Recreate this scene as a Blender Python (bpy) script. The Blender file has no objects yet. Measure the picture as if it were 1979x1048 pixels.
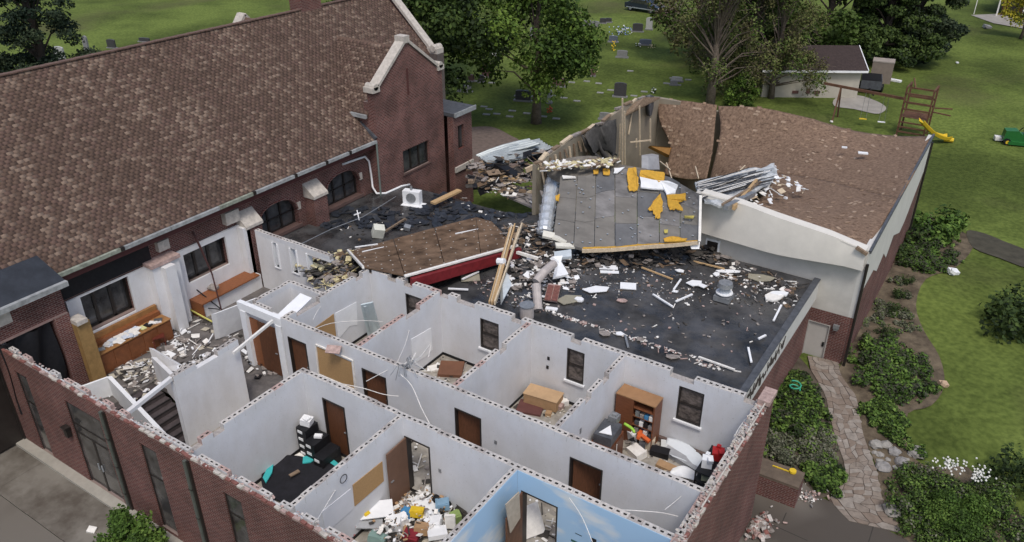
import bpy, math, random
import numpy as np
from mathutils import Vector, Matrix
R = math.radians
rnd = random.Random(7)
S = bpy.context.scene
C = S.collection
# ------------------------------------------------------------------ camera, world, sun, exposure
CAM = np.array([0.0, 0.0, 17.8]); YAW = R(123.152692); PITCH = R(28.57492723); FPX = 1561.47
cam = bpy.data.objects.new('camera', bpy.data.cameras.new('camera')); C.objects.link(cam)
cam.location = CAM
cam.rotation_euler = (R(90) - PITCH, 0, YAW - R(90))
cam.data.sensor_width = 36; cam.data.lens = FPX / 1979 * 36; cam.data.clip_end = 3000; cam.data.clip_start = .1
S.camera = cam
W = bpy.data.worlds.new('World'); S.world = W; W.use_nodes = True
nt = W.node_tree; sky = nt.nodes.new('ShaderNodeTexSky'); sky.sky_type = 'NISHITA'; sky.sun_disc = False
SUN_EL, SUN_AZ = 60, -48
sky.sun_elevation = R(SUN_EL); sky.sun_rotation = R(90 - SUN_AZ); sky.air_density = 1.0; sky.dust_density = 3.0; sky.ozone_density = .7
nt.links.new(sky.outputs[0], nt.nodes['Background'].inputs[0]); nt.nodes['Background'].inputs[1].default_value = .10
sun = bpy.data.objects.new('sun', bpy.data.lights.new('sun', 'SUN')); C.objects.link(sun)
sun.data.energy = 1.1; sun.data.angle = R(14); sun.data.color = (1, .96, .9)
_d = Vector((math.cos(R(SUN_AZ)) * math.cos(R(SUN_EL)), math.sin(R(SUN_AZ)) * math.cos(R(SUN_EL)), math.sin(R(SUN_EL))))
sun.rotation_euler = _d.to_track_quat('Z', 'Y').to_euler(); sun.location = (0, 0, 40)
S.view_settings.view_transform = 'Standard'; S.view_settings.look = 'None'; S.view_settings.gamma = 1
S.view_settings.use_curve_mapping = False; S.view_settings.exposure = .62
# ------------------------------------------------------------------ surveying helpers (a point seen in the photograph -> its place in the world)
_f = np.array([math.cos(YAW) * math.cos(PITCH), math.sin(YAW) * math.cos(PITCH), -math.sin(PITCH)])
_r = np.array([math.sin(YAW), -math.cos(YAW), 0.0]); _u = np.cross(_r, _f)
def _ray(px, py): return _r * (px - 989.5) / FPX - _u * (py - 524) / FPX + _f
def at(px, py, z):
    d = _ray(px, py); return Vector(CAM + d * (z - CAM[2]) / d[2])
def aX(px, py, x):
    d = _ray(px, py); return Vector(CAM + d * (x - CAM[0]) / d[0])
def aY(px, py, y):
    d = _ray(px, py); return Vector(CAM + d * (y - CAM[1]) / d[1])
def sm(t): t = min(1, max(0, t)); return t * t * (3 - 2 * t)
def gz(x, y):
    return -1.4 - 1.1 * sm((x + 20) / 13) * (1 - sm((y - 21) / 9)) + .05 * math.sin(x * .3) * math.sin(y * .23)
def ag(px, py, dz=0):
    z = -1.5
    for _ in range(6):
        p = at(px, py, z + dz); z = gz(p.x, p.y)
    return at(px, py, z + dz)
# ------------------------------------------------------------------ materials
MC = {}
def mat(name, col, rough=.8, var=.12, scale=3.0, bump=0.0, bscale=40, metal=0, col2=None, spec=.3, detail=6, stretch=None, thresh=None, alpha=None):
    if name in MC: return MC[name]
    m = bpy.data.materials.new(name); m.use_nodes = True; t = m.node_tree; N = t.nodes; L = t.links
    b = N['Principled BSDF']; b.inputs['Roughness'].default_value = rough; b.inputs['Metallic'].default_value = metal
    b.inputs['Specular IOR Level'].default_value = spec
    g = N.new('ShaderNodeNewGeometry'); mp = N.new('ShaderNodeMapping'); L.new(g.outputs['Position'], mp.inputs[0])
    if stretch: mp.inputs['Scale'].default_value = stretch
    n = N.new('ShaderNodeTexNoise'); n.inputs['Scale'].default_value = scale; n.inputs['Detail'].default_value = detail; n.inputs['Roughness'].default_value = .65
    L.new(mp.outputs[0], n.inputs['Vector'])
    cr = N.new('ShaderNodeValToRGB')
    a = tuple(max(0, c * (1 - var)) for c in col); c2 = col2 or tuple(c * (1 + var) for c in col)
    lo, hi = thresh or (.32, .68)
    cr.color_ramp.elements[0].position = lo; cr.color_ramp.elements[1].position = hi
    cr.color_ramp.elements[0].color = (*a, 1); cr.color_ramp.elements[1].color = (*c2, 1)
    L.new(n.outputs[0], cr.inputs[0]); L.new(cr.outputs[0], b.inputs['Base Color'])
    if bump:
        n2 = N.new('ShaderNodeTexNoise'); n2.inputs['Scale'].default_value = bscale; n2.inputs['Detail'].default_value = 4
        L.new(mp.outputs[0], n2.inputs['Vector'])
        bp = N.new('ShaderNodeBump'); bp.inputs['Strength'].default_value = bump; bp.inputs['Distance'].default_value = .03
        L.new(n2.outputs[0], bp.inputs['Height']); L.new(bp.outputs[0], b.inputs['Normal'])
    MC[name] = m; return m
def brickmat(name, c1, c2, mortar, bw=.21, rh=.075, ms=.012, patch=.5):
    m = bpy.data.materials.new(name); m.use_nodes = True; t = m.node_tree; N = t.nodes; L = t.links; b = N['Principled BSDF']
    b.inputs['Roughness'].default_value = .9; b.inputs['Specular IOR Level'].default_value = .15
    g = N.new('ShaderNodeNewGeometry'); sx = N.new('ShaderNodeSeparateXYZ'); sn = N.new('ShaderNodeSeparateXYZ')
    L.new(g.outputs['Position'], sx.inputs[0]); L.new(g.outputs['True Normal'], sn.inputs[0])
    def M(op, a, bb=None):
        k = N.new('ShaderNodeMath'); k.operation = op
        for i, v in enumerate((a, bb)):
            if v is None: continue
            if isinstance(v, (int, float)): k.inputs[i].default_value = v
            else: L.new(v, k.inputs[i])
        return k.outputs[0]
    ax = M('MULTIPLY', sx.outputs[0], M('ABSOLUTE', sn.outputs[1])); ay = M('MULTIPLY', sx.outputs[1], M('ABSOLUTE', sn.outputs[0]))
    cx = N.new('ShaderNodeCombineXYZ'); L.new(M('ADD', ax, ay), cx.inputs[0]); L.new(M('ADD', sx.outputs[2], 10), cx.inputs[1])
    br = N.new('ShaderNodeTexBrick'); L.new(cx.outputs[0], br.inputs['Vector'])
    br.inputs['Color1'].default_value = (*c1, 1); br.inputs['Color2'].default_value = (*c2, 1); br.inputs['Mortar'].default_value = (*mortar, 1)
    br.inputs['Scale'].default_value = 1; br.inputs['Mortar Size'].default_value = ms; br.inputs['Brick Width'].default_value = bw; br.inputs['Row Height'].default_value = rh
    br.inputs['Bias'].default_value = -.1
    n = N.new('ShaderNodeTexNoise'); n.inputs['Scale'].default_value = .9; n.inputs['Detail'].default_value = 8; L.new(g.outputs['Position'], n.inputs['Vector'])
    mx = N.new('ShaderNodeMix'); mx.data_type = 'RGBA'; mx.blend_type = 'MULTIPLY'
    cr = N.new('ShaderNodeValToRGB'); cr.color_ramp.elements[0].position = .35; cr.color_ramp.elements[1].position = .7
    k = 1 - patch; cr.color_ramp.elements[0].color = (k, k, k, 1); cr.color_ramp.elements[1].color = (1.1, 1.05, 1.05, 1)
    L.new(n.outputs[0], cr.inputs[0]); mx.inputs[0].default_value = 1
    L.new(br.outputs['Color'], mx.inputs[6]); L.new(cr.outputs[0], mx.inputs[7]); L.new(mx.outputs[2], b.inputs['Base Color'])
    bp = N.new('ShaderNodeBump'); bp.inputs['Strength'].default_value = .6; bp.inputs['Distance'].default_value = .01; bp.invert = True
    L.new(br.outputs['Fac'], bp.inputs['Height']); L.new(bp.outputs[0], b.inputs['Normal'])
    MC[name] = m; return m
BR = brickmat('brick_red', (.175, .068, .056), (.11, .042, .038), (.25, .20, .18), ms=.010, patch=.28)
BRC = brickmat('brick_church', (.185, .072, .06), (.10, .038, .034), (.29, .225, .20), ms=.010, patch=.38)
PAINT = mat('painted_block', (.63, .64, .665), .75, .05, 1.2, .08, 30)
PAINTW = mat('painted_plaster_white', (.68, .68, .69), .75, .06, 1.0)
def stain(m, k=.86, sc=(2.2, 2.2, .35)):
    t = m.node_tree; N = t.nodes; L = t.links; b = N['Principled BSDF']; src = b.inputs['Base Color'].links[0].from_socket
    g = N.new('ShaderNodeNewGeometry'); mp = N.new('ShaderNodeMapping'); mp.inputs['Scale'].default_value = sc; L.new(g.outputs['Position'], mp.inputs[0])
    n = N.new('ShaderNodeTexNoise'); n.inputs['Scale'].default_value = 1.0; n.inputs['Detail'].default_value = 9; n.inputs['Roughness'].default_value = .7; L.new(mp.outputs[0], n.inputs[0])
    c = N.new('ShaderNodeValToRGB'); c.color_ramp.elements[0].position = .40; c.color_ramp.elements[1].position = .60; c.color_ramp.elements[0].color = (k, k * .985, k * .96, 1); c.color_ramp.elements[1].color = (1, 1, 1, 1); L.new(n.outputs[0], c.inputs[0])
    n2 = N.new('ShaderNodeTexNoise'); n2.inputs['Scale'].default_value = 26; n2.inputs['Detail'].default_value = 3; L.new(g.outputs['Position'], n2.inputs[0])
    c2 = N.new('ShaderNodeValToRGB'); c2.color_ramp.elements[0].position = .27; c2.color_ramp.elements[1].position = .34; c2.color_ramp.elements[0].color = (.72, .70, .68, 1); c2.color_ramp.elements[1].color = (1, 1, 1, 1); L.new(n2.outputs[0], c2.inputs[0])
    for q in (c, c2):
        mx = N.new('ShaderNodeMix'); mx.data_type = 'RGBA'; mx.blend_type = 'MULTIPLY'; mx.inputs[0].default_value = 1; L.new(src, mx.inputs[6]); L.new(q.outputs[0], mx.inputs[7]); src = mx.outputs[2]
    L.new(src, b.inputs['Base Color'])
stain(PAINT, .95, (1.2, 1.2, .5)); stain(PAINTW, .92, (1.2, 1.2, .5))
CMU = mat('concrete_block_grey', (.36, .33, .31), .95, .3, 14, .3, 60)
CMUW = mat('block_edge_paint', (.62, .60, .57), .85, .15, 9)
STONE = mat('limestone_coping', (.48, .44, .39), .9, .2, 6, .2, 30)
DARKCORE = mat('core_painted_shade', (.05, .047, .045), 1, .2, 20)  # near-black colour paints the shade inside the hollow block cores
VCT = mat('floor_vinyl', (.30, .27, .23), .55, .35, 2.2, col2=(.42, .39, .34), spec=.4)
CARPET = mat('grey_carpet', (.105, .095, .092), .95, .3, 2, .2, 80, col2=(.17, .155, .145))
BLK = mat('black_membrane', (.017, .018, .021), .55, .5, 1.3, .25, 6, col2=(.055, .056, .06), spec=.5)
WOODD = mat('brown_door', (.115, .048, .024), .5, .25, 5, stretch=(6, 6, 1))
WOODO = mat('orange_wood', (.23, .085, .034), .45, .25, 5, stretch=(6, 2, 6))
LUM = mat('raw_lumber', (.46, .31, .16), .8, .22, 9, stretch=(3, 3, 3))
LUMP = mat('pale_lumber', (.56, .46, .33), .8, .2, 9)
LUMD = mat('weathered_lumber', (.22, .16, .11), .9, .3, 9)
CORK = mat('cork_board', (.40, .25, .115), .95, .1, 20)
WHT = mat('white_board', (.78, .79, .80), .6, .06, 3)
PAPER = mat('paper_scrap', (.74, .72, .68), .9, .12, 6)
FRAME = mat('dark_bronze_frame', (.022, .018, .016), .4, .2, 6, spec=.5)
GLASS = mat('dark_glass', (.028, .031, .035), .12, .5, 1.5, col2=(.09, .09, .09), spec=.8)
GREY = mat('grey_metal', (.30, .31, .32), .45, .2, 8, metal=.5)
GALV = mat('galvanized_steel', (.52, .56, .60), .42, .18, 5, metal=.5)
LEAD = mat('dark_flashing', (.075, .08, .09), .5, .3, 5)
CREAM = mat('cream_siding', (.53, .51, .47), .75, .07, 1.5)
CREAMD = mat('grey_siding', (.36, .345, .32), .8, .1, 2)
BLACK = mat('black_plastic', (.012, .012, .014), .5, .3, 8)
RED = mat('red_plastic', (.38, .02, .02), .4, .1, 8)
MAROON = mat('maroon_steel', (.17, .018, .022), .5, .25, 5)
TURQ = mat('turquoise_foam', (.05, .42, .42), .7, .1, 8)
BLUE = mat('blue_plastic', (.06, .22, .42), .5, .15, 8)
LBLUE = mat('light_blue_foam', (.08, .38, .62), .7, .1, 8)
YEL = mat('yellow_plastic', (.68, .47, .03), .6, .1, 6)
ORG = mat('orange_foam', (.60, .12, .03), .7, .1, 6)
LIME = mat('lime_plastic', (.32, .60, .07), .6, .1, 6)
CARD = mat('cardboard', (.38, .24, .13), .9, .12, 6)
TAN = mat('tan_board', (.42, .36, .28), .9, .15, 4)
PLY = mat('wet_brown_plywood', (.105, .062, .034), .7, .4, 1.6, .15, 30, col2=(.23, .15, .095))
MEMB = mat('grey_roof_felt', (.13, .125, .12), .75, .25, 1.5, .1, 20, col2=(.25, .24, .235), stretch=(.6, 1.6, 1))
INSUL = mat('yellow_insulation', (.56, .32, .045), .95, .15, 9, .5, 30)
BATT = mat('batt_insulation', (.55, .46, .22), 1, .3, 9, .8, 30, col2=(.72, .65, .42))
CONC = mat('pavement_concrete', (.10, .085, .07), .6, .25, .22, .05, 60, col2=(.155, .14, .12), thresh=(.42, .6), detail=2)
CONCL = mat('concrete_dry', (.34, .32, .28), .9, .12, 2)
GRAVEL = mat('wet_gravel', (.155, .12, .105), .95, .25, 3, .3, 20)
MULCH = mat('mulch', (.10, .075, .052), 1, .45, 1.5, .5, 18, col2=(.175, .14, .095))
FLAG = mat('flagstone', (.215, .18, .15), .85, .25, 4, .2, 18)
ROCK = mat('field_rock', (.25, .24, .23), .9, .3, 7, .3, 14)
BARK = mat('bark', (.105, .08, .062), 1, .35, 6, .6, 14)
RUBBLE = mat('rubble_grey', (.26, .23, .21), .95, .4, 8, .4, 30)
PINK = mat('pink_mortar_rubble', (.40, .29, .26), .95, .3, 8, .4, 30)
def grassmat():
    m = mat('lawn_grass', (.082, .112, .026), .95, .25, .10, .5, 9, col2=(.135, .178, .042), spec=.1, detail=9, thresh=(.38, .62))
    t = m.node_tree; N = t.nodes; L = t.links; b = N['Principled BSDF']
    src = b.inputs['Base Color'].links[0].from_socket
    g = N.new('ShaderNodeNewGeometry'); n = N.new('ShaderNodeTexNoise'); n.inputs['Scale'].default_value = 4.5; n.inputs['Detail'].default_value = 6; L.new(g.outputs['Position'], n.inputs['Vector'])
    cr = N.new('ShaderNodeValToRGB'); cr.color_ramp.elements[0].color = (.72, .74, .7, 1); cr.color_ramp.elements[1].color = (1.2, 1.18, 1.15, 1)
    cr.color_ramp.elements[0].position = .35; cr.color_ramp.elements[1].position = .65
    L.new(n.outputs[0], cr.inputs[0])
    mx = N.new('ShaderNodeMix'); mx.data_type = 'RGBA'; mx.blend_type = 'MULTIPLY'; mx.inputs[0].default_value = 1
    L.new(src, mx.inputs[6]); L.new(cr.outputs[0], mx.inputs[7])
    # worn earthy patches
    n3 = N.new('ShaderNodeTexNoise'); n3.inputs['Scale'].default_value = .09; n3.inputs['Detail'].default_value = 7; L.new(g.outputs['Position'], n3.inputs['Vector'])
    c3 = N.new('ShaderNodeValToRGB'); c3.color_ramp.elements[0].position = .55; c3.color_ramp.elements[1].position = .75
    c3.color_ramp.elements[0].color = (0, 0, 0, 1); c3.color_ramp.elements[1].color = (.6, .6, .6, 1); L.new(n3.outputs[0], c3.inputs[0])
    m2 = N.new('ShaderNodeMix'); m2.data_type = 'RGBA'; L.new(c3.outputs[0], m2.inputs[0]); L.new(mx.outputs[2], m2.inputs[6]); m2.inputs[7].default_value = (.10, .088, .045, 1)
    L.new(m2.outputs[2], b.inputs['Base Color']); return m
GRASS = grassmat()
def leafset(name, cols):
    out = []
    for i, c in enumerate(cols):
        m = mat('%s_%s' % (name, ('dark', 'mid', 'light', 'pale')[i]), c, .7, .25, 3, spec=.15)
        out.append(m)
    return out
LF = leafset('maple_leaf', [(.030, .055, .012), (.060, .105, .018), (.11, .17, .028)])
LFD = leafset('dense_leaf', [(.018, .030, .011), (.033, .055, .015), (.060, .092, .022)])
LFC = leafset('conifer_needle', [(.012, .022, .014), (.022, .036, .02), (.04, .055, .028)])
LFB = leafset('brown_twig_leaf', [(.075, .065, .035), (.105, .105, .04), (.12, .145, .045)])
LFG = leafset('garden_leaf', [(.035, .065, .014), (.065, .12, .022), (.12, .19, .04)])
LFM = leafset('muted_garden_leaf', [(.05, .055, .035), (.09, .10, .06), (.15, .15, .11)])
LFY = leafset('yellow_leaf', [(.25, .2, .02), (.42, .36, .03), (.5, .45, .06)])
SH = [mat('shingle_' + n, c, .92, .12, 9, .2, 60) for n, c in (('dark', (.108, .070, .054)), ('brown', (.128, .083, .064)), ('red', (.142, .090, .072)), ('tan', (.188, .130, .100)), ('light', (.245, .176, .136)))]
def gymroofmat():
    m = mat('gym_shingles', (.12, .073, .05), .9, .25, 7.5, .7, 22, col2=(.33, .225, .155), stretch=(1.0, 1.4, .45), thresh=(.32, .74), detail=12)
    return m
GYMR = gymroofmat()
# ------------------------------------------------------------------ mesh builder
WL = {}
class MB:
    def __init__(s): s.v = []; s.f = []; s.m = []
    def add(s, vs, fs, mi=0):
        o = len(s.v); s.v += [tuple(v) for v in vs]; s.f += [tuple(i + o for i in f) for f in fs]; s.m += [mi] * len(fs); return s
    def box(s, x0, y0, z0, x1, y1, z1, mi=0, top=None):
        v = [(x0, y0, z0), (x1, y0, z0), (x1, y1, z0), (x0, y1, z0), (x0, y0, z1), (x1, y0, z1), (x1, y1, z1), (x0, y1, z1)]
        s.add(v, [(0, 3, 2, 1), (0, 1, 5, 4), (1, 2, 6, 5), (2, 3, 7, 6), (3, 0, 4, 7)], mi); s.add(v, [(4, 5, 6, 7)], mi if top is None else top); return s
    def ob(s, c, size, rot=(0, 0, 0), mi=0):
        from mathutils import Euler
        M = Euler(rot).to_matrix(); h = [a / 2 for a in size]; c = Vector(c)
        v = [c + M @ Vector((sx * h[0], sy * h[1], sz * h[2])) for sz in (-1, 1) for sx, sy in ((-1, -1), (1, -1), (1, 1), (-1, 1))]
        return s.add(v, [(0, 3, 2, 1), (0, 1, 5, 4), (1, 2, 6, 5), (2, 3, 7, 6), (3, 0, 4, 7), (4, 5, 6, 7)], mi)
    def beam(s, a, b, w, h, mi=0, up=(0, 0, 1)):
        a = Vector(a); b = Vector(b); d = (b - a).normalized(); u = Vector(up)
        if abs(d.dot(u)) > .95: u = Vector((1, 0, 0))
        x = d.cross(u).normalized(); y = x.cross(d).normalized()
        v = [p + x * sx * w / 2 + y * sy * h / 2 for p in (a, b) for sx, sy in ((-1, -1), (1, -1), (1, 1), (-1, 1))]
        return s.add(v, [(0, 3, 2, 1), (0, 1, 5, 4), (1, 2, 6, 5), (2, 3, 7, 6), (3, 0, 4, 7), (4, 5, 6, 7)], mi)
    def tube(s, pts, r, mi=0, n=6, caps=True):
        pts = [Vector(p) for p in pts]; rs = r if isinstance(r, (list, tuple)) else [r] * len(pts); o = len(s.v); px = None
        for i, p in enumerate(pts):
            d = (pts[min(i + 1, len(pts) - 1)] - pts[max(i - 1, 0)]).normalized()
            if px is None:
                u = Vector((0, 0, 1)) if abs(d.z) < .9 else Vector((1, 0, 0)); px = d.cross(u).normalized()
            px = (px - d * px.dot(d)).normalized(); py = d.cross(px)
            for k in range(n):
                a = 2 * math.pi * k / n; s.v.append(tuple(p + (px * math.cos(a) + py * math.sin(a)) * rs[i]))
        for i in range(len(pts) - 1):
            for k in range(n):
                s.f.append((o + i * n + k, o + i * n + (k + 1) % n, o + (i + 1) * n + (k + 1) % n, o + (i + 1) * n + k)); s.m.append(mi)
        if caps:
            s.f.append(tuple(o + k for k in reversed(range(n)))); s.f.append(tuple(o + (len(pts) - 1) * n + k for k in range(n))); s.m += [mi, mi]
        return s
    def prism(s, pts, off, mi=0, side=None):
        """polygon pts (3D) extruded by vector off"""
        n = len(pts); off = Vector(off); o = len(s.v); s.v += [tuple(Vector(p)) for p in pts] + [tuple(Vector(p) + off) for p in pts]
        s.f.append(tuple(o + i for i in range(n))); s.f.append(tuple(o + n + i for i in reversed(range(n)))); s.m += [mi, mi]
        for i in range(n):
            j = (i + 1) % n; s.f.append((o + i, o + n + i, o + n + j, o + j)); s.m.append(mi if side is None else side)
        return s
    def grid(s, P, th=.0, mi=0, under=None):
        """rows of points -> sheet, with thickness th (down)"""
        nr, nc = len(P), len(P[0]); o = len(s.v)
        for r in P: s.v += [tuple(p) for p in r]
        for i in range(nr - 1):
            for j in range(nc - 1):
                s.f.append((o + i * nc + j, o + i * nc + j + 1, o + (i + 1) * nc + j + 1, o + (i + 1) * nc + j)); s.m.append(mi)
        if th:
            q = len(s.v); u = mi if under is None else under
            for r in P: s.v += [(p[0], p[1], p[2] - th) for p in r]
            for i in range(nr - 1):
                for j in range(nc - 1):
                    s.f.append((q + i * nc + j, q + (i + 1) * nc + j, q + (i + 1) * nc + j + 1, q + i * nc + j + 1)); s.m.append(u)
            rim = [(0, j) for j in range(nc)] + [(i, nc - 1) for i in range(1, nr)] + [(nr - 1, j) for j in reversed(range(nc - 1))] + [(i, 0) for i in reversed(range(1, nr - 1))]
            for a, b in zip(rim, rim[1:] + rim[:1]):
                A = a[0] * nc + a[1]; B = b[0] * nc + b[1]
                s.f.append((o + A, q + A, q + B, o + B)); s.m.append(u)
        return s
    def build(s, name, mats, parent=None, smooth=False, kind=None, fixn=False):
        if not isinstance(mats, (list, tuple)): mats = [mats]
        v = np.array(s.v, float); lo = v.min(0); hi = v.max(0); c = (lo + hi) / 2
        if parent is None: c[2] = lo[2]
        me = bpy.data.meshes.new(name); me.from_pydata((v - c).tolist(), [], s.f)
        for m in mats: me.materials.append(m)
        if len(mats) > 1: me.polygons.foreach_set('material_index', s.m)
        if smooth: me.polygons.foreach_set('use_smooth', [True] * len(s.f))
        if fixn:
            import bmesh
            bm = bmesh.new(); bm.from_mesh(me); bmesh.ops.recalc_face_normals(bm, faces=bm.faces); bm.to_mesh(me); bm.free()
        me.update()
        o = bpy.data.objects.new(name, me); C.objects.link(o)
        W0 = WL[parent.name] if parent else Vector((0, 0, 0))
        o.location = Vector(c) - W0; o.parent = parent; WL[o.name] = Vector(c)
        if kind: o['kind'] = kind
        return o
def tag(o, label=None, cat=None, group=None, kind=None):
    if label: o['label'] = label
    if cat: o['category'] = cat
    if group: o['group'] = group
    if kind: o['kind'] = kind
    return o
def empty(name, loc, label=None, cat=None, group=None):
    o = bpy.data.objects.new(name, None); C.objects.link(o); o.location = loc; WL[o.name] = Vector(loc); o.empty_display_size = .3
    return tag(o, label, cat, group)
def inst(name, me, loc, rot=(0, 0, 0), scale=(1, 1, 1), parent=None):
    o = bpy.data.objects.new(name, me); C.objects.link(o)
    W0 = WL[parent.name] if parent else Vector((0, 0, 0))
    o.location = Vector(loc) - W0; o.rotation_euler = rot; o.scale = scale; o.parent = parent; WL[o.name] = Vector(loc); return o
def copytree(o, loc, rz=None, scale=None, label=None, group=None):
    c = o.copy(); C.objects.link(c); c.location = loc; WL[c.name] = Vector(loc)
    if rz is not None: c.rotation_euler = (0, 0, rz)
    if scale: c.scale = scale if isinstance(scale, (tuple, list)) else (scale,) * 3
    if label: c['label'] = label
    if group: c['group'] = group
    for ch in o.children:
        d = ch.copy(); C.objects.link(d); d.parent = c
        for g in ch.children:
            e = g.copy(); C.objects.link(e); e.parent = d
    return c
def npmesh(name, V, F, mi, mats, smooth=False):
    me = bpy.data.meshes.new(name); nv, nf = len(V), len(F); k = F.shape[1]
    me.vertices.add(nv); me.vertices.foreach_set('co', V.astype(np.float32).ravel())
    me.loops.add(nf * k); me.loops.foreach_set('vertex_index', F.astype(np.int32).ravel())
    me.polygons.add(nf); me.polygons.foreach_set('loop_start', np.arange(0, nf * k, k, dtype=np.int32))
    for m in mats: me.materials.append(m)
    me.polygons.foreach_set('material_index', mi.astype(np.int32)); me.update(calc_edges=True); return me
def subgrid(P, n=4):
    """Catmull-Rom densify rows of points in both directions"""
    def cr(p, n):
        out = []
        for i in range(len(p) - 1):
            p0 = p[max(i - 1, 0)]; p1 = p[i]; p2 = p[i + 1]; p3 = p[min(i + 2, len(p) - 1)]
            for k in range(n):
                t = k / n; out.append(.5 * ((2 * p1) + (p2 - p0) * t + (2 * p0 - 5 * p1 + 4 * p2 - p3) * t * t + (3 * p1 - 3 * p2 + p3 - p0) * t ** 3))
        out.append(p[-1]); return out
    rows = [cr([Vector(q) for q in r], n) for r in P]
    cols = [cr([rows[i][j] for i in range(len(rows))], n) for j in range(len(rows[0]))]
    return [[cols[j][i] for j in range(len(cols))] for i in range(len(cols[0]))]
def lerp(a, b, t): return Vector(a) * (1 - t) + Vector(b) * t
# wall with openings. axis 'x': runs along x at y0..y1; openings (a,b,za,zb)
def wallmb(axis, a0, a1, c0, c1, z0, z1, ops=(), mb=None, mi=0, topmi=None):
    mb = mb or MB()
    def bx(a, b, za, zb):
        if b - a < 1e-4 or zb - za < 1e-4: return
        if axis == 'x': mb.box(a, c0, za, b, c1, zb, mi, topmi)
        else: mb.box(c0, a, za, c1, b, zb, mi, topmi)
    cur = a0
    for (a, b, za, zb) in sorted(ops):
        bx(cur, a, z0, z1); bx(a, b, z0, za); bx(a, b, zb, z1); cur = b
    bx(cur, a1, z0, z1); return mb
exec_parts = []
# ================================================================== GROUND
def axis_coords(lo, hi, a, b, step):
    c = list(np.arange(a, b + .01, step)); x = a; s = step
    while x > lo: s *= 1.35; x -= s; c.insert(0, max(x, lo))
    x = b; s = step
    while x < hi: s *= 1.35; x += s; c.append(min(x, hi))
    return c
xs = axis_coords(-900, 700, -40, 20, 1.5); ys = axis_coords(-300, 1200, 0, 70, 1.5)
g = MB(); g.grid([[(x, y, gz(x, y)) for x in xs] for y in ys]); o = g.build('lawn', GRASS, kind='structure', smooth=True, fixn=True)
def gsheet(name, pxs, m, dz, n=10, kind='structure', smoothen=0, th=0):
    """flat patch on the ground from an outline seen in the photograph"""
    pts = [ag(*p) for p in pxs]
    if smoothen:
        out = []
        k = len(pts)
        for i in range(k):
            p0, p1, p2, p3 = pts[i - 1], pts[i], pts[(i + 1) % k], pts[(i + 2) % k]
            for j in range(smoothen):
                t = j / smoothen; out.append(.5 * ((2 * p1) + (p2 - p0) * t + (2 * p0 - 5 * p1 + 4 * p2 - p3) * t * t + (3 * p1 - 3 * p2 + p3 - p0) * t ** 3))
        pts = out
    import bmesh
    bm = bmesh.new(); vs = [bm.verts.new((p.x, p.y, 0)) for p in pts]; bm.faces.new(vs)
    bmesh.ops.triangulate(bm, faces=bm.faces[:])
    for _ in range(3):
        es = [e for e in bm.edges if e.calc_length() > 1.6]
        if not es: break
        bmesh.ops.subdivide_edges(bm, edges=es, cuts=1); bmesh.ops.triangulate(bm, faces=bm.faces[:])
    c = Vector((sum(p.x for p in pts) / len(pts), sum(p.y for p in pts) / len(pts), 0))
    for v in bm.verts: v.co.z = gz(v.co.x, v.co.y) + dz
    bmesh.ops.recalc_face_normals(bm, faces=bm.faces)
    if sum(f.normal.z for f in bm.faces) < 0: bmesh.ops.reverse_faces(bm, faces=bm.faces)
    bmesh.ops.translate(bm, verts=bm.verts, vec=-c)
    me = bpy.data.meshes.new(name); bm.to_mesh(me); bm.free(); me.materials.append(m)
    o = bpy.data.objects.new(name, me); C.objects.link(o); o.location = c; WL[o.name] = c
    if kind: o['kind'] = kind
    return o
gsheet('gravel_drive', [(880, 345), (885, 262), (905, 248), (950, 246), (985, 262), (1008, 280), (1000, 345)], GRAVEL, .03, smoothen=4)
DIRT = mat('bare_garden_soil', (.075, .062, .045), 1, .35, 1.2, .5, 14, col2=(.12, .10, .075))
gsheet('garden_bed', [(1628, 700), (1700, 560), (1765, 440), (1795, 415), (1835, 440), (1870, 455), (1880, 480), (1845, 520), (1790, 540), (1770, 590), (1785, 640), (1815, 690), (1825, 745), (1800, 785), (1755, 800), (1750, 850), (1765, 885), (1800, 905), (1870, 905), (1915, 960), (1990, 1010), (2060, 1110), (1760, 1120), (1735, 1030), (1704, 982), (1694, 905), (1663, 832), (1652, 775), (1623, 725)], MULCH, .04, smoothen=3)
gsheet('entrance_bed', [(1566, 718), (1594, 765), (1603, 808), (1613, 848), (1629, 892), (1633, 915), (1619, 945), (1583, 965), (1545, 935), (1440, 900), (1440, 740), (1530, 690)], DIRT, .045, smoothen=3)
gsheet('garden_trail', [(1868, 448), (1900, 452), (1940, 468), (1990, 490), (1990, 520), (1930, 500), (1880, 480)], mat('trail_soil', (.06, .055, .04), 1, .3, 2), .05, smoothen=3)
# paved court to the lower right, poured in slabs
court = tag(gsheet('paved_court', [(1300, 1120), (1440, 905), (1545, 930), (1583, 962), (1640, 990), (1752, 1046), (1850, 1130), (1500, 1260)], CONC, .06))
for a, b in (((1548, 925), (1512, 1010)), ((1420, 985), (1560, 1048)), ((1690, 1010), (1660, 1110))):
    p, q = ag(*a), ag(*b); m = MB(); N_ = 10
    d = (q - p).normalized(); nx = Vector((-d.y, d.x, 0)) * .018
    pts = [lerp(p, q, i / N_) for i in range(N_ + 1)]
    m.grid([[Vector((t.x, t.y, gz(t.x, t.y) + .066)) - nx for t in pts], [Vector((t.x, t.y, gz(t.x, t.y) + .066)) + nx for t in pts]])
    j = m.build('slab_joint', mat('joint_line', (.05, .045, .04), 1), court)
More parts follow.
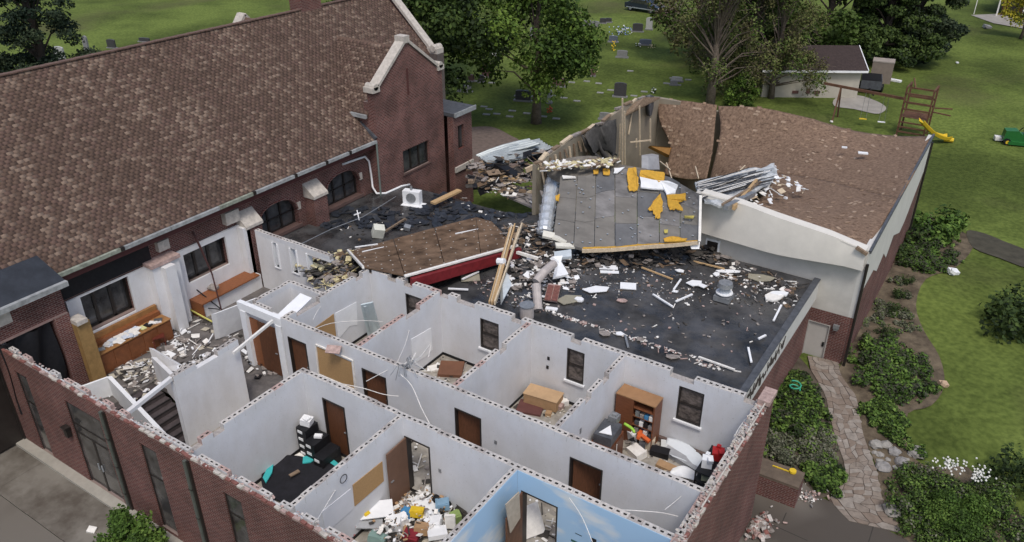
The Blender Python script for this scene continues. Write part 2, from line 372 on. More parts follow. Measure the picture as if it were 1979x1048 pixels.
# pavement on the left, each slab its own piece
CONC2 = mat('pavement_drying', (.115, .098, .08), .7, .2, .55, .05, 60, col2=(.20, .185, .16), thresh=(.38, .62), detail=5)
lp = empty('pavement', (-20, 6, -1.35)); lp['kind'] = 'structure'
for i in range(-2, 14):
    for k in range(-1, 5):
        x0 = -13.6 - i * 1.95; y1 = 9.33 - k * 1.95; x = x0 - .97; y = y1 - .97
        m = MB().ob((x, y, gz(x, y) + .0), (1.93, 1.93, .12), (0, 0, 0)); o = m.build('slab', CONC2 if k < 1 else CONC, lp)
# crazy paving path
LP = [(1560, 690), (1566, 718), (1594, 765), (1603, 808), (1613, 848), (1629, 892), (1633, 915), (1619, 945), (1600, 968), (1640, 1010)]
RP = [(1618, 700), (1623, 725), (1656, 775), (1661, 808), (1667, 840), (1681, 880), (1695, 918), (1700, 948), (1709, 982), (1746, 1034)]
LP = [ag(*p) for p in LP]; RP = [ag(*p) for p in RP]
path = MB(); path.grid([[Vector((p.x, p.y, gz(p.x, p.y) + .05)) for p in LP], [Vector((p.x, p.y, gz(p.x, p.y) + .05)) for p in RP]])
path = path.build('path', mat('path_joint_soil', (.075, .055, .045), 1, .3, 5), kind='structure', fixn=True)
def along(L, t):
    f = t * (len(L) - 1); i = min(int(f), len(L) - 2); return lerp(L[i], L[i + 1], f - i)
NR, NCOL = 34, 5; J = {}
for i in range(NR + 1):
    for j in range(NCOL + 1):
        jt = rnd.uniform(-.42, .42) if 0 < i < NR else 0; ju = rnd.uniform(-.36, .36) if 0 < j < NCOL else 0
        t = (i + jt) / NR; J[i, j] = lerp(along(LP, t), along(RP, t), (j + ju) / NCOL)
STN = [FLAG, mat('flagstone_pale', (.255, .225, .195), .85, .2, 5, .2, 18), mat('flagstone_rust', (.19, .15, .12), .85, .2, 5, .2, 18)]
for i in range(NR):
    for j in range(NCOL):
        q = [J[i, j], J[i, j + 1], J[i + 1, j + 1], J[i + 1, j]]
        if rnd.random() < .3: q = q[:2] + [lerp(q[1], q[2], .5) + Vector((.05, 0, 0))] + q[2:]
        c = sum(q, Vector()) / len(q); q = [lerp(c, p, .93) for p in q]
        z = .07 + rnd.uniform(0, .02)
        q = [Vector((p.x, p.y, gz(p.x, p.y) + z)) for p in q]
        area = sum(q[k].x * q[(k + 1) % len(q)].y - q[(k + 1) % len(q)].x * q[k].y for k in range(len(q)))
        if area < 0: q = q[::-1]
        MB().prism(q, (0, 0, -.05)).build('stone', rnd.choice(STN), path, fixn=True)
# ================================================================== CHURCH
ch = empty('church', (-27.2, 20, -1.4), 'red brick church with a steep brown shingled roof and a stone capped side gable', 'church')
XW = -27.15; XE = -26.6; ZE = 4.35; XR = -32.57; ZR = 9.72; YE = 36.5; YB = 2.0
AW = [(21.0, 23.35, 1.62, 3.1), (25.15, 27.55, 1.62, 3.15)]; RW = [(12.55, 14.62, 1.35, 2.95), (16.95, 19.15, 1.35, 2.95)]
w = wallmb('y', YB, 28.6, XW - .45, XW, -1.6, ZE - .05, AW + RW)
w.build('wall', BRC, ch)
w = MB(); w.prism([(-29.3, 36.25, -1.6), (-29.3, 36.25, 6.6), (XR, 36.25, ZR - .1), (-38.4, 36.25, ZE), (-38.4, 36.25, -1.6)], (0, .5, 0)); w.build('gable_wall', BRC, ch, fixn=True)
MB().box(-38.4, YB, -1.6, -38, 36.2, ZE).build('wall', BRC, ch)
MB().box(-29.7, 33.8, -1.6, -29.3, 36.2, 6.55).build('wall', BRC, ch, fixn=True)
MB().prism([(XR - .0, YB + .02, ZR - .12), (XW, YB + .02, ZE), (XW, YB + .02, -1.6), (-38.4, YB + .02, -1.6), (-38.4, YB + .02, ZE)], (0, .4, 0)).build('gable_wall', BRC, ch, fixn=True)
def arch_window(y0, y1, z0, z1, name='arched_window'):
    r = z1 - z0; n = 12; hw = (y1 - y0) / 2; yc = (y0 + y1) / 2; rise = .75; zs = z1 - rise
    sp = MB()
    def za(y): t = (y - yc) / hw; return zs + rise * math.sqrt(max(0, 1 - abs(t) ** 2.2))
    ysn = [y0 + (y1 - y0) * i / n for i in range(n + 1)]
    for a, b in zip(ysn, ysn[1:]):
        sp.prism([(XW - .02, a, za(a)), (XW - .02, b, za(b)), (XW - .02, b, z1 + .002), (XW - .02, a, z1 + .002)], (-.35, 0, 0))
    sp.build('arch_filling', BRC, ch, fixn=True)
    wn = MB()
    for y in (y0 + .04, y0 + .04 + (y1 - y0 - .08) / 3, y1 - .04 - (y1 - y0 - .08) / 3, y1 - .04): wn.box(XW - .40, y - .05, z0, XW - .28, y + .05, z1)
    wn.box(XW - .40, y0, z0, XW - .27, y1, z0 + .08); wn.box(XW - .40, y0, zs - .1, XW - .28, y1, zs - .04)
    f = wn.build(name, FRAME, ch)
    for k in range(3):
        a = y0 + .1 + k * (y1 - y0 - .1) / 3; MB().box(XW - .37, a, z0 + .08, XW - .34, a + (y1 - y0 - .1) / 3 - .1, z1).build('pane', GLASS, f)
    ring = MB()
    pts = [Vector((XW + .015, y, za(y) + .05)) for y in ysn]; ring.tube(pts, .05, n=5); ring.build('brick_arch', BRC, ch)
    for y in (y0 - .07, y1 + .07): MB().box(XW - .02, y - .09, zs - .02, XW + .05, y + .09, zs + .34).build('arch_stone', STONE, ch)
    MB().box(XW - .3, y0 - .1, z0 - .14, XW + .10, y1 + .1, z0 + .01).build('window_sill', mat('dark_sill', (.12, .075, .065), .8), ch)
for a in AW: arch_window(*a)
for (y0, y1, z0, z1) in RW:
    wn = MB()
    for k in range(4): y = y0 + .05 + k * (y1 - y0 - .1) / 3; wn.box(XW - .32, y - .06, z0, XW - .2, y + .06, z1)
    wn.box(XW - .32, y0, z0, XW - .2, y1, z0 + .09); wn.box(XW - .32, y0, z1 - .1, XW - .2, y1, z1 + .0)
    f = wn.build('window', FRAME, ch)
    for k in range(3): MB().box(XW - .28, y0 + .1 + k * (y1 - y0 - .1) / 3, z0 + .1, XW - .25, y0 + (k + 1) * (y1 - y0 - .1) / 3, z1 - .1).build('pane', GLASS, f)
# dark sheet stands in for the indoor shade so windows read dark
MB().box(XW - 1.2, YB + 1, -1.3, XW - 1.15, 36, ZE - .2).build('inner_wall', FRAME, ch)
# roof with shingles
rf = MB(); rf.prism([(XE, YB, ZE), (XE, 33.3, ZE), (-29.25, 33.3, 6.735), (-29.25, 36.3, 6.735), (XR, 36.3, ZR), (XR, YB, ZR)], (0, 0, -.16)); rf.prism([(-38.6, YB, ZE), (-38.6, 36.3, ZE), (XR - .01, 36.3, ZR - .003), (XR - .01, YB, ZR - .003)], (0, 0, -.16))
roof = rf.build('roof', SH[1], ch, fixn=True)
def shingles(origin, U, V, nu, nv, parent, tabw=.24, mask=None, nsep=0, seed=1):
    """tabs over a slope: U unit vector along the eave, V unit vector up the slope"""
    rr = np.random.RandomState(seed); U = np.array(U, float); V = np.array(V, float); Nn = np.cross(U, V); Nn /= np.linalg.norm(Nn); Nn *= np.sign(Nn[2])
    ex = .145; tabs = []
    fld = rr.rand(nv // 3 + 3, nu // 3 + 3)
    for j in range(nv):
        off = (j % 2) * .5 * tabw + rr.uniform(-.02, .02)
        for i in range(-1, nu):
            u0 = i * tabw + off; uc = u0 + tabw / 2; vc = (j + .5) * ex
            if mask and not mask(uc, vc): continue
            w = tabw * rr.uniform(.88, .97); tabs.append((u0 + rr.uniform(0, .02), j * ex, w))
    n = len(tabs); T = np.array(tabs); k = rr.rand(n)
    k = k + .07 * np.sin(T[:, 0] * .9 + T[:, 1] * .5) + .05 * np.sin(T[:, 0] * 2.3 - T[:, 1] * 1.7); tone = np.digitize(k, [.18, .50, .74, .92])
    jx = rr.uniform(-.006, .006, n)
    u0 = np.maximum(T[:, 0], 0); u1 = T[:, 0] + T[:, 2]; v0 = T[:, 1] + jx; v1 = v0 + ex + .02
    def pt(u, v, h): return np.array(origin)[None] + u[:, None] * U + v[:, None] * V + h[:, None] * Nn
    hb = np.full(n, .024) + rr.uniform(0, .008, n); ht = np.full(n, .012); z = np.full(n, .0)
    A = [pt(u0, v0, hb), pt(u1, v0, hb), pt(u1, v1, ht), pt(u0, v1, ht), pt(u0, v0, z), pt(u1, v0, z), pt(u1, v1, z), pt(u0, v1, z)]
    Vv = np.stack(A, 1).reshape(-1, 3); quads = np.array([(0, 1, 2, 3), (4, 5, 1, 0), (5, 6, 2, 1), (7, 4, 0, 3)])
    F = (np.arange(n)[:, None, None] * 8 + quads[None]).reshape(-1, 4); mi = np.repeat(tone, 4)
    # the largest in view are single parts
    d = np.linalg.norm(Vv.reshape(n, 8, 3)[:, 0] - CAM, axis=1); order = np.argsort(d)
    vis = []
    for q in order:
        p = Vv[q * 8]; dd = p - CAM; zz = dd @ _f; px = 989.5 + FPX * (dd @ _r) / zz; py = 524 - FPX * (dd @ _u) / zz
        if 0 < px < 1979 and 0 < py < 1048: vis.append(q)
        if len(vis) >= nsep: break
    sep = set(vis[:nsep]); keep = np.array([q not in sep for q in range(n)])
    fk = np.repeat(keep, 4); par = WL[parent.name]; P0 = np.array(par)
    me = npmesh('shingles', Vv - P0, F[fk], mi[fk], SH); o = inst('shingles', me, par, parent=parent); o['kind'] = 'stuff'
    tm = {}
    for q in sorted(sep):
        p = Vv[q * 8:q * 8 + 8]; t = int(tone[q])
        key = (t, int(rr.randint(2)))
        if key not in tm: tm[key] = npmesh('shingle', p - p[0], quads, np.zeros(4, int), [SH[t]])
        inst('shingle', tm[key], Vector(p[0]), parent=parent)
sl = math.hypot(XE - XR, ZR - ZE); Vs = ((XR - XE) / sl, 0, (ZR - ZE) / sl)
y0r = YB + 4
def roofmask(u, v):
    y = y0r + u; x = XE + Vs[0] * v
    # leave out what the side gable covers: between its valleys
    if x > -31.1:
        t = (x + 31.1) / 4.5 * 2.35
        if abs(y - 30.75) < t: return False
    return y < 33.3 or (x < -29.3 and y < 36.2)
shingles((XE, y0r, ZE), (0, 1, 0), Vs, int((36.3 - y0r) / .24), int(sl / .145), roof, mask=roofmask, nsep=300)
rc = MB()
for i in range(104): rc.ob((XR, YB + 4 + i * .3 + .15, ZR + .03 + (i % 2) * .008), (.26, .29, .05))
rc.build('ridge_cap', SH[2], ch)
# gutter in lengths with gaps and dark hangers
y = 11.9
while y < 28.3:
    L_ = min(rnd.uniform(1.5, 2.6), 28.35 - y)
    g = MB(); g.box(XE - .02, y, ZE - .14, XE + .13, y + L_ - .02, ZE + .0)
    g.build('gutter', rnd.choice([mat('gutter_grey', (.30, .31, .31), .6, .35, 3), mat('gutter_lichen', (.25, .27, .22), .8, .4, 4)]), ch); y += L_
    if rnd.random() < .6: MB().box(XE - .0, y - .14, ZE - .13, XE + .14, y + .02, ZE + .02).build('gutter_hanger', FRAME, ch)
MB().box(XW, 11.9, ZE - .42, XE - .03, 28.4, ZE - .16).build('soffit', mat('dark_red_soffit', (.085, .03, .028), .7), ch)
# side gable (transept)
XG = -26.5; ya, yb, yc = 28.35, 33.75, 30.95
fw = wallmb('y', ya, yb, XG - .4, XG, -1.6, 6.62, [(30.2, 32.35, 1.95, 3.2)])
fw.prism([(XG, ya + .0, 6.622), (XG, yb, 6.622), (XG, yb - .5, 6.95), (XG, yc + .05, 8.62), (XG, ya + .45, 6.95)], (-.4, 0, 0)); fw.build('gable_wall', BRC, ch, fixn=True)
MB().box(XG - .7, ya, -1.6, XG - .402, ya + .35, 6.2).build('wall', BRC, ch); MB().box(-31, ya + .02, 4.0, XG - .702, ya + .35, 5.72).build('wall', BRC, ch); MB().box(-29, yb - .35, -1.6, XG - .402, yb - .02, 6.0).build('wall', BRC, ch)
wf = MB()
for k in range(4): y = 30.25 + k * .683; wf.box(XG - .24, y - .05, 1.95, XG - .12, y + .05, 3.2)
wf.box(XG - .24, 30.2, 1.95, XG - .1, 32.35, 2.03); wf.box(XG - .24, 30.2, 3.12, XG - .12, 32.35, 3.2); f = wf.build('window', FRAME, ch)
for k in range(3): MB().box(XG - .2, 30.3 + k * .683, 2.03, XG - .18, 30.88 + k * .683, 3.12).build('pane', GLASS, f)
MB().box(XG - .02, 30.1, 1.86, XG + .05, 32.45, 1.95).build('window_sill', mat('dark_sill', (.12, .075, .065), .8), ch)
MB().box(XG - .02, 30.86, 6.0, XG + .012, 31.0, 7.35).build('slot', mat('recess_brick', (.09, .035, .03), .9), ch)  # raised strip in darker brick colour paints the shade of a slot
def cope(pts, w0, w1, name='coping', th=.14):
    m = MB()
    for a, b in zip(pts, pts[1:]):
        a = Vector(a); b = Vector(b); d = (b - a).normalized(); m.beam(a, b, w1, th, up=(0, 0, 1))
    return m
m = cope([(XG - .2, ya + .38, 7.02), (XG - .2, yc, 8.80)], 0, .56); m.beam((XG - .2, yc, 8.80), (XG - .2, yb - .4, 7.02), .56, .14); m.build('coping', STONE, ch)
MB().box(XG - .5, yc - .22, 8.62, XG + .09, yc + .22, 8.96).build('apex_stone', STONE, ch)
for y in (ya + .14, yb - .16): MB().box(XG - .52, y - .26, 6.72, XG + .1, y + .26, 6.98).tube([(XG - .5, y, 6.98), (XG + .1, y, 6.98)], .17, n=10).build('kneeler_stone', STONE, ch)
tr = MB()
tr.prism([(XG - .42, ya - .12, 5.62), (XG - .42, yc, 8.4), (-31.9, yc, 8.4), (-28.0, ya - .12, 5.62)], (0, 0, -.14)); tr.prism([(XG - .42, yb + .1, 5.6), (XG - .42, yc + .01, 8.39), (-31.9, yc + .01, 8.39), (-28.0, yb + .1, 5.6)], (0, 0, -.14))
tro = tr.build('gable_roof', SH[1], ch, fixn=True)
ln = math.hypot(yc - ya + .12, 2.78); Vt = (0, (yc - ya + .12) / ln, 2.78 / ln)
shingles((XG - .44, ya - .12, 5.62), (-1, 0, 0), Vt, 24, int(ln / .145), tro, mask=lambda u, v: u < (1.55 + v / ln * 3.9) and u < 5.6, seed=3)
MB().box(-28.4, ya - .24, 5.42, XG - .42, ya - .10, 5.6).build('gutter', mat('gutter_grey', (.30, .31, .31), .6, .35, 3), ch)
MB().beam((-28.15, ya - .05, 5.5), (XE + .1, ya - .05, ZE + .1), .12, .16).build('flashing', LEAD, ch)
# stone coping of the end gable
m = MB(); m.beam((-29.2, YE, 6.86), (XR, YE, 10.15), .5, .16); m.beam((XR, YE, 10.15), (-36, YE, 7.0), .5, .16); m.build('coping', STONE, ch)
m = MB(); m.box(-29.45, 36.2, -1.5, -28.7, 36.8, 6.7); m.build('end_pier', mat('weathered_brick', (.12, .10, .09), .9, .2, 5), ch)
MB().box(-29.45, 36.2, 6.7, -28.7, 36.8, 6.98).tube([(-29.0, 36.15, 6.98), (-29.0, 36.85, 6.98)], .2, n=10).build('kneeler_stone', STONE, ch)
# lower north wing of the church
XN = -25.9
nw = wallmb('y', 33.8, 35.2, XN - .4, XN, -1.6, 4.15, [(34.2, 34.75, 2.2, 3.55)]); nw.box(-29, 35.2 - .002, -1.6, XN, 35.5, 4.15); nw.build('wing_wall', BRC, ch)
f = MB().box(XN - .2, 34.2, 2.2, XN - .12, 34.75, 2.28).box(XN - .2, 34.2, 3.47, XN - .12, 34.75, 3.55).box(XN - .2, 34.45, 2.2, XN - .13, 34.5, 3.55).build('window', FRAME, ch)
MB().box(XN - .18, 34.2, 2.28, XN - .16, 34.75, 3.47).build('pane', GLASS, f)
MB().box(-29, 33.78, 4.16, XN + .1, 35.7, 4.36).build('wing_roof', LEAD, ch); MB().box(XN + .1, 33.78, 4.14, XN + .16, 35.75, 4.39).build('roof_edge', mat('gutter_grey', (.30, .31, .31), .6), ch)
MB().box(XN - .02, 33.8, .95, XN + .1, 35.5, 1.25).build('stone_band', STONE, ch)
# buttresses with stone weatherings
for (yy, zt, xo) in ((24.25, 3.35, .62), (20.35, 3.35, .55)):
    MB().box(XW, yy - .42, -1.5, XW + xo, yy + .42, zt - .55).build('buttress', BRC, ch)
    b = MB(); b.prism([(XW, yy - .46, zt + .1), (XW + xo + .06, yy - .46, zt - .42), (XW + xo + .06, yy - .46, zt - .55), (XW, yy - .46, zt - .55)], (0, .92, 0)); b.build('buttress_cap', STONE, ch, fixn=True)
# chimney on the ridge and the apex of the far gable behind the ridge
pc = aX(600, 18, XR); MB().box(XR - .7, pc.y - .75, 8.8, XR + .15, pc.y + .65, ZR + 3.2).build('chimney', BR, ch)
pg = aX(467, 27, -38.3); m = MB(); m.beam((-38.3, pg.y, pg.z), (-38.3, pg.y - 1.6, pg.z - 1.9), .6, .16); m.beam((-38.3, pg.y, pg.z), (-38.3, pg.y + 1.6, pg.z - 1.9), .6, .16); m.build('far_gable_coping', STONE, ch)
MB().prism([(-38.1, pg.y - 2.2, 4), (-38.1, pg.y + 2.2, 4), (-38.1, pg.y + 2.2, pg.z - 2.7), (-38.1, pg.y, pg.z - .08), (-38.1, pg.y - 2.2, pg.z - 2.7)], (-.4, 0, 0)).build('gable_wall', BRC, ch, fixn=True)
MB().prism([(-38.1, pg.y - 2.2, pg.z - 2.75), (-38.1, pg.y, pg.z - .15), (-33.5, pg.y, pg.z - .15), (-35.5, pg.y - 2.2, pg.z - 2.75)], (0, 0, -.1)).prism([(-38.1, pg.y + 2.2, pg.z - 2.75), (-38.1, pg.y, pg.z - .15), (-33.5, pg.y, pg.z - .15), (-35.5, pg.y + 2.2, pg.z - 2.75)], (0, 0, -.1)).build('gable_roof', SH[1], ch, fixn=True)
# white condensate pipe and downspout beside the gable
pp = [aX(662, 318, XW + .08), aX(690, 308, XW + .08), aX(705, 303, XW + .08), aX(713, 312, XW + .08), aX(717, 335, XW + .08), aX(720, 362, XW + .1), aX(728, 374, XW + .5), aX(745, 374, XG + .1), aX(776, 360, XG + .15), aX(792, 357, XG + .3)]
MB().tube(pp, .055, n=8).build('white_pipe', WHT, ch, smooth=True)
MB().tube([(XG + .02, ya - .08, 4.2), (XG + .02, ya - .08, 1.4)], .05).build('downspout', mat('verdigris', (.16, .19, .17), .7), ch)
# the torn away wall band above the library: dark scorched strip, stone blocks, bay with black sheet
MB().box(XW, 12.1, 3.02, XW + .06, 15.7, 3.75).build('membrane_strip', BLACK, ch); MB().box(XW, 11.9, 3.72, XW + .09, 20.0, 3.78).build('string_course', mat('pinkish_course', (.28, .19, .17), .9), ch)
MB().box(XW, 16.0, 3.3, XW + .22, 16.5, 3.72).build('stone_block', STONE, ch)
MB().box(XW, 19.2, 3.2, XW + .3, 19.9, 3.75).build('stone_block', STONE, ch)
MB().tube([aX(372, 447, XW + .12), aX(388, 480, XW + .5), aX(410, 530, -26.2), aX(428, 600, -25.4)], [.05, .05, .035, .03]).build('hanging_pipe', mat('dark_rust', (.05, .02, .018), .6), ch)
bay = MB(); bay.box(XW, YB, 3.0, -26.35, 11.75, 4.2); bay.build('bay_wall', BRC, ch)
MB().prism([(-26.0, YB, 4.28), (-26.0, 11.85, 4.28), (-27.6, 11.7, 5.15), (-27.6, YB, 5.15)], (0, 0, -.1)).build('bay_roof', mat('blue_black_felt', (.028, .032, .04), .5, .3, 2), ch, fixn=True)
MB().box(-26.02, YB, 4.12, -25.86, 11.85, 4.3).build('gutter', mat('gutter_grey', (.30, .31, .31), .6), ch)
MB().box(-26.35, 9.35, 3.55, -26.2, 9.95, 3.95).build('stone_block', STONE, ch)
MB().box(-26.37, YB, 2.94, -26.27, 11.7, 3.0).build('string_course', mat('pinkish_course', (.28, .19, .17), .9), ch)
MB().box(-26.95, 11.2, .0, -26.2, 11.72, 2.999).build('pier', BR, ch)
sheet = [[Vector((-26.32 + .12 * math.sin(i * 1.3 + k), 9.3 + i * .2, 2.9 - k * .58)) for i in range(10)] for k in range(6)]
MB().grid(subgrid(sheet, 3), 0).build('black_sheet', BLACK, ch, smooth=True)
MB().box(-27.1, YB, -1.3, -26.9, 11.2, 2.9).build('recess_wall', FRAME, ch)  # black board stands in for the darkness of the deep opening
p1, p2 = aX(122, 625, -26.1), aX(160, 730, -25.9)
MB().beam((-26.05, 11.95, 2.55), (-26.0, 11.95, .02), .28, .5, up=(0, 1, 0)).build('timber_post', mat('ochre_panel', (.30, .185, .07), .8, .2, 4), ch)
MB().box(-26.35, 11.7, 2.56, -25.8, 12.1, 2.72).build('post_cap', STONE, ch)
# ================================================================== OFFICE WING, roof torn off
of = empty('office_building', (-15, 14, 0), 'roofless brick and block office wing with open grey white rooms', 'building')
H = 2.8; HB = 2.6
YF = 9.35; Y0 = 9.62; YS0, YS1 = 13.86, 14.06; YN0, YN1 = 15.74, 15.94; YT0, YT1 = 20.25, 20.5; XE0, XE1 = -4.45, -4.12
def block_mesh():
    m = MB(); X, Y, Z = .1975, .1, .2; xs_ = [-X, -.145, -.05, .05, .145, X]; ys_ = [-Y, -.03, .03, Y]
    v = []; idx = {}
    def V(x, y, z):
        k = (x, y, z)
        if k not in idx: idx[k] = len(v); v.append(k)
        return idx[k]
    f = []; mi = []
    for i in range(5):
        for j in range(3):
            if j == 1 and i in (1, 3):
                a, b, c, d = (xs_[i], ys_[j]), (xs_[i + 1], ys_[j]), (xs_[i + 1], ys_[j + 1]), (xs_[i], ys_[j + 1])
                for p, q in ((a, b), (b, c), (c, d), (d, a)): f.append((V(*p, Z), V(*q, Z), V(*q, .01), V(*p, .01))); mi.append(2)
                f.append(tuple(V(*p, .01) for p in (a, b, c, d))); mi.append(2)
            else: f.append(tuple(V(*p, Z) for p in ((xs_[i], ys_[j]), (xs_[i + 1], ys_[j]), (xs_[i + 1], ys_[j + 1]), (xs_[i], ys_[j + 1])))); mi.append(1)
    for p, q in (((-X, -Y), (X, -Y)), ((X, Y), (-X, Y))): f.append((V(*p, 0), V(*q, 0), V(*q, Z), V(*p, Z))); mi.append(0)
    for p, q in (((X, -Y), (X, Y)), ((-X, Y), (-X, -Y))): f.append((V(*p, 0), V(*q, 0), V(*q, Z), V(*p, Z))); mi.append(1)
    return v, f, mi
DGL = mat('dusty_glass', (.05, .042, .038), .3, .5, 5, col2=(.21, .175, .155), stretch=(1, 1, 1.6), detail=8)  # brown noise paints in the pale debris visible beyond the panes
_bv, _bf, _bm = block_mesh(); BLOCKS = []
CMU2 = mat('concrete_block_pale', (.50, .47, .44), .95, .2, 14, .3, 60); PKM = PINK
for top in (CMU, CMU2, PKM, mat('block_top_dusty', (.44, .42, .40), .95, .3, 10)):
    me = bpy.data.meshes.new('concrete_block'); me.from_pydata([(x, y, z) for x, y, z in _bv], [], _bf)
    for m_ in (PAINT, top, DARKCORE): me.materials.append(m_)
    me.polygons.foreach_set('material_index', _bm); BLOCKS.append(me)
def course(axis, a0, a1, cc, z, parent, tops=(0, 1, 3, 1), gap=.04, jag=.02, thick=1.0):
    n = int(round((a1 - a0) / .4)); st = (a1 - a0) / n
    for i in range(n):
        if rnd.random() < gap: continue
        a = a0 + (i + .5) * st; b = BLOCKS[rnd.choice(tops)]
        loc = (a, cc, z - rnd.random() * .004) if axis == 'x' else (cc, a, z - rnd.random() * .004)
        rz = (0 if axis == 'x' else R(90)) + rnd.uniform(-1, 1) * jag * .5
        inst('concrete_block', b, loc, (0, 0, rz), (st / .4, thick, rnd.uniform(.93, 1.04)), parent)
def owall(axis, a0, a1, c0, c1, ops=(), z0=0, top=HB, m=PAINT, blocks=True, gap=.04, tops=(0, 1, 3, 1), name='wall'):
    w = wallmb(axis, a0, a1, c0, c1, z0, top, ops, topmi=1).build(name, [m, CMU], of)
    if blocks: course(axis, a0, a1, (c0 + c1) / 2, top, w, tops, gap, thick=(c1 - c0) / .2)
    return w
def door_leaf(x0, x1, y, z1, m=WOODD, swing=0, hinge=0, cat=None, zb=.01):
    """door as a part of the building, with a handle; swing in degrees about its left or right edge"""
    wdt = x1 - x0; hx = x0 if hinge == 0 else x1; s = 1 if hinge == 0 else -1
    a = R(swing); dx, dy = math.cos(a) * s, math.sin(a)
    c = Vector((hx + dx * wdt / 2, y + dy * wdt / 2, (z1 + zb) / 2))
    d = MB().ob(c, (wdt, .045, z1 - zb), (0, 0, math.atan2(dy, dx))).build('door', m, of)
    hc = Vector((hx + dx * wdt * .88, y + dy * wdt * .88, 1.0))
    MB().ob(hc, (.12, .12, .03), (0, 0, math.atan2(dy, dx))).build('handle', GREY, d); return d
def dframe(x0, x1, y0, y1, z1, z0=0):
    t = .045; m = MB(); m.box(x0, y0 - .02, z0, x0 + t, y1 + .02, z1); m.box(x1 - t, y0 - .02, z0, x1, y1 + .02, z1); m.box(x0 + t, y0 - .02, z1 - t, x1 - t, y1 + .02, z1)
    return m.build('door_frame', FRAME, of)
# floors
MB().box(-20.2, Y0, -.2, XE0, YT0, 0).build('floor', VCT, of)
lf = MB().box(-27, 10.2, -.2, -24.3, 20.1, -.004).box(-24.3, 13.0, -.2, -20.2, 20.1, -.004).build('floor', CARPET, of)
# south rooms corridor wall
dS = [(-12.85, -11.9, 0, 2.12), (-16.2, -15.25, 0, 2.12), (-8.75, -7.6, 0, 2.12)]
owall('x', -17.15, XE0, YS0, YS1, dS, gap=.0)
for a, b, _, z in dS: dframe(a, b, YS0, YS1, z)
# north corridor wall
dN = [(-19.75, -18.85, 0, 2.12), (-16.25, -15.2, 0, 2.12), (-12.4, -11.4, 0, 2.12), (-8.3, -7.25, 0, 2.12)]
owall('x', -20.0, XE0, YN0, YN1, dN, gap=.0)
for k, (a, b, _, z) in enumerate(dN):
    dframe(a, b, YN0, YN1, z)
    door_leaf(a + .05, b - .05, YN0 + .12, 2.07, swing=(0, 6, 14, 35)[k], hinge=0)
door_leaf(-16.15, -15.3, YS0 + .1, 2.07, swing=0)
# back (north) wall with windows
wN = [(-18.05, -17.25, 1.02, 2.28), (-14.62, -13.8, 1.02, 2.28), (-10.98, -10.3, 1.02, 2.32), (-6.9, -6.06, 1.08, 2.38)]
owall('x', -20.1, -16.45, YT0 - .1, YT1 - .1, wN[:1], gap=.15, tops=(1, 3, 3, 2)); owall('x', -16.45, XE0, YT0, YT1, wN[1:], gap=.18, tops=(1, 3, 3, 1))
for (a, b, z0, z1) in wN:
    y = YT0 + (.02 if a > -17 else -.08); m = MB(); t = .05
    m.box(a, y, z0, a + t, y + .16, z1).box(b - t, y, z0, b, y + .16, z1).box(a + t, y, z0, b - t, y + .16, z0 + t).box(a + t, y, z1 - t, b - t, y + .16, z1).box(a + t, y + .02, (z0 + z1) / 2 - .03, b - t, y + .12, (z0 + z1) / 2 + .02)
    f = m.build('window', FRAME, of); MB().box(a + t, y + .06, z0 + t, b - t, y + .07, (z0 + z1) / 2 - .03).build('pane', DGL, f); MB().box(a + t, y + .09, (z0 + z1) / 2 + .02, b - t, y + .10, z1 - t).build('pane', DGL, f)
    MB().box(a - .06, y - .10, z0 - .07, b + .06, y - .002 , z0 - .0).build('window_sill', WHT, of)
# partitions
owall('y', Y0, YS0, -17.15, -16.95, tops=(2, 1, 1), gap=.25)
owall('y', Y0, YS0, -13.05, -12.88, gap=.0); owall('y', Y0, YS0, -9.05, -8.88, gap=.0)
owall('y', YN1, YT0, -16.62, -16.42, gap=.05, tops=(2, 2, 1)); owall('y', YN1, YT0, -12.62, -12.42, gap=.05, tops=(2, 1, 1))
owall('y', YN1, YT0, -8.98, -8.80, gap=.02); owall('y', YN1, YT0 - .1, -20.02, -19.82, gap=.25)
# black base boards
bb = MB()
for (x0, x1, y) in ((-16.95, -13.05, YS0 - .015), (-12.88, -9.05, YS0 - .015), (-19.8, -16.62, YT0 - .115), (-16.42, -12.62, YT0 - .015), (-12.42, -9, YT0 - .015), (-8.8, XE0, YT0 - .015)): bb.box(x0, y, 0, x1, y + .013, .12)
for (y0, y1, x) in ((Y0, YS0, -13.065), (Y0, YS0, -16.948), (Y0, YS0, -12.878), (YN1, YT0, -16.418), (YN1, YT0, -12.418), (YN1, YT0, -8.798), (YN1, YT0 - .1, -19.818)): bb.box(x, y0, 0, x + .013, y1 - .02, .12)
bb.build('base_board', BLACK, of)
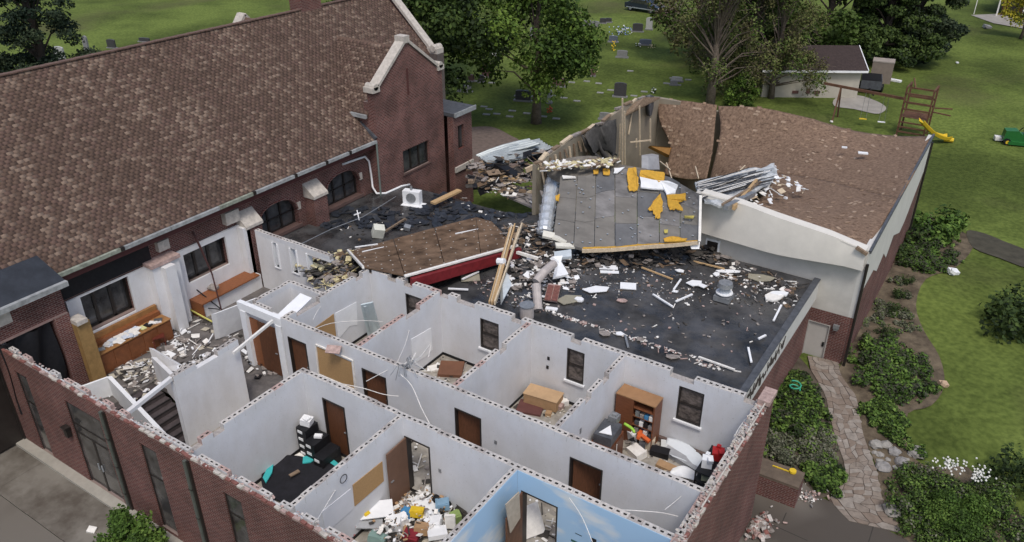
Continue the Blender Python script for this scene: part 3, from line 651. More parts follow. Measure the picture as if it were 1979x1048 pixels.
# blue mural on the walls of the near right room
def muralmat():
    m = bpy.data.materials.new('blue_mural'); m.use_nodes = True; t = m.node_tree; N = t.nodes; L = t.links; b = N['Principled BSDF']; b.inputs['Roughness'].default_value = .7
    g = N.new('ShaderNodeNewGeometry'); s = N.new('ShaderNodeSeparateXYZ'); L.new(g.outputs['Position'], s.inputs[0])
    mp = N.new('ShaderNodeMapping'); mp.inputs['Scale'].default_value = (.6, .6, 1.5); L.new(g.outputs['Position'], mp.inputs[0])
    n = N.new('ShaderNodeTexNoise'); n.inputs['Scale'].default_value = 1.1; n.inputs['Detail'].default_value = 3; L.new(mp.outputs[0], n.inputs[0])
    c = N.new('ShaderNodeValToRGB'); c.color_ramp.elements[0].position = .52; c.color_ramp.elements[1].position = .66; c.color_ramp.elements[0].color = (.36, .54, .72, 1); c.color_ramp.elements[1].color = (.64, .68, .69, 1); L.new(n.outputs[0], c.inputs[0])
    n2 = N.new('ShaderNodeTexNoise'); n2.inputs['Scale'].default_value = .7; L.new(g.outputs['Position'], n2.inputs[0])
    a = N.new('ShaderNodeMath'); a.operation = 'MULTIPLY_ADD'; a.inputs[1].default_value = -1.1; a.inputs[2].default_value = 1.45; L.new(n2.outputs[0], a.inputs[0])
    d = N.new('ShaderNodeMath'); d.operation = 'SUBTRACT'; L.new(a.outputs[0], d.inputs[0]); L.new(s.outputs[2], d.inputs[1])
    c2 = N.new('ShaderNodeValToRGB'); c2.color_ramp.elements[0].position = .0; c2.color_ramp.elements[1].position = .25; L.new(d.outputs[0], c2.inputs[0])
    mx = N.new('ShaderNodeMix'); mx.data_type = 'RGBA'; L.new(c2.outputs[0], mx.inputs[0]); L.new(c.outputs[0], mx.inputs[6]); mx.inputs[7].default_value = (.17, .26, .16, 1)
    L.new(mx.outputs[2], b.inputs['Base Color']); return m
MUR = muralmat()
owall_m = MB(); owall_m = wallmb('x', -8.87, XE0 - .01, YS0 - .012, YS0 - .002, .0, HB + .17, [dS[2]], owall_m)
owall_m.box(-8.878, Y0, 0, -8.868, YS0 - .02, HB + .17); mur = owall_m.build('mural', MUR, of)
gm = MB(); gm.box(-6.55, YS0 - .016, .75, -6.42, YS0 - .013, 1.45); gm.build('painted_figure', WHT, mur)
MB().box(-6.56, YS0 - .02, 1.42, -6.42, YS0 - .017, 1.62).box(-6.52, YS0 - .021, 1.20, -6.44, YS0 - .0175, 1.32).build('painted_figure_hair', BLACK, mur)
for (x, z) in ((-7.05, 1.18), (-6.85, .98)): MB().ob((x, YS0 - .016, z), (.22, .006, .07)).build('painted_bird', mat('mural_dark_green', (.03, .10, .08), .8), mur)
MB().ob((-6.95, YS0 - .016, 1.5), (.2, .006, .02)).build('painted_bird', BLACK, mur)
# east end wall: brick skin, broken rubble top
ew = wallmb('y', YF, YT1 + .4, XE1 - .10, XE1, -2.7, H - .05, [(11.3, 12.0, -.2, 1.0)]).build('brick_wall', BR, of)
iw = MB().box(XE0, YF + .3, -.2, XE1 - .12, YT1, HB).build('wall', PAINT, of)
course('y', YF + .3, YT1, XE0 + .1, HB, iw, tops=(1, 3, 2, 3), gap=.15)
def brokenbricks(axis, a0, a1, c, z, parent, n=None):
    n = n or int((a1 - a0) / .23)
    bm_ = [mat('loose_brick', (.21, .09, .075), .9, .3, 8), mat('loose_brick', (.2, .1, .1)), PINK, STONE]
    for i in range(n):
        if rnd.random() < .15: continue
        a = a0 + (i + .5) * (a1 - a0) / n
        loc = Vector((a, c + rnd.uniform(-.02, .02), z + rnd.uniform(.0, .015))) if axis == 'x' else Vector((c + rnd.uniform(-.03, .03), a, z + rnd.uniform(0, .02)))
        MB().ob(loc, (.2 + rnd.uniform(-.04, .04), .09, .065), (rnd.uniform(-.05, .05), rnd.uniform(-.08, .08), (0 if axis == 'x' else R(90)) + rnd.uniform(-.15, .15))).build('brick', rnd.choice(bm_), parent)
brokenbricks('y', YF + 3.5, YT1 + .4, XE1 - .05, H - .05 + .03, ew)
# rubble lining the top of the end wall: mortar crumbs
cr = MB()
for i in range(380): y = rnd.uniform(YF + 3, YT1 + .3); cr.ob((XE0 + rnd.uniform(0, .33), y, H + rnd.uniform(-.02, .07)), (rnd.uniform(.02, .09), rnd.uniform(.02, .10), rnd.uniform(.01, .03)), (rnd.random() * .3, rnd.random() * .3, rnd.random() * 3), rnd.randrange(3))
cr.build('mortar_crumbs', [STONE, PINK, CMU], ew, kind='stuff')
for k in range(5): y = 15 + k * 1.1 + rnd.random() * .4; MB().beam((XE0 + .24, y, H + .07), (XE0 + .26, y + .9, H + .09), .04, .02).build('metal_strip', STONE, ew)
MB().box(XE0 + .02, YT0 - .1, H, XE1 + .06, YT1 + .4, H + .16).build('corner_rubble', PINK, ew)
# front brick wall with tall windows
fo = [(-16.45, -15.75, -1.25, 1.15), (-19.35, -18.75, -1.2, 1.75), (-22.55, -21.1, -1.25, 2.12), (-24.35, -23.75, -1.2, 1.8), (-13.9, -13.25, -1.2, 1.3)]
fo = []
def fpx(a, b, c, d): # window corners seen in the photograph: top-left, top-right, bottom-left
    return (aY(*a, YF).x, aY(*b, YF).x, max(-1.3, aY(*c, YF).z), aY(*a, YF).z)
fo = [fpx((27, 716), (52, 735), (82, 872), 0), fpx((122, 772), (192, 812), (180, 935), 0), fpx((268, 855), (300, 872), (312, 1015), 0), fpx((430, 950), (466, 972), (450, 1055), 0), (-13.2, -12.55, -1.0, 1.3)]
fo = sorted([(a, b, z0, z1) for a, b, z0, z1 in fo])
fw = wallmb('x', -27.1, XE1 - .1, YF, YF + .10, -2.7, H - .08, fo).build('brick_wall', BR, of)
wallmb('x', -26.9, -20.4, YF + .12, Y0, -1.4, HB, fo[:2]).build('wall', PAINT, of)
fb = wallmb('x', -20.4, XE0, YF + .12, Y0, -.2, HB, [o_ for o_ in fo[2:]]).build('wall', PAINT, of)
course('x', -26.9, XE0, YF + .23, HB, fb, tops=(2, 1, 3, 2), gap=.3, thick=.7)
brokenbricks('x', -27, XE1 - .2, YF + .05, H - .08 + .02, fw)
MB().box(-26.9, YF + .101, HB, XE0, YF + .135, H - .07).build('cavity_mortar', mat('mortar_bed', (.42, .38, .35), .95, .3, 9), fw)
cr = MB()
for i in range(420): x = rnd.uniform(-27, XE0 - .2); cr.ob((x, YF + rnd.uniform(.04, .27), H - .04 + rnd.uniform(-.03, .02)), (rnd.uniform(.02, .08), rnd.uniform(.02, .07), rnd.uniform(.01, .03)), (rnd.random() * .3, rnd.random() * .3, rnd.random() * 3), rnd.randrange(3))
cr.build('mortar_crumbs', [CMU2, PINK, PKM], fw, kind='stuff')
for k, (a, b, z0, z1) in enumerate(fo):
    m = MB(); y = YF + .05; t = .05
    m.box(a, y, z0, a + t, y + .06, z1).box(b - t, y, z0, b, y + .06, z1).box(a + t, y, z1 - t, b - t, y + .06, z1)
    zz = [z0 + (z1 - z0) * q for q in (.62,)] if k != 1 else [z1 - .95, z1 - 1.3]
    for z in zz: m.box(a + t, y + .005, z, b - t, y + .055, z + .06)
    if k == 1: m.box((a + b) / 2 - .05, y + .004, z0, (a + b) / 2 + .05, y + .056, zz[1])
    f = m.build('entrance_door' if k == 1 else 'tall_window', FRAME, of)
    MB().box(a + t, y + .02, z0 + .05, b - t, y + .035, z1 - t).build('pane', mat('facade_glass', (.03, .03, .03), .08, .6, 1.6, col2=(.12, .115, .11), spec=.9), f)
    if k == 1: MB().box((a + b) / 2 - .12, y - .03, -.4, (a + b) / 2 - .08, y, -.15).box((a + b) / 2 + .08, y - .03, -.4, (a + b) / 2 + .12, y, -.15).build('door_pull', GALV, f)
for (px, py) in ((190, 783), (352, 873), (-14, 690)):
    p = aY(px, py, YF - .06); x = p.x
    ds = MB(); ds.box(x - .05, YF - .11, -1.35, x + .05, YF - .01, H - .15); o = ds.build('downspout', mat('grey_green_spout', (.10, .11, .095), .6, .2, 4), of)
    for z in (-.6, .5, 1.6): MB().box(x - .07, YF - .12, z, x + .07, YF - .004, z + .03).build('bracket', FRAME, o)
    MB().box(x + .055, YF - .07, -1.35, x + .13, YF - .003, H - .15).build('spout_channel', FRAME, of)
p = aY(130, 835, YF - .1); MB().ob(p, (.2, .14, .34)).ob(p + Vector((0, -.02, .2)), (.26, .2, .05)).build('wall_lamp', FRAME, of)
# concrete sill apron under the facade
ap = MB()
a = aY(60, 860, YF); ap.box(-27, YF - .35, -1.5, -16, YF - .005, -1.27); ap.build('apron', CONCL, of)
# ---- library: white inner wall against the church, piers, windows
bo = [(12.62, 14.55, 1.35, 2.9), (17.0, 19.1, 1.40, 2.72)]
lw = wallmb('y', 12.1, 20.1, -27.1, -27.0, 0, 2.95, bo).build('plaster_wall', PAINTW, of)
MB().box(-26.999, 15.35, 0, -26.62, 16.55, 2.95).build('plaster_pier', PAINTW, of); MB().box(-26.999, 15.7, 0, -26.3, 16.15, 2.9).build('plaster_pier', PAINTW, of)
MB().box(-27.15, 15.3, 2.952, -26.55, 16.6, 3.1).build('pier_stub', PINK, of)
MB().box(-26.995, 19.75, 0, -26.6, 20.1, 2.9).build('plaster_pier', PAINTW, of)
m = MB().box(-26.995, 16.85, .68, -26.2, 19.9, .74); m.box(-26.995, 16.85, .0, -26.25, 16.95, .68); wb = m.build('window_bench', WOODO, of)
MB().box(-26.99, 16.955, .0, -26.32, 20.05, .66).build('bench_front', PAINTW, of)
nl = [(-25.3, -24.95, 1.35, 2.5), (-24.25, -23.8, 1.4, 2.52), (-23.25, -20.9, 1.5, 2.55)]
nlw = wallmb('x', -26.3, -22.3, 20.1, 20.3, 0, 2.6, [nl[0], nl[1], (-23.25, -22.3, 1.5, 2.5)], None).box(-22.301, 20.1, 0, -20.1, 20.3, 1.5)
nlw = nlw.build('wall', PAINTW, of); course('x', -26.3, -21.9, 20.2, 2.6, nlw, gap=0)
MB().box(-22.3, 20.1, 2.5, -21.9, 20.3, 2.6).build('wall', PAINTW, of)
for (a, b, z0, z1) in nl:
    m = MB(); t = .06; m.box(a, 20.06, z0, a + t, 20.34, z1)
    if b < -22: m.box(b - t, 20.06, z0, b, 20.34, z1)
    m.box(a, 20.05, z0 - .06, min(b, -21.0), 20.34, z0); m.build('window_frame', WHT, of)
# half demolished closet
c1 = MB().box(-22.0, 16.2, 0, -21.8, 18.0, 2.45).build('wall', PAINTW, of); course('y', 16.2, 18.0, -21.9, 2.45, c1, gap=0)
c2 = MB().box(-21.8, 17.85, 0, -20.02, 18.05, 2.45).build('wall', PAINTW, of); course('x', -21.8, -20.1, 17.95, 2.45, c2, gap=0, tops=(1, 3, 3))
c3 = MB().box(-22.0, 15.94, 0, -20.02, 16.2, 2.5).build('wall', PAINTW, of); course('x', -22, -20.9, 16.07, 2.5, c3, gap=.3)
MB().ob((-20.35, 16.7, 2.62), (.5, 1.5, .06), (.1, .2, .2)).build('loose_panel', WHT, of)
# opening to the corridor: posts and header
MB().box(-22.3, 15.74, 2.4, -19.999, 15.92, 2.72).build('header_beam', WHT, of)
for x in (-22.2, -20.35): MB().box(x, 15.72, 0, x + .3, 15.94, 2.4).build('post', WHT, of)
door_leaf(-21.45, -20.5, 15.85, 2.1, swing=0)
d = MB().box(-21.9, 15.86, 0, -21.46, 15.9, 2.1).build('door_panel', WOODO, of)
MB().beam((-20.25, 15.6, 2.66), (-19.95, 13.6, 2.55), .08, .1).build('fallen_rail', PAPER, of)
# stair block: tall wall west of the landing
sw = wallmb('y', 11.45, 14.0, -20.35, -20.15, -1.4, 2.6).build('wall', PAINTW, of); course('y', 11.45, 14.0, -20.25, 2.6, sw, gap=.2, tops=(0, 1))
MB().beam(at(236, 806, 2.55), at(336, 727, 2.72), .14, .12).build('handrail_beam', PAINTW, of)
lowA, lowB = at(292, 690, 1.0), at(350, 745, 1.0)
MB().prism([lowA, lowB, lowB + Vector((0, 0, -1.4)), lowA + Vector((0, 0, -1.0))], (.18, .1, 0)).build('low_wall', PAINTW, of, fixn=True)
A_, B_, C_ = at(150, 748, .7), at(206, 728, .8), at(312, 840, .5)
for p, q in ((A_, B_), (B_, C_)): MB().prism([p, q, (q.x, q.y, -.2), (p.x, p.y, -.2)], (.12, .12, 0)).build('stair_parapet', WHT, of, fixn=True)
st = empty('stair', (-22, 12, -1.3)); st.parent = of; st.location = Vector((-22, 12, -1.3)) - WL[of.name]
for k in range(11):
    s1 = MB().box(-24.3 + k * .34, 9.7, -1.5, -23.97 + k * .34, 12.98, -.12 - k * .12).build('step', mat('stair_carpet', (.075, .062, .064), .95, .2, 6), st); MB().box(-24.02 + k * .34, 9.72, -.119 - k * .12, -23.965 + k * .34, 12.97, -.09 - k * .12).build('nosing', mat('stair_nosing', (.02, .018, .018), .7), s1)
# ================================================================== FLAT ROOFED HALL between offices, church and gym
fr = empty('flat_roof_wing', (-12, 25, -1.4), 'low link building with a black flat roof littered with white debris', 'building')
def dz(x, y): return 1.42 + .68 * sm((x + 20.5) / 4.5) + .03 * math.sin(x * 1.1) * math.cos(y * .9)
ww = MB(); xs_ = [-27.1 + i * .5 for i in range(44)] + [-5.3]; ys_ = [20.52 + i * .5 for i in range(20)]
rows = [[Vector((x, y, dz(x, y))) for x in xs_] for y in ys_]
dk = MB(); dk.grid([[p for p in r if not (p.x < -17 and p.y < 22.2)] if False else r for r in rows], .1)
def roofmat():
    m = mat('wet_black_roof', (.022, .0225, .024), .6, .5, .8, .3, 5, col2=(.082, .080, .080), spec=.5, detail=9)
    t = m.node_tree; N = t.nodes; L = t.links; b = N['Principled BSDF']
    g = N.new('ShaderNodeNewGeometry'); n = N.new('ShaderNodeTexNoise'); n.inputs['Scale'].default_value = 1.1; n.inputs['Detail'].default_value = 5; L.new(g.outputs['Position'], n.inputs[0])
    r = N.new('ShaderNodeValToRGB'); r.color_ramp.elements[0].position = .45; r.color_ramp.elements[1].position = .6; r.color_ramp.elements[0].color = (.22, .22, .22, 1); r.color_ramp.elements[1].color = (.85, .85, .85, 1)
    L.new(n.outputs[0], r.inputs[0]); L.new(r.outputs[0], b.inputs['Roughness']); return m
dk.build('roof_deck', roofmat(), fr, smooth=False, fixn=True)
# curled membrane tiles of the western half
cm = MB()
for i in range(230):
    p = at(*[(rnd.uniform(840, 1040), rnd.uniform(368, 425)), (rnd.uniform(620, 860), rnd.uniform(400, 440))][i % 2], 1.5)
    if p.y > 30 or p.x < -26.9: continue
    cm.ob((p.x, p.y, dz(p.x, p.y) + .05), (rnd.uniform(.2, .6), rnd.uniform(.15, .4), .03), (rnd.uniform(-.35, .35), rnd.uniform(-.35, .35), rnd.random() * 3))
cm.build('curled_felt', mat('curled_felt_mat', (.022, .026, .034), .5, .5, 4, spec=.5), fr, kind='stuff')
ew = MB(); ew.box(-5.35, 20.9, -2.6, -5.2, 30.18, 1.25); ew.build('brick_wall', BR, fr)
MB().box(-5.22, 20.9, 1.26, -5.08, 30.18, 2.12).build('fascia_board', mat('fascia_white', (.60, .59, .57), .7, .06, 2), fr)
MB().box(-5.3, 20.9, 2.121, -5.06, 30.18, 2.17).build('roof_edge_strip', LEAD, fr)
# the torn stretch of fascia with exposed dark lath
m = MB()
for k in range(26): y = 21.3 + k * .17; m.ob((-5.065, y, 1.72 + rnd.uniform(-.15, .15)), (.012, rnd.uniform(.05, .12), rnd.uniform(.15, .5)), (rnd.uniform(-.6, .6), 0, 0))
m.build('torn_lath', mat('dark_lath', (.06, .05, .045), .9), fr, kind='stuff')
for k in range(4): MB().beam((-5.0, 21.2 + k * .35, 1.2), (-4.9, 21.0 + k * .3, .1), .04, .04).build('hanging_stud', STONE, fr)
MB().box(-5.32, 23.2, -1.0, -5.17, 24.4, .4).build('window', FRAME, fr)
# perimeter flashing along the office wall
MB().box(-26, YT1 + .01, 1.45, -16.6, YT1 + .12, 1.6).build('flashing', LEAD, fr); MB().box(-16.4, YT1 + .01, 2.12, -5.3, YT1 + .1, 2.5).build('flashing', LEAD, fr)
# ================================================================== GYM with sagging roof
gy = empty('gymnasium', (-10, 37, -1.5), 'partly collapsed gymnasium with brown shingled sagging roof and cream walls', 'building')
YG = 30.2
def yp(*pts, y=YG): return [aY(a, b, y) for a, b in pts]
top = yp((1672, 500), (1600, 462), (1500, 428), (1430, 400), (1345, 372))
bot = [Vector((p.x, p.y, -1.6)) for p in reversed(top)]
w = MB(); w.prism([(p.x, YG, max(p.z, .9)) for p in top] + [(p.x, YG, .82) for p in reversed(top)], (0, .25, 0)); w.build('upper_wall', mat('cream_wall_shadowed', (.52, .50, .46), .8, .08, 2), gy, fixn=True)  # light grey-cream siding, its own even colour
dl, dr = -5.2, -4.33
x0 = top[-1].x; x1 = top[0].x
wallmb('x', x0, x1, YG, YG + .25, -1.8, .818, [(dl, dr, -1.75, .22)]).build('brick_wall', BR, gy)
MB().box(x0 - 8.0, YG, -1.6, x0 - .002, YG + .25, 2.2).build('wall', CREAMD, gy)
d = MB().box(dl + .04, YG + .05, -1.7, dr - .04, YG + .1, .18).build('door', mat('door_pale', (.44, .42, .39), .6, .06, 2), gy)
MB().box(dr - .18, YG + .01, -.85, dr - .1, YG + .05, -.65).build('handle', BLACK, d)
m = MB().box(dl, YG - .02, -1.75, dl + .04, YG + .12, .22).box(dr - .04, YG - .02, -1.75, dr, YG + .12, .22).box(dl + .04, YG - .02, .18, dr - .04, YG + .12, .22); m.build('door_frame', CREAMD, gy)
p = aY(1616, 632, YG - .08); MB().ob(p, (.22, .14, .16)).ob(p - Vector((0, 0, .12)), (.16, .1, .1)).build('door_lamp', GREY, gy)
# bulging white fascia along the raked top
tp = yp((1674, 484), (1640, 470), (1600, 453), (1500, 419), (1430, 393), (1355, 372), y=YG - .28); bt = yp((1668, 522), (1635, 514), (1595, 506), (1505, 490), (1430, 470), (1355, 448), y=YG - .28)
rows = []
for k in range(6):
    t = k / 5; rows.append([lerp(a, b, t) + Vector((0, -.03 * math.sin(t * 3.1) - .12 * t + .03 * math.sin(i * 1.7), 0)) for i, (a, b) in enumerate(zip(tp, bt))])
fa = MB(); fa.grid(subgrid(rows, 3)); fa.build('fascia_wrap', mat('fascia_membrane', (.66, .63, .57), .6, .06, 1.4), gy, smooth=False, fixn=True)
m = MB()
for a, b in zip(bt, bt[1:]): m.beam(a + Vector((0, -.02, .0)), b + Vector((0, -.02, .0)), .05, .05)
m.build('fascia_shadow_line', mat('painted_shadow_cream', (.3, .28, .25), .8), gy)  # dark strip paints the shadow line along the fascia's lower edge
MB().prism(bt + [p + Vector((0, .28, 0)) for p in reversed(bt)], (0, 0, .05)).build('fascia_soffit', CREAMD, gy, fixn=True)
MB().prism([lerp(a, b, 0) + Vector((0, .0, -.02)) for a, b in zip(tp, bt)] + [p + Vector((0, .5, -.02)) for p in reversed(tp)], (0, 0, -.05)).build('fascia_cap', mat('fascia_membrane', (.66, .63, .57)), gy, fixn=True)
p = aY(1377, 476, YG - .02); MB().ob(p, (.62, .06, .62)).build('vent_frame', WHT, gy); MB().ob(p + Vector((0, -.02, 0)), (.46, .06, .46)).build('vent_opening', FRAME, gy)
p = aY(1640, 474, YG - .1); MB().beam(aY(1590, 463, YG - .1), aY(1660, 486, YG - .2), .1, .2).build('broken_rafter_end', LUM, gy); MB().beam(aY(1655, 478, YG - .4), aY(1676, 492, YG - .4), .12, .12).build('broken_rafter_end', LUMD, gy)
# east wall: white band over brick with a ragged lower edge
XG2 = -3.55; YN = 44.0
te = [(30.2, 3.82), (33, 3.85), (37, 4.0), (41, 4.15), (44, 4.42)]
edge = [aX(a, b, XG2) for a, b in ((1641, 640), (1659, 582), (1668, 560), (1688, 522), (1694, 524), (1708, 490), (1712, 498), (1727, 455), (1738, 450), (1748, 428), (1770, 395), (1790, 350), (1800, 318))]
edge = [(p.y, p.z) for p in edge if 30.3 < p.y < 43.9]
w = MB(); w.prism([(XG2, y, z) for y, z in te] + [(XG2, 44.0, 2.6)] + [(XG2, y, z) for y, z in reversed(edge)] + [(XG2, 30.2, .82)], (-.22, 0, 0)); w.build('upper_wall', mat('white_siding', (.60, .585, .55), .75, .06, 1.5), gy, fixn=True)
MB().box(XG2 - .25, YG + .25, -2.2, XG2 - .025, YN, 2.7).build('brick_wall', BR, gy)
MB().beam((XG2 + .02, YG + 0, 3.78), (XG2 + .02, YN, 4.44), .1, .12).build('roof_edge_strip', LEAD, gy)
MB().tube([(XG2 + .05, YG - .06, 3.3), (XG2 + .05, YG - .06, -1.6)], .06).build('downspout', FRAME, gy)
MB().tube([(XG2 + .06, YN - .1, 4.1), (XG2 + .06, YN - .1, -1.6)], .06).build('downspout', FRAME, gy)
MB().box(-18.0, YN + .1, -1.6, XG2 - .02, YN + .3, 3.7).build('wall', mat('tan_inner_wall', (.27, .235, .18), .85, .15, 1), gy)
# roof sheet
def G(rows): return [[at(a, b, z) for a, b, z in r] for r in rows]
top_row = [(1271, 190, 3.9), (1330, 196, 4.0), (1386, 203, 4.1), (1440, 206, 4.3), (1480, 210, 4.36), (1560, 227, 4.3), (1640, 250, 4.0), (1720, 262, 4.05), (1800, 263, 4.42)]
def mixp(rows): return [[aY(a, b, v) if k == 'Y' else at(a, b, v) for a, b, k, v in r] for r in rows]
RW_ = mixp([[(1271, 190, 'Y', 43.9), (1330, 196, 'Y', 43.9), (1386, 203, 'Y', 43.9), (1440, 206, 'Y', 43.9), (1480, 210, 'Y', 43.9), (1560, 227, 'Y', 43.9), (1640, 250, 'Y', 43.9), (1720, 262, 'Y', 43.9), (1800, 263, 'Y', 43.9)],
[(1275, 232, 'Y', 43.3), (1325, 237, 'Y', 43.2), (1383, 242, 'Y', 43.2), (1440, 250, 'Y', 43.2), (1495, 258, 'Y', 43.0), (1570, 272, 'Y', 42.5), (1640, 290, 'Y', 41.9), (1710, 303, 'z', 3.85), (1779, 310, 'z', 4.3)],
[(1296, 283, 'Y', 42.6), (1335, 288, 'Y', 42.4), (1380, 288, 'Y', 42.3), (1430, 292, 'Y', 42.2), (1500, 300, 'Y', 41.7), (1560, 308, 'Y', 40.8), (1625, 322, 'Y', 40.0), (1695, 340, 'z', 3.8), (1757, 352, 'z', 4.2)],
[(1282, 335, 'Y', 41.8), (1325, 345, 'Y', 41.5), (1370, 345, 'Y', 41.3), (1420, 338, 'Y', 40.5), (1500, 335, 'Y', 39.6), (1560, 342, 'Y', 39.0), (1620, 355, 'Y', 38.0), (1682, 372, 'z', 3.6), (1738, 383, 'z', 4.1)]])
GA = [r[:3] for r in RW_]; GB = [[q.copy() for q in r[2:]] for r in RW_]
for k, r in enumerate(GA): r[2] = r[2] + Vector((-.04 * k, 0, 0))
for k, r in enumerate(GB): r[0] = r[0] + Vector(((.05, .3, .16, .04)[k], .02, -.06))
GC = [list(GB[3][2:])] + mixp([[(1478, 372, 'z', 2.9), (1540, 378, 'z', 3.2), (1602, 390, 'z', 3.5), (1664, 402, 'z', 3.8), (1720, 408, 'z', 4.0)],
        [(1440, 400, 'z', 3.9), (1505, 412, 'z', 3.9), (1570, 426, 'z', 3.9), (1640, 440, 'z', 3.9), (1700, 442, 'z', 3.9)],
        [(1404, 388, 'Y', 30.4), (1495, 424, 'Y', 30.4), (1560, 446, 'Y', 30.4), (1620, 465, 'Y', 30.4), (1670, 482, 'Y', 30.4)]])
for nm, g_ in (('roof_sheet', GA), ('roof_sheet', GB), ('roof_sheet', GC)):
    dn = subgrid(g_, 6); 
    for r in dn:
        for q in r: q.z += rnd.uniform(-.012, .012)
    MB().grid(dn, .1).build(nm, GYMR, gy, smooth=True)
# shingle tabs that stand out one by one on the roof
def sheet_tabs(g_, n, mats, nm='shingle'):
    dn = subgrid(g_, 8)
    for k in range(n):
        i = rnd.randrange(len(dn) - 1); j = rnd.randrange(len(dn[0]) - 1); p = dn[i][j]
        nrm = (dn[i][j + 1] - p).cross(dn[i + 1][j] - p)
        if nrm.z < 0: nrm = -nrm
        nrm.normalize(); e = nrm.to_track_quat('Z', 'Y').to_euler()
        MB().ob(p + nrm * .012, (rnd.uniform(.18, .3), .12, .012), (e.x, e.y, e.z + rnd.uniform(-.1, .1))).build(nm, rnd.choice(mats), gy)
TB = [GYMR, mat('gym_tab_tan', (.27, .185, .125), .9, .25, 9), mat('gym_tab_pale', (.34, .25, .18), .9, .25, 9)]
sheet_tabs(GC, 130, TB); sheet_tabs(GB, 110, TB); sheet_tabs(GA, 50, TB)
# west wall: tan inside, broken top with studs and draped felt
XWG = -18.2
prof = [(29.9, 4.3), (31.5, 4.45), (34, 4.6), (36.5, 4.5), (39, 4.7), (41.6, 4.55), (43.9, 4.0)]
w = MB(); w.prism([(XWG, y, z) for y, z in prof] + [(XWG, 43.9, -1.5), (XWG, 29.9, -1.5)], (-.2, 0, 0)); w.build('inner_wall', mat('tan_inner_wall', (.27, .235, .18), .85, .15, 1), gy, fixn=True)
for (y0, z0), (y1, z1) in zip(prof, prof[1:]):
    for q_ in range(3):
        a_ = lerp((XWG - .08, y0, z0 + .05), (XWG - .08, y1, z1 + .05), q_ / 3 + rnd.uniform(0, .05)); b_ = lerp((XWG - .08, y0, z0 + .05), (XWG - .08, y1, z1 + .05), q_ / 3 + rnd.uniform(.25, .42)); MB().beam(a_ + Vector((rnd.uniform(-.08, .08), 0, rnd.uniform(-.12, .1))), b_ + Vector((rnd.uniform(-.1, .1), 0, rnd.uniform(-.15, .12))), rnd.uniform(.1, .22), .1).build('top_plate', (LUMD, LUMP, RUBBLE)[q_], gy)
for k in range(16):
    y = 30.2 + k * .45; z = 4.3; MB().beam((XWG + .05, y, z), (XWG + .12 + rnd.random() * .2, y + rnd.uniform(-.1, .1), z - rnd.uniform(.5, 1.4)), .05, .09).build('stud', LUMD if k % 3 else LUMP, gy)
MB().box(XWG - .25, YN - .25, -1.5, -16.9, YN + .0, 4.0).build('corner_wall', mat('tan_inner_wall', (.27, .235, .18)), gy)
# tan panel hanging below the roof with the yellow tear
MB().prism([at(1255, 280, 1.9) + Vector((.1, -.1, 0)), at(1300, 284, 1.6) + Vector((.1, -.1, 0)), at(1297, 300, 1.1) + Vector((.1, -.1, 0)), at(1287, 303, 1.0), at(1252, 285, 1.7)], (0, .05, -.05)).build('torn_orange_lining', mat('orange_lining', (.42, .22, .07), .8), gy, fixn=True)
for (a, b) in (((1203, 190, 5.6), (1203, 325, 1.6)), ((1207, 215, 4.8), (1208, 318, 1.7)), ((1236, 205, 4.6), (1237, 300, 1.7)), ((1224, 205, 4.5), (1215, 260, 3)), ((1257, 230, 3.9), (1257, 275, 2.5)), ((1218, 275, 2.7), (1258, 271, 2.7)), ((1230, 268, 2.8), (1230, 285, 2.3)), ((1199, 240, 4.0), (1197, 310, 1.9))):
    MB().beam(at(*a), at(*b), .055, .07).build('broken_stud', LUMP, gy)
cl = [[at(1245, 186, 4.6), at(1256, 183, 4.7), at(1264, 186, 4.5)], [at(1246, 205, 4.0), at(1255, 204, 4.2), at(1263, 205, 3.9)], [at(1250, 222, 3.5), at(1256, 224, 3.6), at(1260, 221, 3.4)]]
MB().grid(subgrid(cl, 3), .04).build('bent_flashing', LEAD, gy)
cf = [[at(1130, 262, 4.7), at(1145, 245, 4.9), at(1165, 240, 4.9), at(1190, 228, 4.8)], [at(1142, 285, 4.1), at(1155, 268, 4.2), at(1178, 262, 4.2), at(1192, 250, 4.2)], [at(1150, 300, 3.4), at(1163, 290, 3.4), at(1185, 300, 3.0), at(1190, 292, 3.0)]]
dr_ = [[lerp(p, p, 0) + Vector((0, 0, .08 * math.sin(i * 3 + j * 2))) for j, p in enumerate(r)] for i, r in enumerate(subgrid(cf, 3))]
MB().grid(dr_, .03).build('draped_felt', mat('draped_felt_mat', (.07, .066, .062), .9, .3, 5), gy, smooth=True)
for k, (a, b) in enumerate((((1145, 250, 4.7), (1185, 315, 2.6)), ((1160, 245, 4.8), (1192, 300, 2.8)), ((1125, 262, 4.7), (1170, 310, 2.8)))):
    pts = [lerp(at(*a), at(*b), t) + Vector((0, 0, -.35 * math.sin(t * 3.14))) for t in (0, .2, .4, .6, .8, 1)]; MB().tube(pts, [.05, .14, .10, .16, .09, .04]).build('hanging_felt', mat('draped_felt_mat', (.07, .066, .062)), gy, smooth=True)
# gable board at the north west corner
MB().prism([at(1195, 230, 4.0), at(1202, 212, 4.4), at(1245, 188, 4.8), at(1275, 188, 4.3), at(1225, 212, 4.5)], (0, 0, -.1)).build('gable_remnant', LUMD, gy, fixn=True)
# floor and dark underside inside
MB().box(-18, YG + .3, -1.5, XG2 - .3, YN - .4, -1.4).build('gym_floor', mat('gym_floor_dark', (.09, .07, .055), .9, .3, 2), gy)
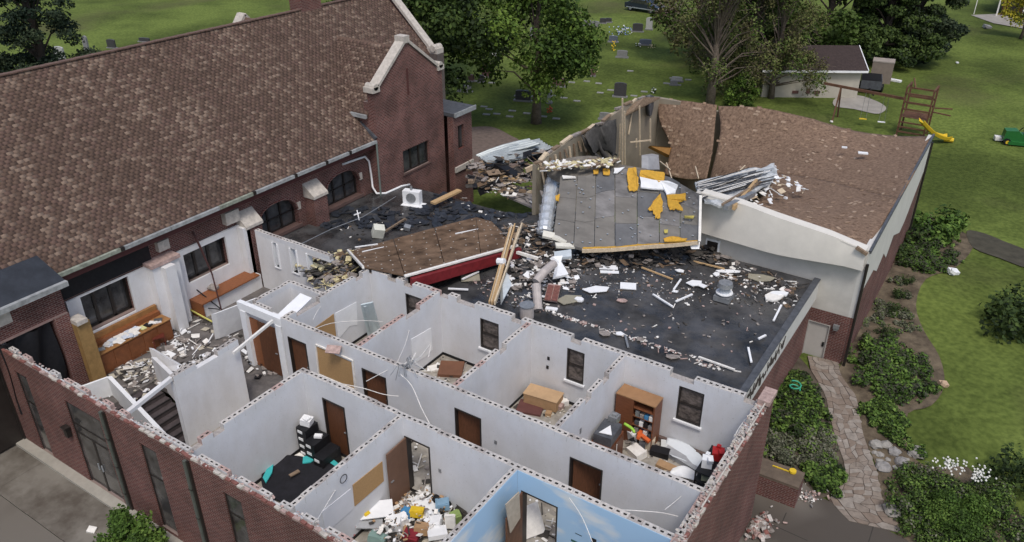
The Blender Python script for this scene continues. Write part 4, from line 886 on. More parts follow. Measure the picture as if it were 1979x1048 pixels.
# ================================================================== BIG DEBRIS ON AND AROUND THE ROOF
# grey roof section lying over the gym wall
pl = empty('fallen_roof_section', at(1210, 420, 2.9), 'large grey felt roof section with torn orange insulation resting against the gym', 'roof section')
TL, TR, BRr, BL = at(1083, 341, 4.15), at(1352, 378, 4.9), at(1350, 467, 3.35), at(1068, 470, 2.75)
top_e = [at(1083, 341, 4.15), at(1130, 341, 4.4), at(1180, 325, 4.6), at(1240, 330, 4.8), at(1300, 346, 4.9), at(1352, 378, 4.9)]
bot_e = [at(1068, 466, 2.75), at(1125, 482, 2.8), at(1180, 480, 2.9), at(1240, 475, 3.0), at(1300, 471, 3.2), at(1350, 466, 3.35)]
def pe(L, t): return along(L, t)
ncol, nrow = 7, 3
for j in range(ncol):
    offs = rnd.uniform(-.12, .12)
    cuts = [0] + [min(.96, max(.04, (k / nrow) + offs)) for k in range(1, nrow)] + [1]
    for k in range(nrow):
        ua, ub = j / ncol + .002, (j + 1) / ncol - .002; va, vb = cuts[k] + .003, cuts[k + 1] - .003
        P = []
        for v in (va, (va + vb) / 2, vb):
            P.append([lerp(pe(top_e, u), pe(bot_e, u), v) + Vector((0, 0, .02 * math.sin(u * 20) + .03 * j % .05)) for u in (ua, (ua + ub) / 2, ub)])
        MB().grid(P, .12).build('felt_panel', [MEMB, mat('grey_roof_felt_warm', (.17, .16, .145), .8, .2, 1.5, .1, 20, stretch=(.6, 1.6, 1)), mat('grey_roof_felt_blue', (.125, .127, .132), .7, .25, 1.5, .1, 20)][(j + k) % 3 if j > 1 else 1], pl)
fl = MB(); 
for a, b in zip(bot_e[1:], bot_e[2:]): fl.beam(a + Vector((0, 0, -.06)), b + Vector((0, 0, -.06)), .12, .16)
fl.build('edge_board', LUMP, pl)
fl = MB()
for a, b in zip(bot_e[1:], bot_e[2:]): fl.beam(a + Vector((0, .05, .02)), b + Vector((0, .05, .02)), .12, .06)
fl.build('insulation_edge', INSUL, pl)
MB().beam(TR + Vector((.03, 0, 0)), BRr + Vector((.03, 0, 0)), .1, .2).build('edge_board', PAPER, pl)
MB().prism([at(1330, 462, 3.3), at(1352, 462, 3.3), at(1350, 480, 3.0), at(1335, 480, 3.0)], (.05, -.05, 0)).build('edge_board', WHT, pl, fixn=True)
def onpl(px, py):  # height of the panel at a photo point
    best = None
    for iu in range(0, 101, 2):
        for iv in range(0, 101, 2):
            u, v = iu / 100, iv / 100; q = lerp(pe(top_e, u), pe(bot_e, u), v)
            d = np.array(q) - CAM; zz = d @ _f; e = abs(989.5 + FPX * (d @ _r) / zz - px) + abs(524 - FPX * (d @ _u) / zz - py)
            if best is None or e < best[0]: best = (e, q)
    return at(px, py, best[1].z + .07)
def ragged(pts, name, m, parent, n=3, j=2.5, th=.03):
    out = []
    for a, b in zip(pts, pts[1:] + pts[:1]):
        for k in range(n):
            t = k / n; out.append((a[0] * (1 - t) + b[0] * t + (rnd.uniform(-j, j) if k else 0), a[1] * (1 - t) + b[1] * t + (rnd.uniform(-j, j) if k else 0)))
    P = [onpl(*p) for p in out]; zc = sum(p.z for p in P) / len(P)
    MB().prism(P, (0, 0, th)).build(name, m, parent, fixn=True)
ragged([(1214, 326), (1230, 326), (1234, 345), (1232, 368), (1216, 370), (1212, 350)], 'torn_insulation', INSUL, pl)
ragged([(1238, 330), (1283, 334), (1283, 350), (1260, 352), (1236, 344)], 'torn_insulation', INSUL, pl)
ragged([(1165, 326), (1178, 327), (1178, 339), (1166, 338)], 'torn_insulation', INSUL, pl, 2, 1.5)
ragged([(1146, 330), (1156, 326), (1156, 337), (1147, 337)], 'torn_insulation', INSUL, pl, 2, 1.5)
ragged([(1236, 344), (1262, 350), (1290, 352), (1310, 360), (1305, 376), (1288, 378), (1282, 368), (1238, 364)], 'white_facer', WHT, pl, 2, 1.5, .06)
ragged([(1187, 326), (1207, 324), (1192, 336), (1186, 336)], 'white_facer', WHT, pl, 2, 1)
ragged([(1277, 375), (1280, 400), (1276, 422), (1266, 424), (1262, 408), (1252, 405), (1262, 390)], 'torn_insulation', INSUL, pl)
ragged([(1288, 378), (1325, 374), (1326, 388), (1310, 392), (1320, 408), (1305, 404), (1294, 406), (1290, 395)], 'torn_insulation', INSUL, pl)
ragged([(1282, 462), (1300, 458), (1328, 462), (1326, 466), (1284, 468)], 'torn_insulation', INSUL, pl, 3, 1.5)
ragged([(1283, 445), (1291, 445), (1290, 451), (1284, 451)], 'torn_insulation', mat('old_yellow', (.45, .38, .10), .9), pl, 1, 1)
ragged([(1322, 418), (1342, 418), (1340, 423), (1322, 422)], 'torn_insulation', mat('old_yellow', (.45, .38, .10), .9), pl, 2, 1)
ragged([(1073, 380), (1082, 376), (1080, 390), (1074, 388)], 'torn_insulation', INSUL, pl, 1, 1)
ragged([(1086, 340), (1112, 342), (1113, 345), (1088, 346)], 'white_facer', PAPER, pl, 1, .5)
for k in range(70):
    u, v = rnd.uniform(.02, .98), rnd.uniform(.05, .97); q = lerp(pe(top_e, u), pe(bot_e, u), v) + Vector((0, 0, .06)); MB().ob(q, (.07, .07, .015)).build('fastener_plate', GALV, pl)
# second rumpled layer behind the panel
rb = [[at(1055, 318, 4.2), at(1100, 305, 4.6), at(1150, 302, 4.8), at(1200, 318, 4.8), at(1250, 326, 4.8)], [at(1062, 335, 4.0), at(1100, 325, 4.3), at(1150, 320, 4.5), at(1200, 328, 4.6), at(1245, 334, 4.7)], [at(1080, 345, 3.9), at(1110, 342, 4.2), at(1150, 338, 4.4), at(1200, 336, 4.5), at(1240, 338, 4.6)]]
o = MB().grid(subgrid(rb, 4), .2).build('crumpled_roof_strip', mat('crumpled_felt', (.16, .145, .125), .85, .3, 4, .3, 12), smooth=False); tag(o, 'rumpled brown grey roofing strip folded behind the grey roof section', 'roofing strip')
cr = MB()
for i in range(160):
    t = rnd.random(); p = lerp(at(1050, 322, 4.35), at(1185, 312, 4.95), t) + Vector((rnd.uniform(-.3, .3), rnd.uniform(-.5, .5), 0)); cr.ob(p, (rnd.uniform(.05, .5), rnd.uniform(.03, .2), .04), (rnd.uniform(-.4, .4), rnd.uniform(-.4, .4), rnd.random() * 3), rnd.randrange(3))
tag(cr.build('torn_insulation_scraps', [PAPER, BATT, LUMD]), 'pale torn scraps along the top of the rumpled roofing strip', kind='stuff')
# silver flexible duct
pts = [at(1060, 318, 4.1), at(1072, 335, 3.7), at(1066, 360, 3.3), at(1060, 400, 2.9), at(1055, 430, 2.7), at(1052, 452, 2.5)]
dn = [subgrid([pts], 4)[0][k] for k in range(21)]; rs = [.30 + (.05 if k % 2 else 0) for k in range(21)]
MBd = MB().tube(dn, rs, n=12); o = tag(MBd.build('flexible_duct', mat('duct_foil', (.62, .66, .70), .35, .15, 6, metal=.4)), 'silver ribbed duct hanging beside the grey roof section', 'duct')
for k in range(2, 20): t = dn[k]; MB().tube([t + Vector((0, 0, .02)), t - Vector((0, 0, .02))], .372, n=12).build('duct_band', LEAD if k % 2 else GALV, o)
# wet brown deck panel with screw washers and its maroon beam
bp = empty('fallen_roof_deck', at(840, 480, 2.0), 'wet brown plywood roof deck dotted with washers lying over the maroon beam', 'roof deck')
te_ = [at(676, 487, 1.75), at(760, 462, 1.8), at(840, 440, 1.8), at(920, 420, 1.85), at(950, 428, 2.0)]
be_ = [at(702, 515, 2.9), at(782, 532, 2.95), at(860, 515, 2.85), at(930, 498, 2.7), at(1000, 478, 2.5)]
for j in range(4):
    ua, ub = j / 4 + .002, (j + 1) / 4 - .002
    for v0, v1 in ((0, .48), (.486, 1)):
        P = [[lerp(pe(te_, u), pe(be_, u), v) for u in (ua, (ua + ub) / 2, ub)] for v in (v0, (v0 + v1) / 2, v1)]; MB().grid(P, .06).build('plywood_sheet', PLY, bp)
for j in range(13):
    for k in range(7):
        u, v = (j + .5 + rnd.uniform(-.2, .2)) / 13, (k + .5 + rnd.uniform(-.15, .15)) / 7; q = lerp(pe(te_, u), pe(be_, u), v) + Vector((0, 0, .015)); MB().ob(q, (.045, .045, .012)).build('washer', mat('washer_grey', (.45, .42, .38), .8), bp)
for (a, b) in (((700, 487, 1.98), (742, 478, 1.96)), ((686, 478, 1.85), (730, 472, 1.85)), ((880, 452, 2.15), (925, 443, 2.1))): MB().beam(at(*a), at(*b), .06, .04).build('white_strip', WHT, bp)
MB().beam(at(672, 484, 1.9), at(702, 517, 3.0), .08, .1).build('white_strip', PAPER, bp)
bm = empty('steel_beam', at(900, 520, 2.4), 'maroon steel beam with white flashing under the brown roof deck', 'beam')
MB().beam(at(795, 548, 2.7), at(1005, 488, 2.4), .18, .42).build('web', MAROON, bm); MB().beam(at(782, 534, 3.0), at(1000, 474, 2.75), .12, .07).build('cap_flashing', PAPER, bm)
bm2 = MB().beam(at(980, 482, 2.6), at(1040, 500, 2.3), .1, .12).build('bent_flashing_strip', PAPER); tag(bm2, 'bent pale flashing strip at the far end of the maroon beam', 'flashing')
# bundled raw lumber standing on the roof
lb = empty('lumber_bundle', at(950, 588, 2.6), 'splintered bundle of pale yellow planks leaning over the office wall', 'lumber')
A_ = at(950, 588, 2.75); B_ = at(992, 437, 3.1)
for k in range(5):
    o_ = Vector((k * .06 - .1, (k % 2) * .05, k * .02)); MB().beam(A_ + o_, B_ + o_ + Vector((rnd.uniform(-.1, .2), rnd.uniform(-.4, .3), 0)), .055, .16).build('plank', [LUM, LUMP, LUM][k % 3], lb)
MB().beam(at(958, 585, 2.7), at(1003, 440, 3.0), .05, .1).build('plank', LUMP, lb); MB().tube([at(962, 505, 3.05), at(975, 506, 3.1)], .14, n=8).build('strap', WHT, lb)
MB().prism([at(968, 590, 2.6), at(984, 560, 2.6), at(974, 535, 2.6), at(966, 560, 2.6)], (.05, .1, .2)).build('splinter_board', mat('pale_blue_board', (.50, .55, .58), .7), lb, fixn=True)
# plank near the condenser
o = MB().beam(at(836, 393, 1.75), at(888, 368, 1.8), .3, .1).build('plank', LUM); tag(o, 'short wide yellow plank lying right of the air conditioner', 'plank')
o = MB().beam(at(745, 447, 1.7), at(783, 423, 1.6), .08, .08).build('plank', LUMD); tag(o, 'thin weathered stick beside the white foam block', 'plank')
o = MB().ob(at(731, 447, 1.75), (.5, .42, .5), (.3, .25, .9)).build('foam_block', mat('foam_cream', (.62, .62, .54), .8)); tag(o, 'cream coloured foam block lying on the dark roof by the church wall', 'block')
o = MB().ob(at(787, 440, 1.6), (.3, .25, .2), (.3, .25, .5)).build('foam_chunk', GREY); tag(o, 'small grey chunk right of the cream foam block', 'debris')
o = MB().beam(at(690, 407, 1.6), at(694, 425, 1.6), .05, .05).beam(at(684, 416, 1.62), at(697, 411, 1.62), .05, .05).build('bent_rod', WHT); tag(o, 'small white cross shaped bracket on the dark roof below the arched window', 'bracket')
o = MB().tube([at(575, 475, 1.7), at(640, 443, 1.65), at(700, 420, 1.62), at(725, 405, 1.62), at(765, 380, 1.62)], .02, n=5).build('cable', GREY); tag(o, 'long thin cable running over the dark roof to the air conditioner', 'cable')
# air conditioner
ac = empty('air_conditioner', at(797, 387, 1.5), 'white outdoor air conditioning unit on the dark roof below the gable', 'air conditioner')
c = at(797, 380, 1.75); MB().ob(c, (.9, .38, .66), (0, 0, R(-75 + 90))).build('casing', WHT, ac)
q = c + Vector((.07, -.2, 0)); MB().tube([q, q + Vector((.006, -.02, 0))], .26, n=16).build('fan_grille', GREY, ac); MB().ob(c + Vector((.15, -.12, -.38)), (1.15, .6, .08), (0, 0, R(15))).build('stand', WHT, ac); MB().tube([c + Vector((-.05, .0, .33)), c + Vector((-.05, 0, .55))], .06, n=8).build('cap', GREY, ac)
# corrugated sheets behind
def corr(c4, n, name, label):
    a, b, c, d = c4; rows = []
    for k in range(5):
        v = k / 4; rows.append([lerp(lerp(a, b, u / n), lerp(d, c, u / n), v) + Vector((0, 0, (.05 if (u // 2) % 2 else -.03) + .12 * math.sin(v * 3 + u * .1))) for u in range(n + 1)])
    o = MB().grid(rows, .015).build(name, mat('corrugated_steel', (.40, .44, .45), .5, .15, 2, metal=.35)); return tag(o, label, 'metal sheet')
corr((at(926, 305, 2.4), at(950, 327, 2.2), at(1072, 283, 2.6), at(1040, 268, 2.7)), 26, 'corrugated_sheet', 'bent corrugated metal sheet on top of the rubble pile beside the church wing')
corr((at(918, 300, 2.2), at(934, 312, 2.2), at(1045, 275, 2.9), at(1020, 268, 2.8)), 18, 'corrugated_sheet', 'upper buckled metal sheet at the back edge of the rubble pile')
for (a, b, w, h, m, l) in (((925, 330, 2.1), (1008, 352, 1.9), .1, .2, LUM, 'long split plank below the corrugated metal sheet'), ((940, 328, 2.1), (1003, 345, 2.0), .1, .12, LUMP, 'thin pale plank just under the corrugated metal sheet'), ((902, 340, 1.7), (962, 357, 1.6), .3, .1, RUBBLE, 'grey broken joist at the foot of the rubble pile'), ((1016, 330, 2.8), (1075, 300, 3.3), .12, .25, LUMP, 'raw timber plate rising toward the gym wall'), ((975, 360, 1.5), (1045, 385, 1.9), .9, .12, mat('taupe_panel', (.30, .27, .25), .8), 'taupe metal panel leaning at the left of the duct'), ((985, 376, 1.6), (1040, 400, 1.7), .6, .1, mat('taupe_panel', (.30, .27, .25), .8), 'lower taupe panel folded over the black roof edge'), ((905, 350, 1.6), (1000, 372, 1.5), .5, .06, BLACK, 'black felt strip sagging over the end of the dark roof'), ((925, 372, 1.6), (968, 352, 2.1), .3, .3, BLACK, 'black crumpled membrane under the split plank'), ((960, 318, 2.4), (1000, 342, 2.0), .55, .25, BLACK, 'black bundle of roofing hanging off the corrugated metal'), ((905, 325, 1.9), (985, 300, 2.1), .5, .1, BLACK, 'black membrane edge behind the corrugated metal')):
    o = MB().beam(at(*a), at(*b), w, h).build('plank' if 'plank' in l or 'timber' in l or 'joist' in l else 'roofing_piece', m); tag(o, l, 'debris')
# rubble heap between hall and gym
def heap(name, label, region, z, n, smin, smax, mats, spread=.3, seed=1, parent=None, zf=None):
    rr = random.Random(seed); m = MB()
    for _ in range(n):
        a, b, c, d = region; u, v = rr.random(), rr.random(); px = (a[0] * (1 - u) + b[0] * u) * (1 - v) + (d[0] * (1 - u) + c[0] * u) * v; py = (a[1] * (1 - u) + b[1] * u) * (1 - v) + (d[1] * (1 - u) + c[1] * u) * v
        p = at(px, py, z); zz = (zf(p.x, p.y) if zf else z) + .02 + rr.random() * spread * (1 - abs(2 * v - 1)); s = rr.uniform(smin, smax); k = rr.random()
        sz = (s, s * rr.uniform(.4, 1), .018) if k < .66 else ((s * 2, .03, .03) if k < .88 else (s * .5, s * .4, s * .3))
        m.ob((p.x, p.y, zz), sz, (rr.uniform(-.35, .35), rr.uniform(-.35, .35), rr.random() * 6.3), rr.randrange(len(mats)))
    o = m.build(name, mats, parent, kind='stuff')
    if label and parent is None: o['label'] = label
    return o
DK = mat('dark_debris', (.05, .045, .04), .9, .4, 6); BRN = mat('brown_debris', (.14, .095, .06), .9, .3, 6)
heap('rubble', 'dark rubble under and around the corrugated sheets', [(905, 325), (1060, 285), (1065, 340), (910, 365)], 1.9, 260, .15, .7, [DK, RUBBLE, BRN, BLACK, LUMD, BLACK], .9, 2)
heap('rubble', 'rubble and torn wood left of the duct', [(930, 350), (1050, 320), (1060, 400), (940, 372)], 1.8, 150, .1, .5, [DK, RUBBLE, BRN, LUMP, PAPER], .5, 3)
heap('rubble', 'mixed debris between the duct and the brown roof deck', [(975, 435), (1065, 430), (1100, 500), (975, 490)], 2.12, 230, .05, .4, [DK, RUBBLE, DK, PAPER, BRN, LUMD], .3, 4)
heap('rubble', 'white and grey shattered ceiling debris on the black roof', [(960, 495), (1120, 485), (1110, 560), (975, 560)], 2.13, 260, .04, .36, [PAPER, RUBBLE, WHT, DK, RUBBLE, DK], .14, 5)
heap('rubble', 'dark debris in the shade under the grey roof section', [(1110, 485), (1340, 470), (1420, 510), (1130, 520)], 2.13, 330, .05, .45, [DK, BRN, DK, RUBBLE, DK, BLACK], .3, 6)
heap('scraps', 'small pale scraps scattered on the black flat roof', [(1000, 500), (1520, 530), (1440, 690), (1020, 610)], 2.12, 230, .02, .13, [PAPER, RUBBLE, RUBBLE, DK, PINK], .02, 7, zf=dz)
heap('scraps', 'pale grit and leaves along the office wall', [(1020, 590), (1060, 600), (1440, 720), (1380, 715)], 2.12, 160, .02, .14, [PAPER, CMU2, PINK], .03, 8, zf=dz)
heap('scraps', 'debris drift along the gym wall', [(1370, 490), (1560, 548), (1530, 600), (1390, 530)], 2.12, 260, .02, .26, [PAPER, RUBBLE, DK, DK, BRN, DK], .05, 9, zf=dz)
heap('rubble', 'yellow batt insulation heap behind the library windows', [(560, 500), (700, 480), (680, 540), (610, 560)], 1.55, 320, .1, .45, [BATT, DK, RUBBLE, BRN, BATT, LEAD], .4, 10)
heap('scraps', 'bits strewn over the dark roof by the church', [(640, 440), (900, 380), (1000, 420), (700, 470)], 1.5, 120, .02, .2, [PAPER, DK, BRN, BLACK], .02, 11, zf=dz)
heap('scraps', 'fine grey grit at the back of the black flat roof', [(1080, 500), (1540, 545), (1500, 600), (1100, 560)], 2.12, 420, .015, .10, [RUBBLE, DK, GREY, PAPER, BRN], .01, 13, zf=dz)
heap('scraps', 'fine grit on the dark roof beside the maroon beam', [(900, 540), (1060, 520), (1060, 600), (960, 590)], 2.12, 260, .02, .14, [RUBBLE, DK, GREY, PAPER, PINK], .02, 14, zf=dz)
# individually readable pieces on the black roof
def piece(px, py, w, d, rz, m, name, label, cat='debris', th=.03, z=None, tilt=(0, 0), corners=None):
    p = at(px, py, z if z is not None else 2.17)
    zz = (dz(p.x, p.y) + .05) if z is None else z
    p = at(px, py, zz)
    if corners:
        n = corners; pts = []
        for k in range(n):
            a = 6.283 * k / n + .3; r = rnd.uniform(.75, 1.1); pts.append(p + Matrix.Rotation(rz, 3, 'Z') @ Vector((w * .6 * math.cos(a) * r, d * .6 * math.sin(a) * r, tilt[0] * math.sin(a) * w)))
        o = MB().prism(pts, (0, 0, th)).build(name, m, fixn=True)
    else: o = MB().ob(p, (w, d, th), (tilt[0], tilt[1], rz)).build(name, m)
    return tag(o, label, cat)
piece(1214, 553, .62, .5, .45, WHT, 'ceiling_board', 'square white board right of centre on the black roof', 'board')
piece(1154, 560, .95, .45, .75, WHT, 'ceiling_board', 'long white board left of the square white board', 'board', corners=5)
piece(1176, 517, .75, .35, .5, WHT, 'ceiling_board', 'white board in front of the grey roof section', 'board'); piece(1178, 526, .75, .2, .5, WHT, 'ceiling_board', 'narrow white strip below the white board by the grey roof section', 'board')
piece(1342, 548, .6, .5, .8, WHT, 'ceiling_board', 'torn white board left of the grey roof vent', 'board', corners=5); piece(1358, 553, .4, .3, .2, WHT, 'ceiling_board', 'small torn white sheet touching the torn white board', 'board', corners=4)
piece(1100, 580, .9, .55, .9, mat('olive_board', (.28, .26, .20), .8), 'plywood_sheet', 'olive grey board lying beside the fallen brick slab', 'board', corners=5)
piece(1120, 581, .35, .3, .2, WHT, 'foam_scrap', 'crumpled white scrap at the right end of the olive board', corners=6, th=.08)
piece(909, 537, .75, .55, .7, mat('olive_board', (.28, .26, .20)), 'plywood_sheet', 'olive grey square between the maroon beam and the plank bundle', 'board')
piece(1407, 525, .9, .22, .5, WHT, 'foam_sheet', 'flat white foam strip near the gym wall', corners=7); piece(1385, 531, .35, .25, 2, WHT, 'foam_sheet', 'small white foam lump near the gym wall', corners=5)
piece(1471, 538, 1.0, .6, .4, mat('olive_board', (.28, .26, .20)), 'plywood_sheet', 'olive grey sheet lying by the gym wall corner', corners=6)
piece(1496, 575, .8, .5, 1.2, PAPER, 'wet_paper', 'crumpled wet white paper at the roof corner', corners=7, th=.07); piece(1505, 569, .6, .3, .5, WHT, 'wet_paper', 'second heap of white paper nearer the corner', corners=6, th=.08); piece(1522, 562, .3, .2, .1, PINK, 'wet_paper', 'pinkish scrap at the outer roof corner', corners=5)
piece(1314, 524, .35, .25, .5, WHT, 'foam_scrap', 'small white scrap above the torn white board', corners=5); piece(1066, 597, .45, .18, .3, WHT, 'foam_scrap', 'narrow white box lid by the broken vent pipe', 'debris', th=.06)
piece(1050, 574, .2, .15, .6, WHT, 'foam_scrap', 'tiny white chip between the vent pipe and the brick slab', corners=4); piece(1198, 646, .3, .22, .3, WHT, 'foam_scrap', 'small white scrap near the office wall in the middle', corners=5)
piece(1305, 564, .3, .18, .6, WHT, 'foam_scrap', 'white chip between the crossed rods', corners=4); piece(1203, 582, .4, .25, .4, PINK, 'wet_paper', 'pinkish paper scrap in the middle of the black roof', corners=6)
piece(1168, 645, .4, .3, .4, RUBBLE, 'wet_paper', 'grey sodden patch near the office wall', corners=6); piece(1237, 656, .3, .2, .3, RUBBLE, 'wet_paper', 'grey sodden patch right of the small white scrap', corners=6); piece(1300, 690, .45, .25, .5, RUBBLE, 'wet_paper', 'grey paper by the wall of the bookcase room', corners=6)
for (a, b, l, m) in (((1262, 569), (1300, 593), 'longer white rod of the crossed pair on the roof', WHT), ((1306, 583), (1338, 569), 'shorter white rod right of the long one', WHT), ((1302, 560), (1316, 540), 'white rod pointing at the grey roof vent', WHT), ((1240, 517), (1300, 540), 'yellowish batten lying across the debris drift', LUM), ((1340, 505), (1400, 520), 'brown batten under the small gym window', LUM), ((866, 558), (905, 560), 'thin white trim by the office wall left of the planks', WHT), ((893, 540), (925, 525), 'curved white wire beside the olive grey square', WHT), ((1115, 492), (1148, 506), 'white angled trim in front of the grey roof section', WHT), ((1208, 648), (1214, 672), 'grey rod standing against the office wall', GREY), ((1446, 672), (1452, 700), 'short white trim near the roof edge', WHT), ((1466, 655), (1480, 648), 'short bent white trim by the roof edge', WHT), ((1495, 620), (1510, 590), 'thin white strip along the roof edge', WHT), ((1350, 690), (1420, 715), 'thin pale strip by the office corner', PAPER)):
    A_ = at(*a, 2.2); B_ = at(*b, 2.2); o = MB().beam(A_, B_, .07, .05).build('rod' if 'rod' in l else 'trim_strip', m); tag(o, l, 'strip')
# slab of brickwork
o = MB().ob(at(1068, 566, 2.25), (.5, 1.15, .12), (0, .1, .42)).build('brick_slab', PINK); s_ = o; tag(s_, 'fallen slab of red bricks lying by the broken vent pipe', 'brick slab')
Mz = Matrix.Rotation(.42, 3, 'Z')
for i in range(2):
    for j in range(14):
        q = at(1068, 566, 2.33) + Mz @ Vector((-.125 + i * .25, -.52 + j * .08, 0)); MB().ob(q, (.22, .062, .05), (0, .1, .42)).build('brick', mat('loose_brick', (.21, .09, .075), .9, .3, 8), s_)
# vents
v = empty('roof_vent', at(1398, 580, 2.15), 'round grey roof vent standing on the right half of the black roof', 'roof vent'); p = at(1398, 578, 2.15)
MB().ob(p + Vector((0, 0, .1)), (.62, .62, .2)).build('curb', GREY, v); MB().tube([p + Vector((0, 0, .2)), p + Vector((0, 0, .55))], .2, n=16).build('stack', GALV, v); MB().tube([p + Vector((0, 0, .28)), p + Vector((0, 0, .31))], .32, n=20).build('flange', WHT, v); MB().tube([p + Vector((0, 0, .56)), p + Vector((0, 0, .72))], [.3, .26], n=18).build('cap', GREY, v)
v = empty('vent_pipe', at(1035, 600, 2.2), 'broken pale flue pipe bent over beside the office wall', 'flue'); p = at(1040, 600, 2.2); q = at(1036, 545, 2.9)
MB().tube([p, p + (q - p) * .9], .17, n=14).build('pipe', mat('pale_flue', (.42, .38, .36), .6, .15, 4), v); MB().tube([q, at(1050, 527, 3.1), at(1070, 510, 3.1)], .17, n=14).build('bent_pipe', mat('pale_flue', (.42, .38, .36)), v)
p = at(1018, 608, 2.35); MB().tube([p + Vector((0, 0, -.1)), p + Vector((0, 0, .38))], .26, n=18).build('flue_collar', mat('pale_flue', (.42, .38, .36)), v); MB().tube([p + Vector((0, 0, .38)), p + Vector((0, 0, .42))], .28, n=18).build('cap', GREY, v)
o = MB().prism([at(1075, 505, 2.5), at(1092, 535, 2.4), at(1068, 540, 2.4)], (.1, .1, .1)).prism([at(1062, 500, 2.7), at(1082, 498, 2.7), at(1078, 512, 2.5)], (.1, .05, .1)).build('sheet_scrap', WHT, fixn=True); tag(o, 'folded white sheet metal against the bent flue pipe', 'sheet')
o = MB().ob(at(1088, 493, 2.7), (.7, .45, .12), (.2, -.2, .5)).build('foam_board', mat('pale_blue_board', (.50, .55, .58))); tag(o, 'pale blue grey board below the corner of the grey roof section', 'board')
o = MB().ob(at(1060, 455, 2.9), (.5, .35, .12), (.3, .2, .5)).ob(at(1083, 463, 2.85), (.6, .35, .12), (-.2, .2, .2)).ob(at(1092, 475, 2.8), (.8, .3, .1), (.1, .1, .7)).build('foam_board', mat('cream_foam2', (.68, .66, .58), .9)); tag(o, 'broken cream insulation boards at the lower left corner of the grey roof section', 'insulation')
for k, (a, b) in enumerate((((1050, 325), (1075, 372)), ((1043, 370), (1055, 395)), ((1030, 330), (1050, 350)))): o = MB().prism([at(a[0], a[1], 3), at(a[0] + 14, a[1] + 4, 3), at(b[0] + 6, b[1], 2.6), at(b[0] - 4, b[1] - 2, 2.6)], (0, 0, .06)).build('sheet_scrap', [WHT, mat('taupe_panel', (.30, .27, .25)), PAPER][k], fixn=True); tag(o, ['white torn sheet beside the top of the duct', 'taupe torn flap left of the duct', 'small pale sheet near the timber plate'][k], 'sheet')
# insulation and joists lying in the gym
ji = empty('joist_bundle', at(1430, 355, 2.6), 'white foil faced insulation and steel joists heaped on the sagging gym roof', 'debris heap')
gr = [[at(1342, 352, 3.9), at(1400, 336, 3.8), at(1450, 326, 3.7), at(1496, 318, 3.5)], [at(1350, 372, 4.3), at(1400, 360, 4.1), at(1450, 348, 4.0), at(1502, 333, 3.7)], [at(1362, 388, 4.7), at(1400, 396, 4.6), at(1440, 378, 4.3), at(1490, 350, 4.0)]]
gg = subgrid(gr, 5)
for r in gg:
    for q in r: q.z += rnd.uniform(-.1, .1)
MB().grid(gg, .1).build('insulation_blanket', mat('white_blanket', (.36, .39, .41), .6, .3, 3, .4, 14, col2=(.62, .64, .65)), ji)
for k in range(44):
    u = rnd.random(); a = lerp(at(1345, 352 + 35 * u, 4.1 + .6 * u), at(1360, 356 + 30 * u, 4.2 + .6 * u), rnd.random()); b = lerp(at(1440, 332 + 25 * u, 4.0 + .4 * u), at(1500, 318 + 30 * u, 3.8 + .4 * u), rnd.random()); MB().beam(a, b + Vector((rnd.uniform(-.3, .3), rnd.uniform(-.3, .3), rnd.uniform(-.15, .1))), .03, .03).build('joist', [LEAD, DK, LEAD, PAPER][k % 4], ji)
MB().beam(at(1418, 402, 4.6), at(1462, 350, 4.3), .12, .2).build('plank', LUM, ji); MB().beam(at(1402, 402, 4.7), at(1455, 375, 4.4), .2, .2).build('plank', GREY, ji); MB().beam(at(1396, 396, 4.8), at(1470, 352, 4.3), .09, .09).build('plank', LUMD, ji)
heap('scraps', 'splinters scattered over the gym roof around the joists', [(1420, 390), (1500, 320), (1560, 370), (1460, 410)], 3.75, 90, .05, .35, [PAPER, LUMP, WHT], .12, 12)
o = MB().prism([aX(1240, 300, -16.9), aX(1260, 297, -16.9), aX(1262, 325, -16.4), aX(1240, 325, -16.4)], (.4, 0, 0)).build('grey_cabinet', mat('grey_blue_panel', (.33, .34, .36), .6), fixn=True); tag(o, 'grey panel box standing below the torn orange lining', 'panel')
for (a, b, l) in (((1275, 312), (1295, 328), 'thin bent rod beside the grey panel box'), ((1288, 315), (1298, 345), 'thin rod hooked over the grey roof section'), ((1410, 350), (1440, 320), 'reddish batten sticking out of the joist heap'), ((1344, 322), (1350, 345), 'small upright stick on the sagging gym roof')):
    o = MB().beam(at(*a, 2.9), at(*b, 3.1), .05, .05).build('stick', LUMP); tag(o, l, 'stick')
for k, (px, py, s) in enumerate(((1668, 296, .45), (1632, 285, .25), (1772, 286, .2))): o = MB().ob(at(px, py, 3.95), (s, s * .5, .06), (0, 0, .3)).build('roof_scrap', WHT); tag(o, ['largest white scrap on the far gym roof', 'small white chip left of the largest white scrap', 'small white chip near the far corner of the gym roof'][k], 'scrap')
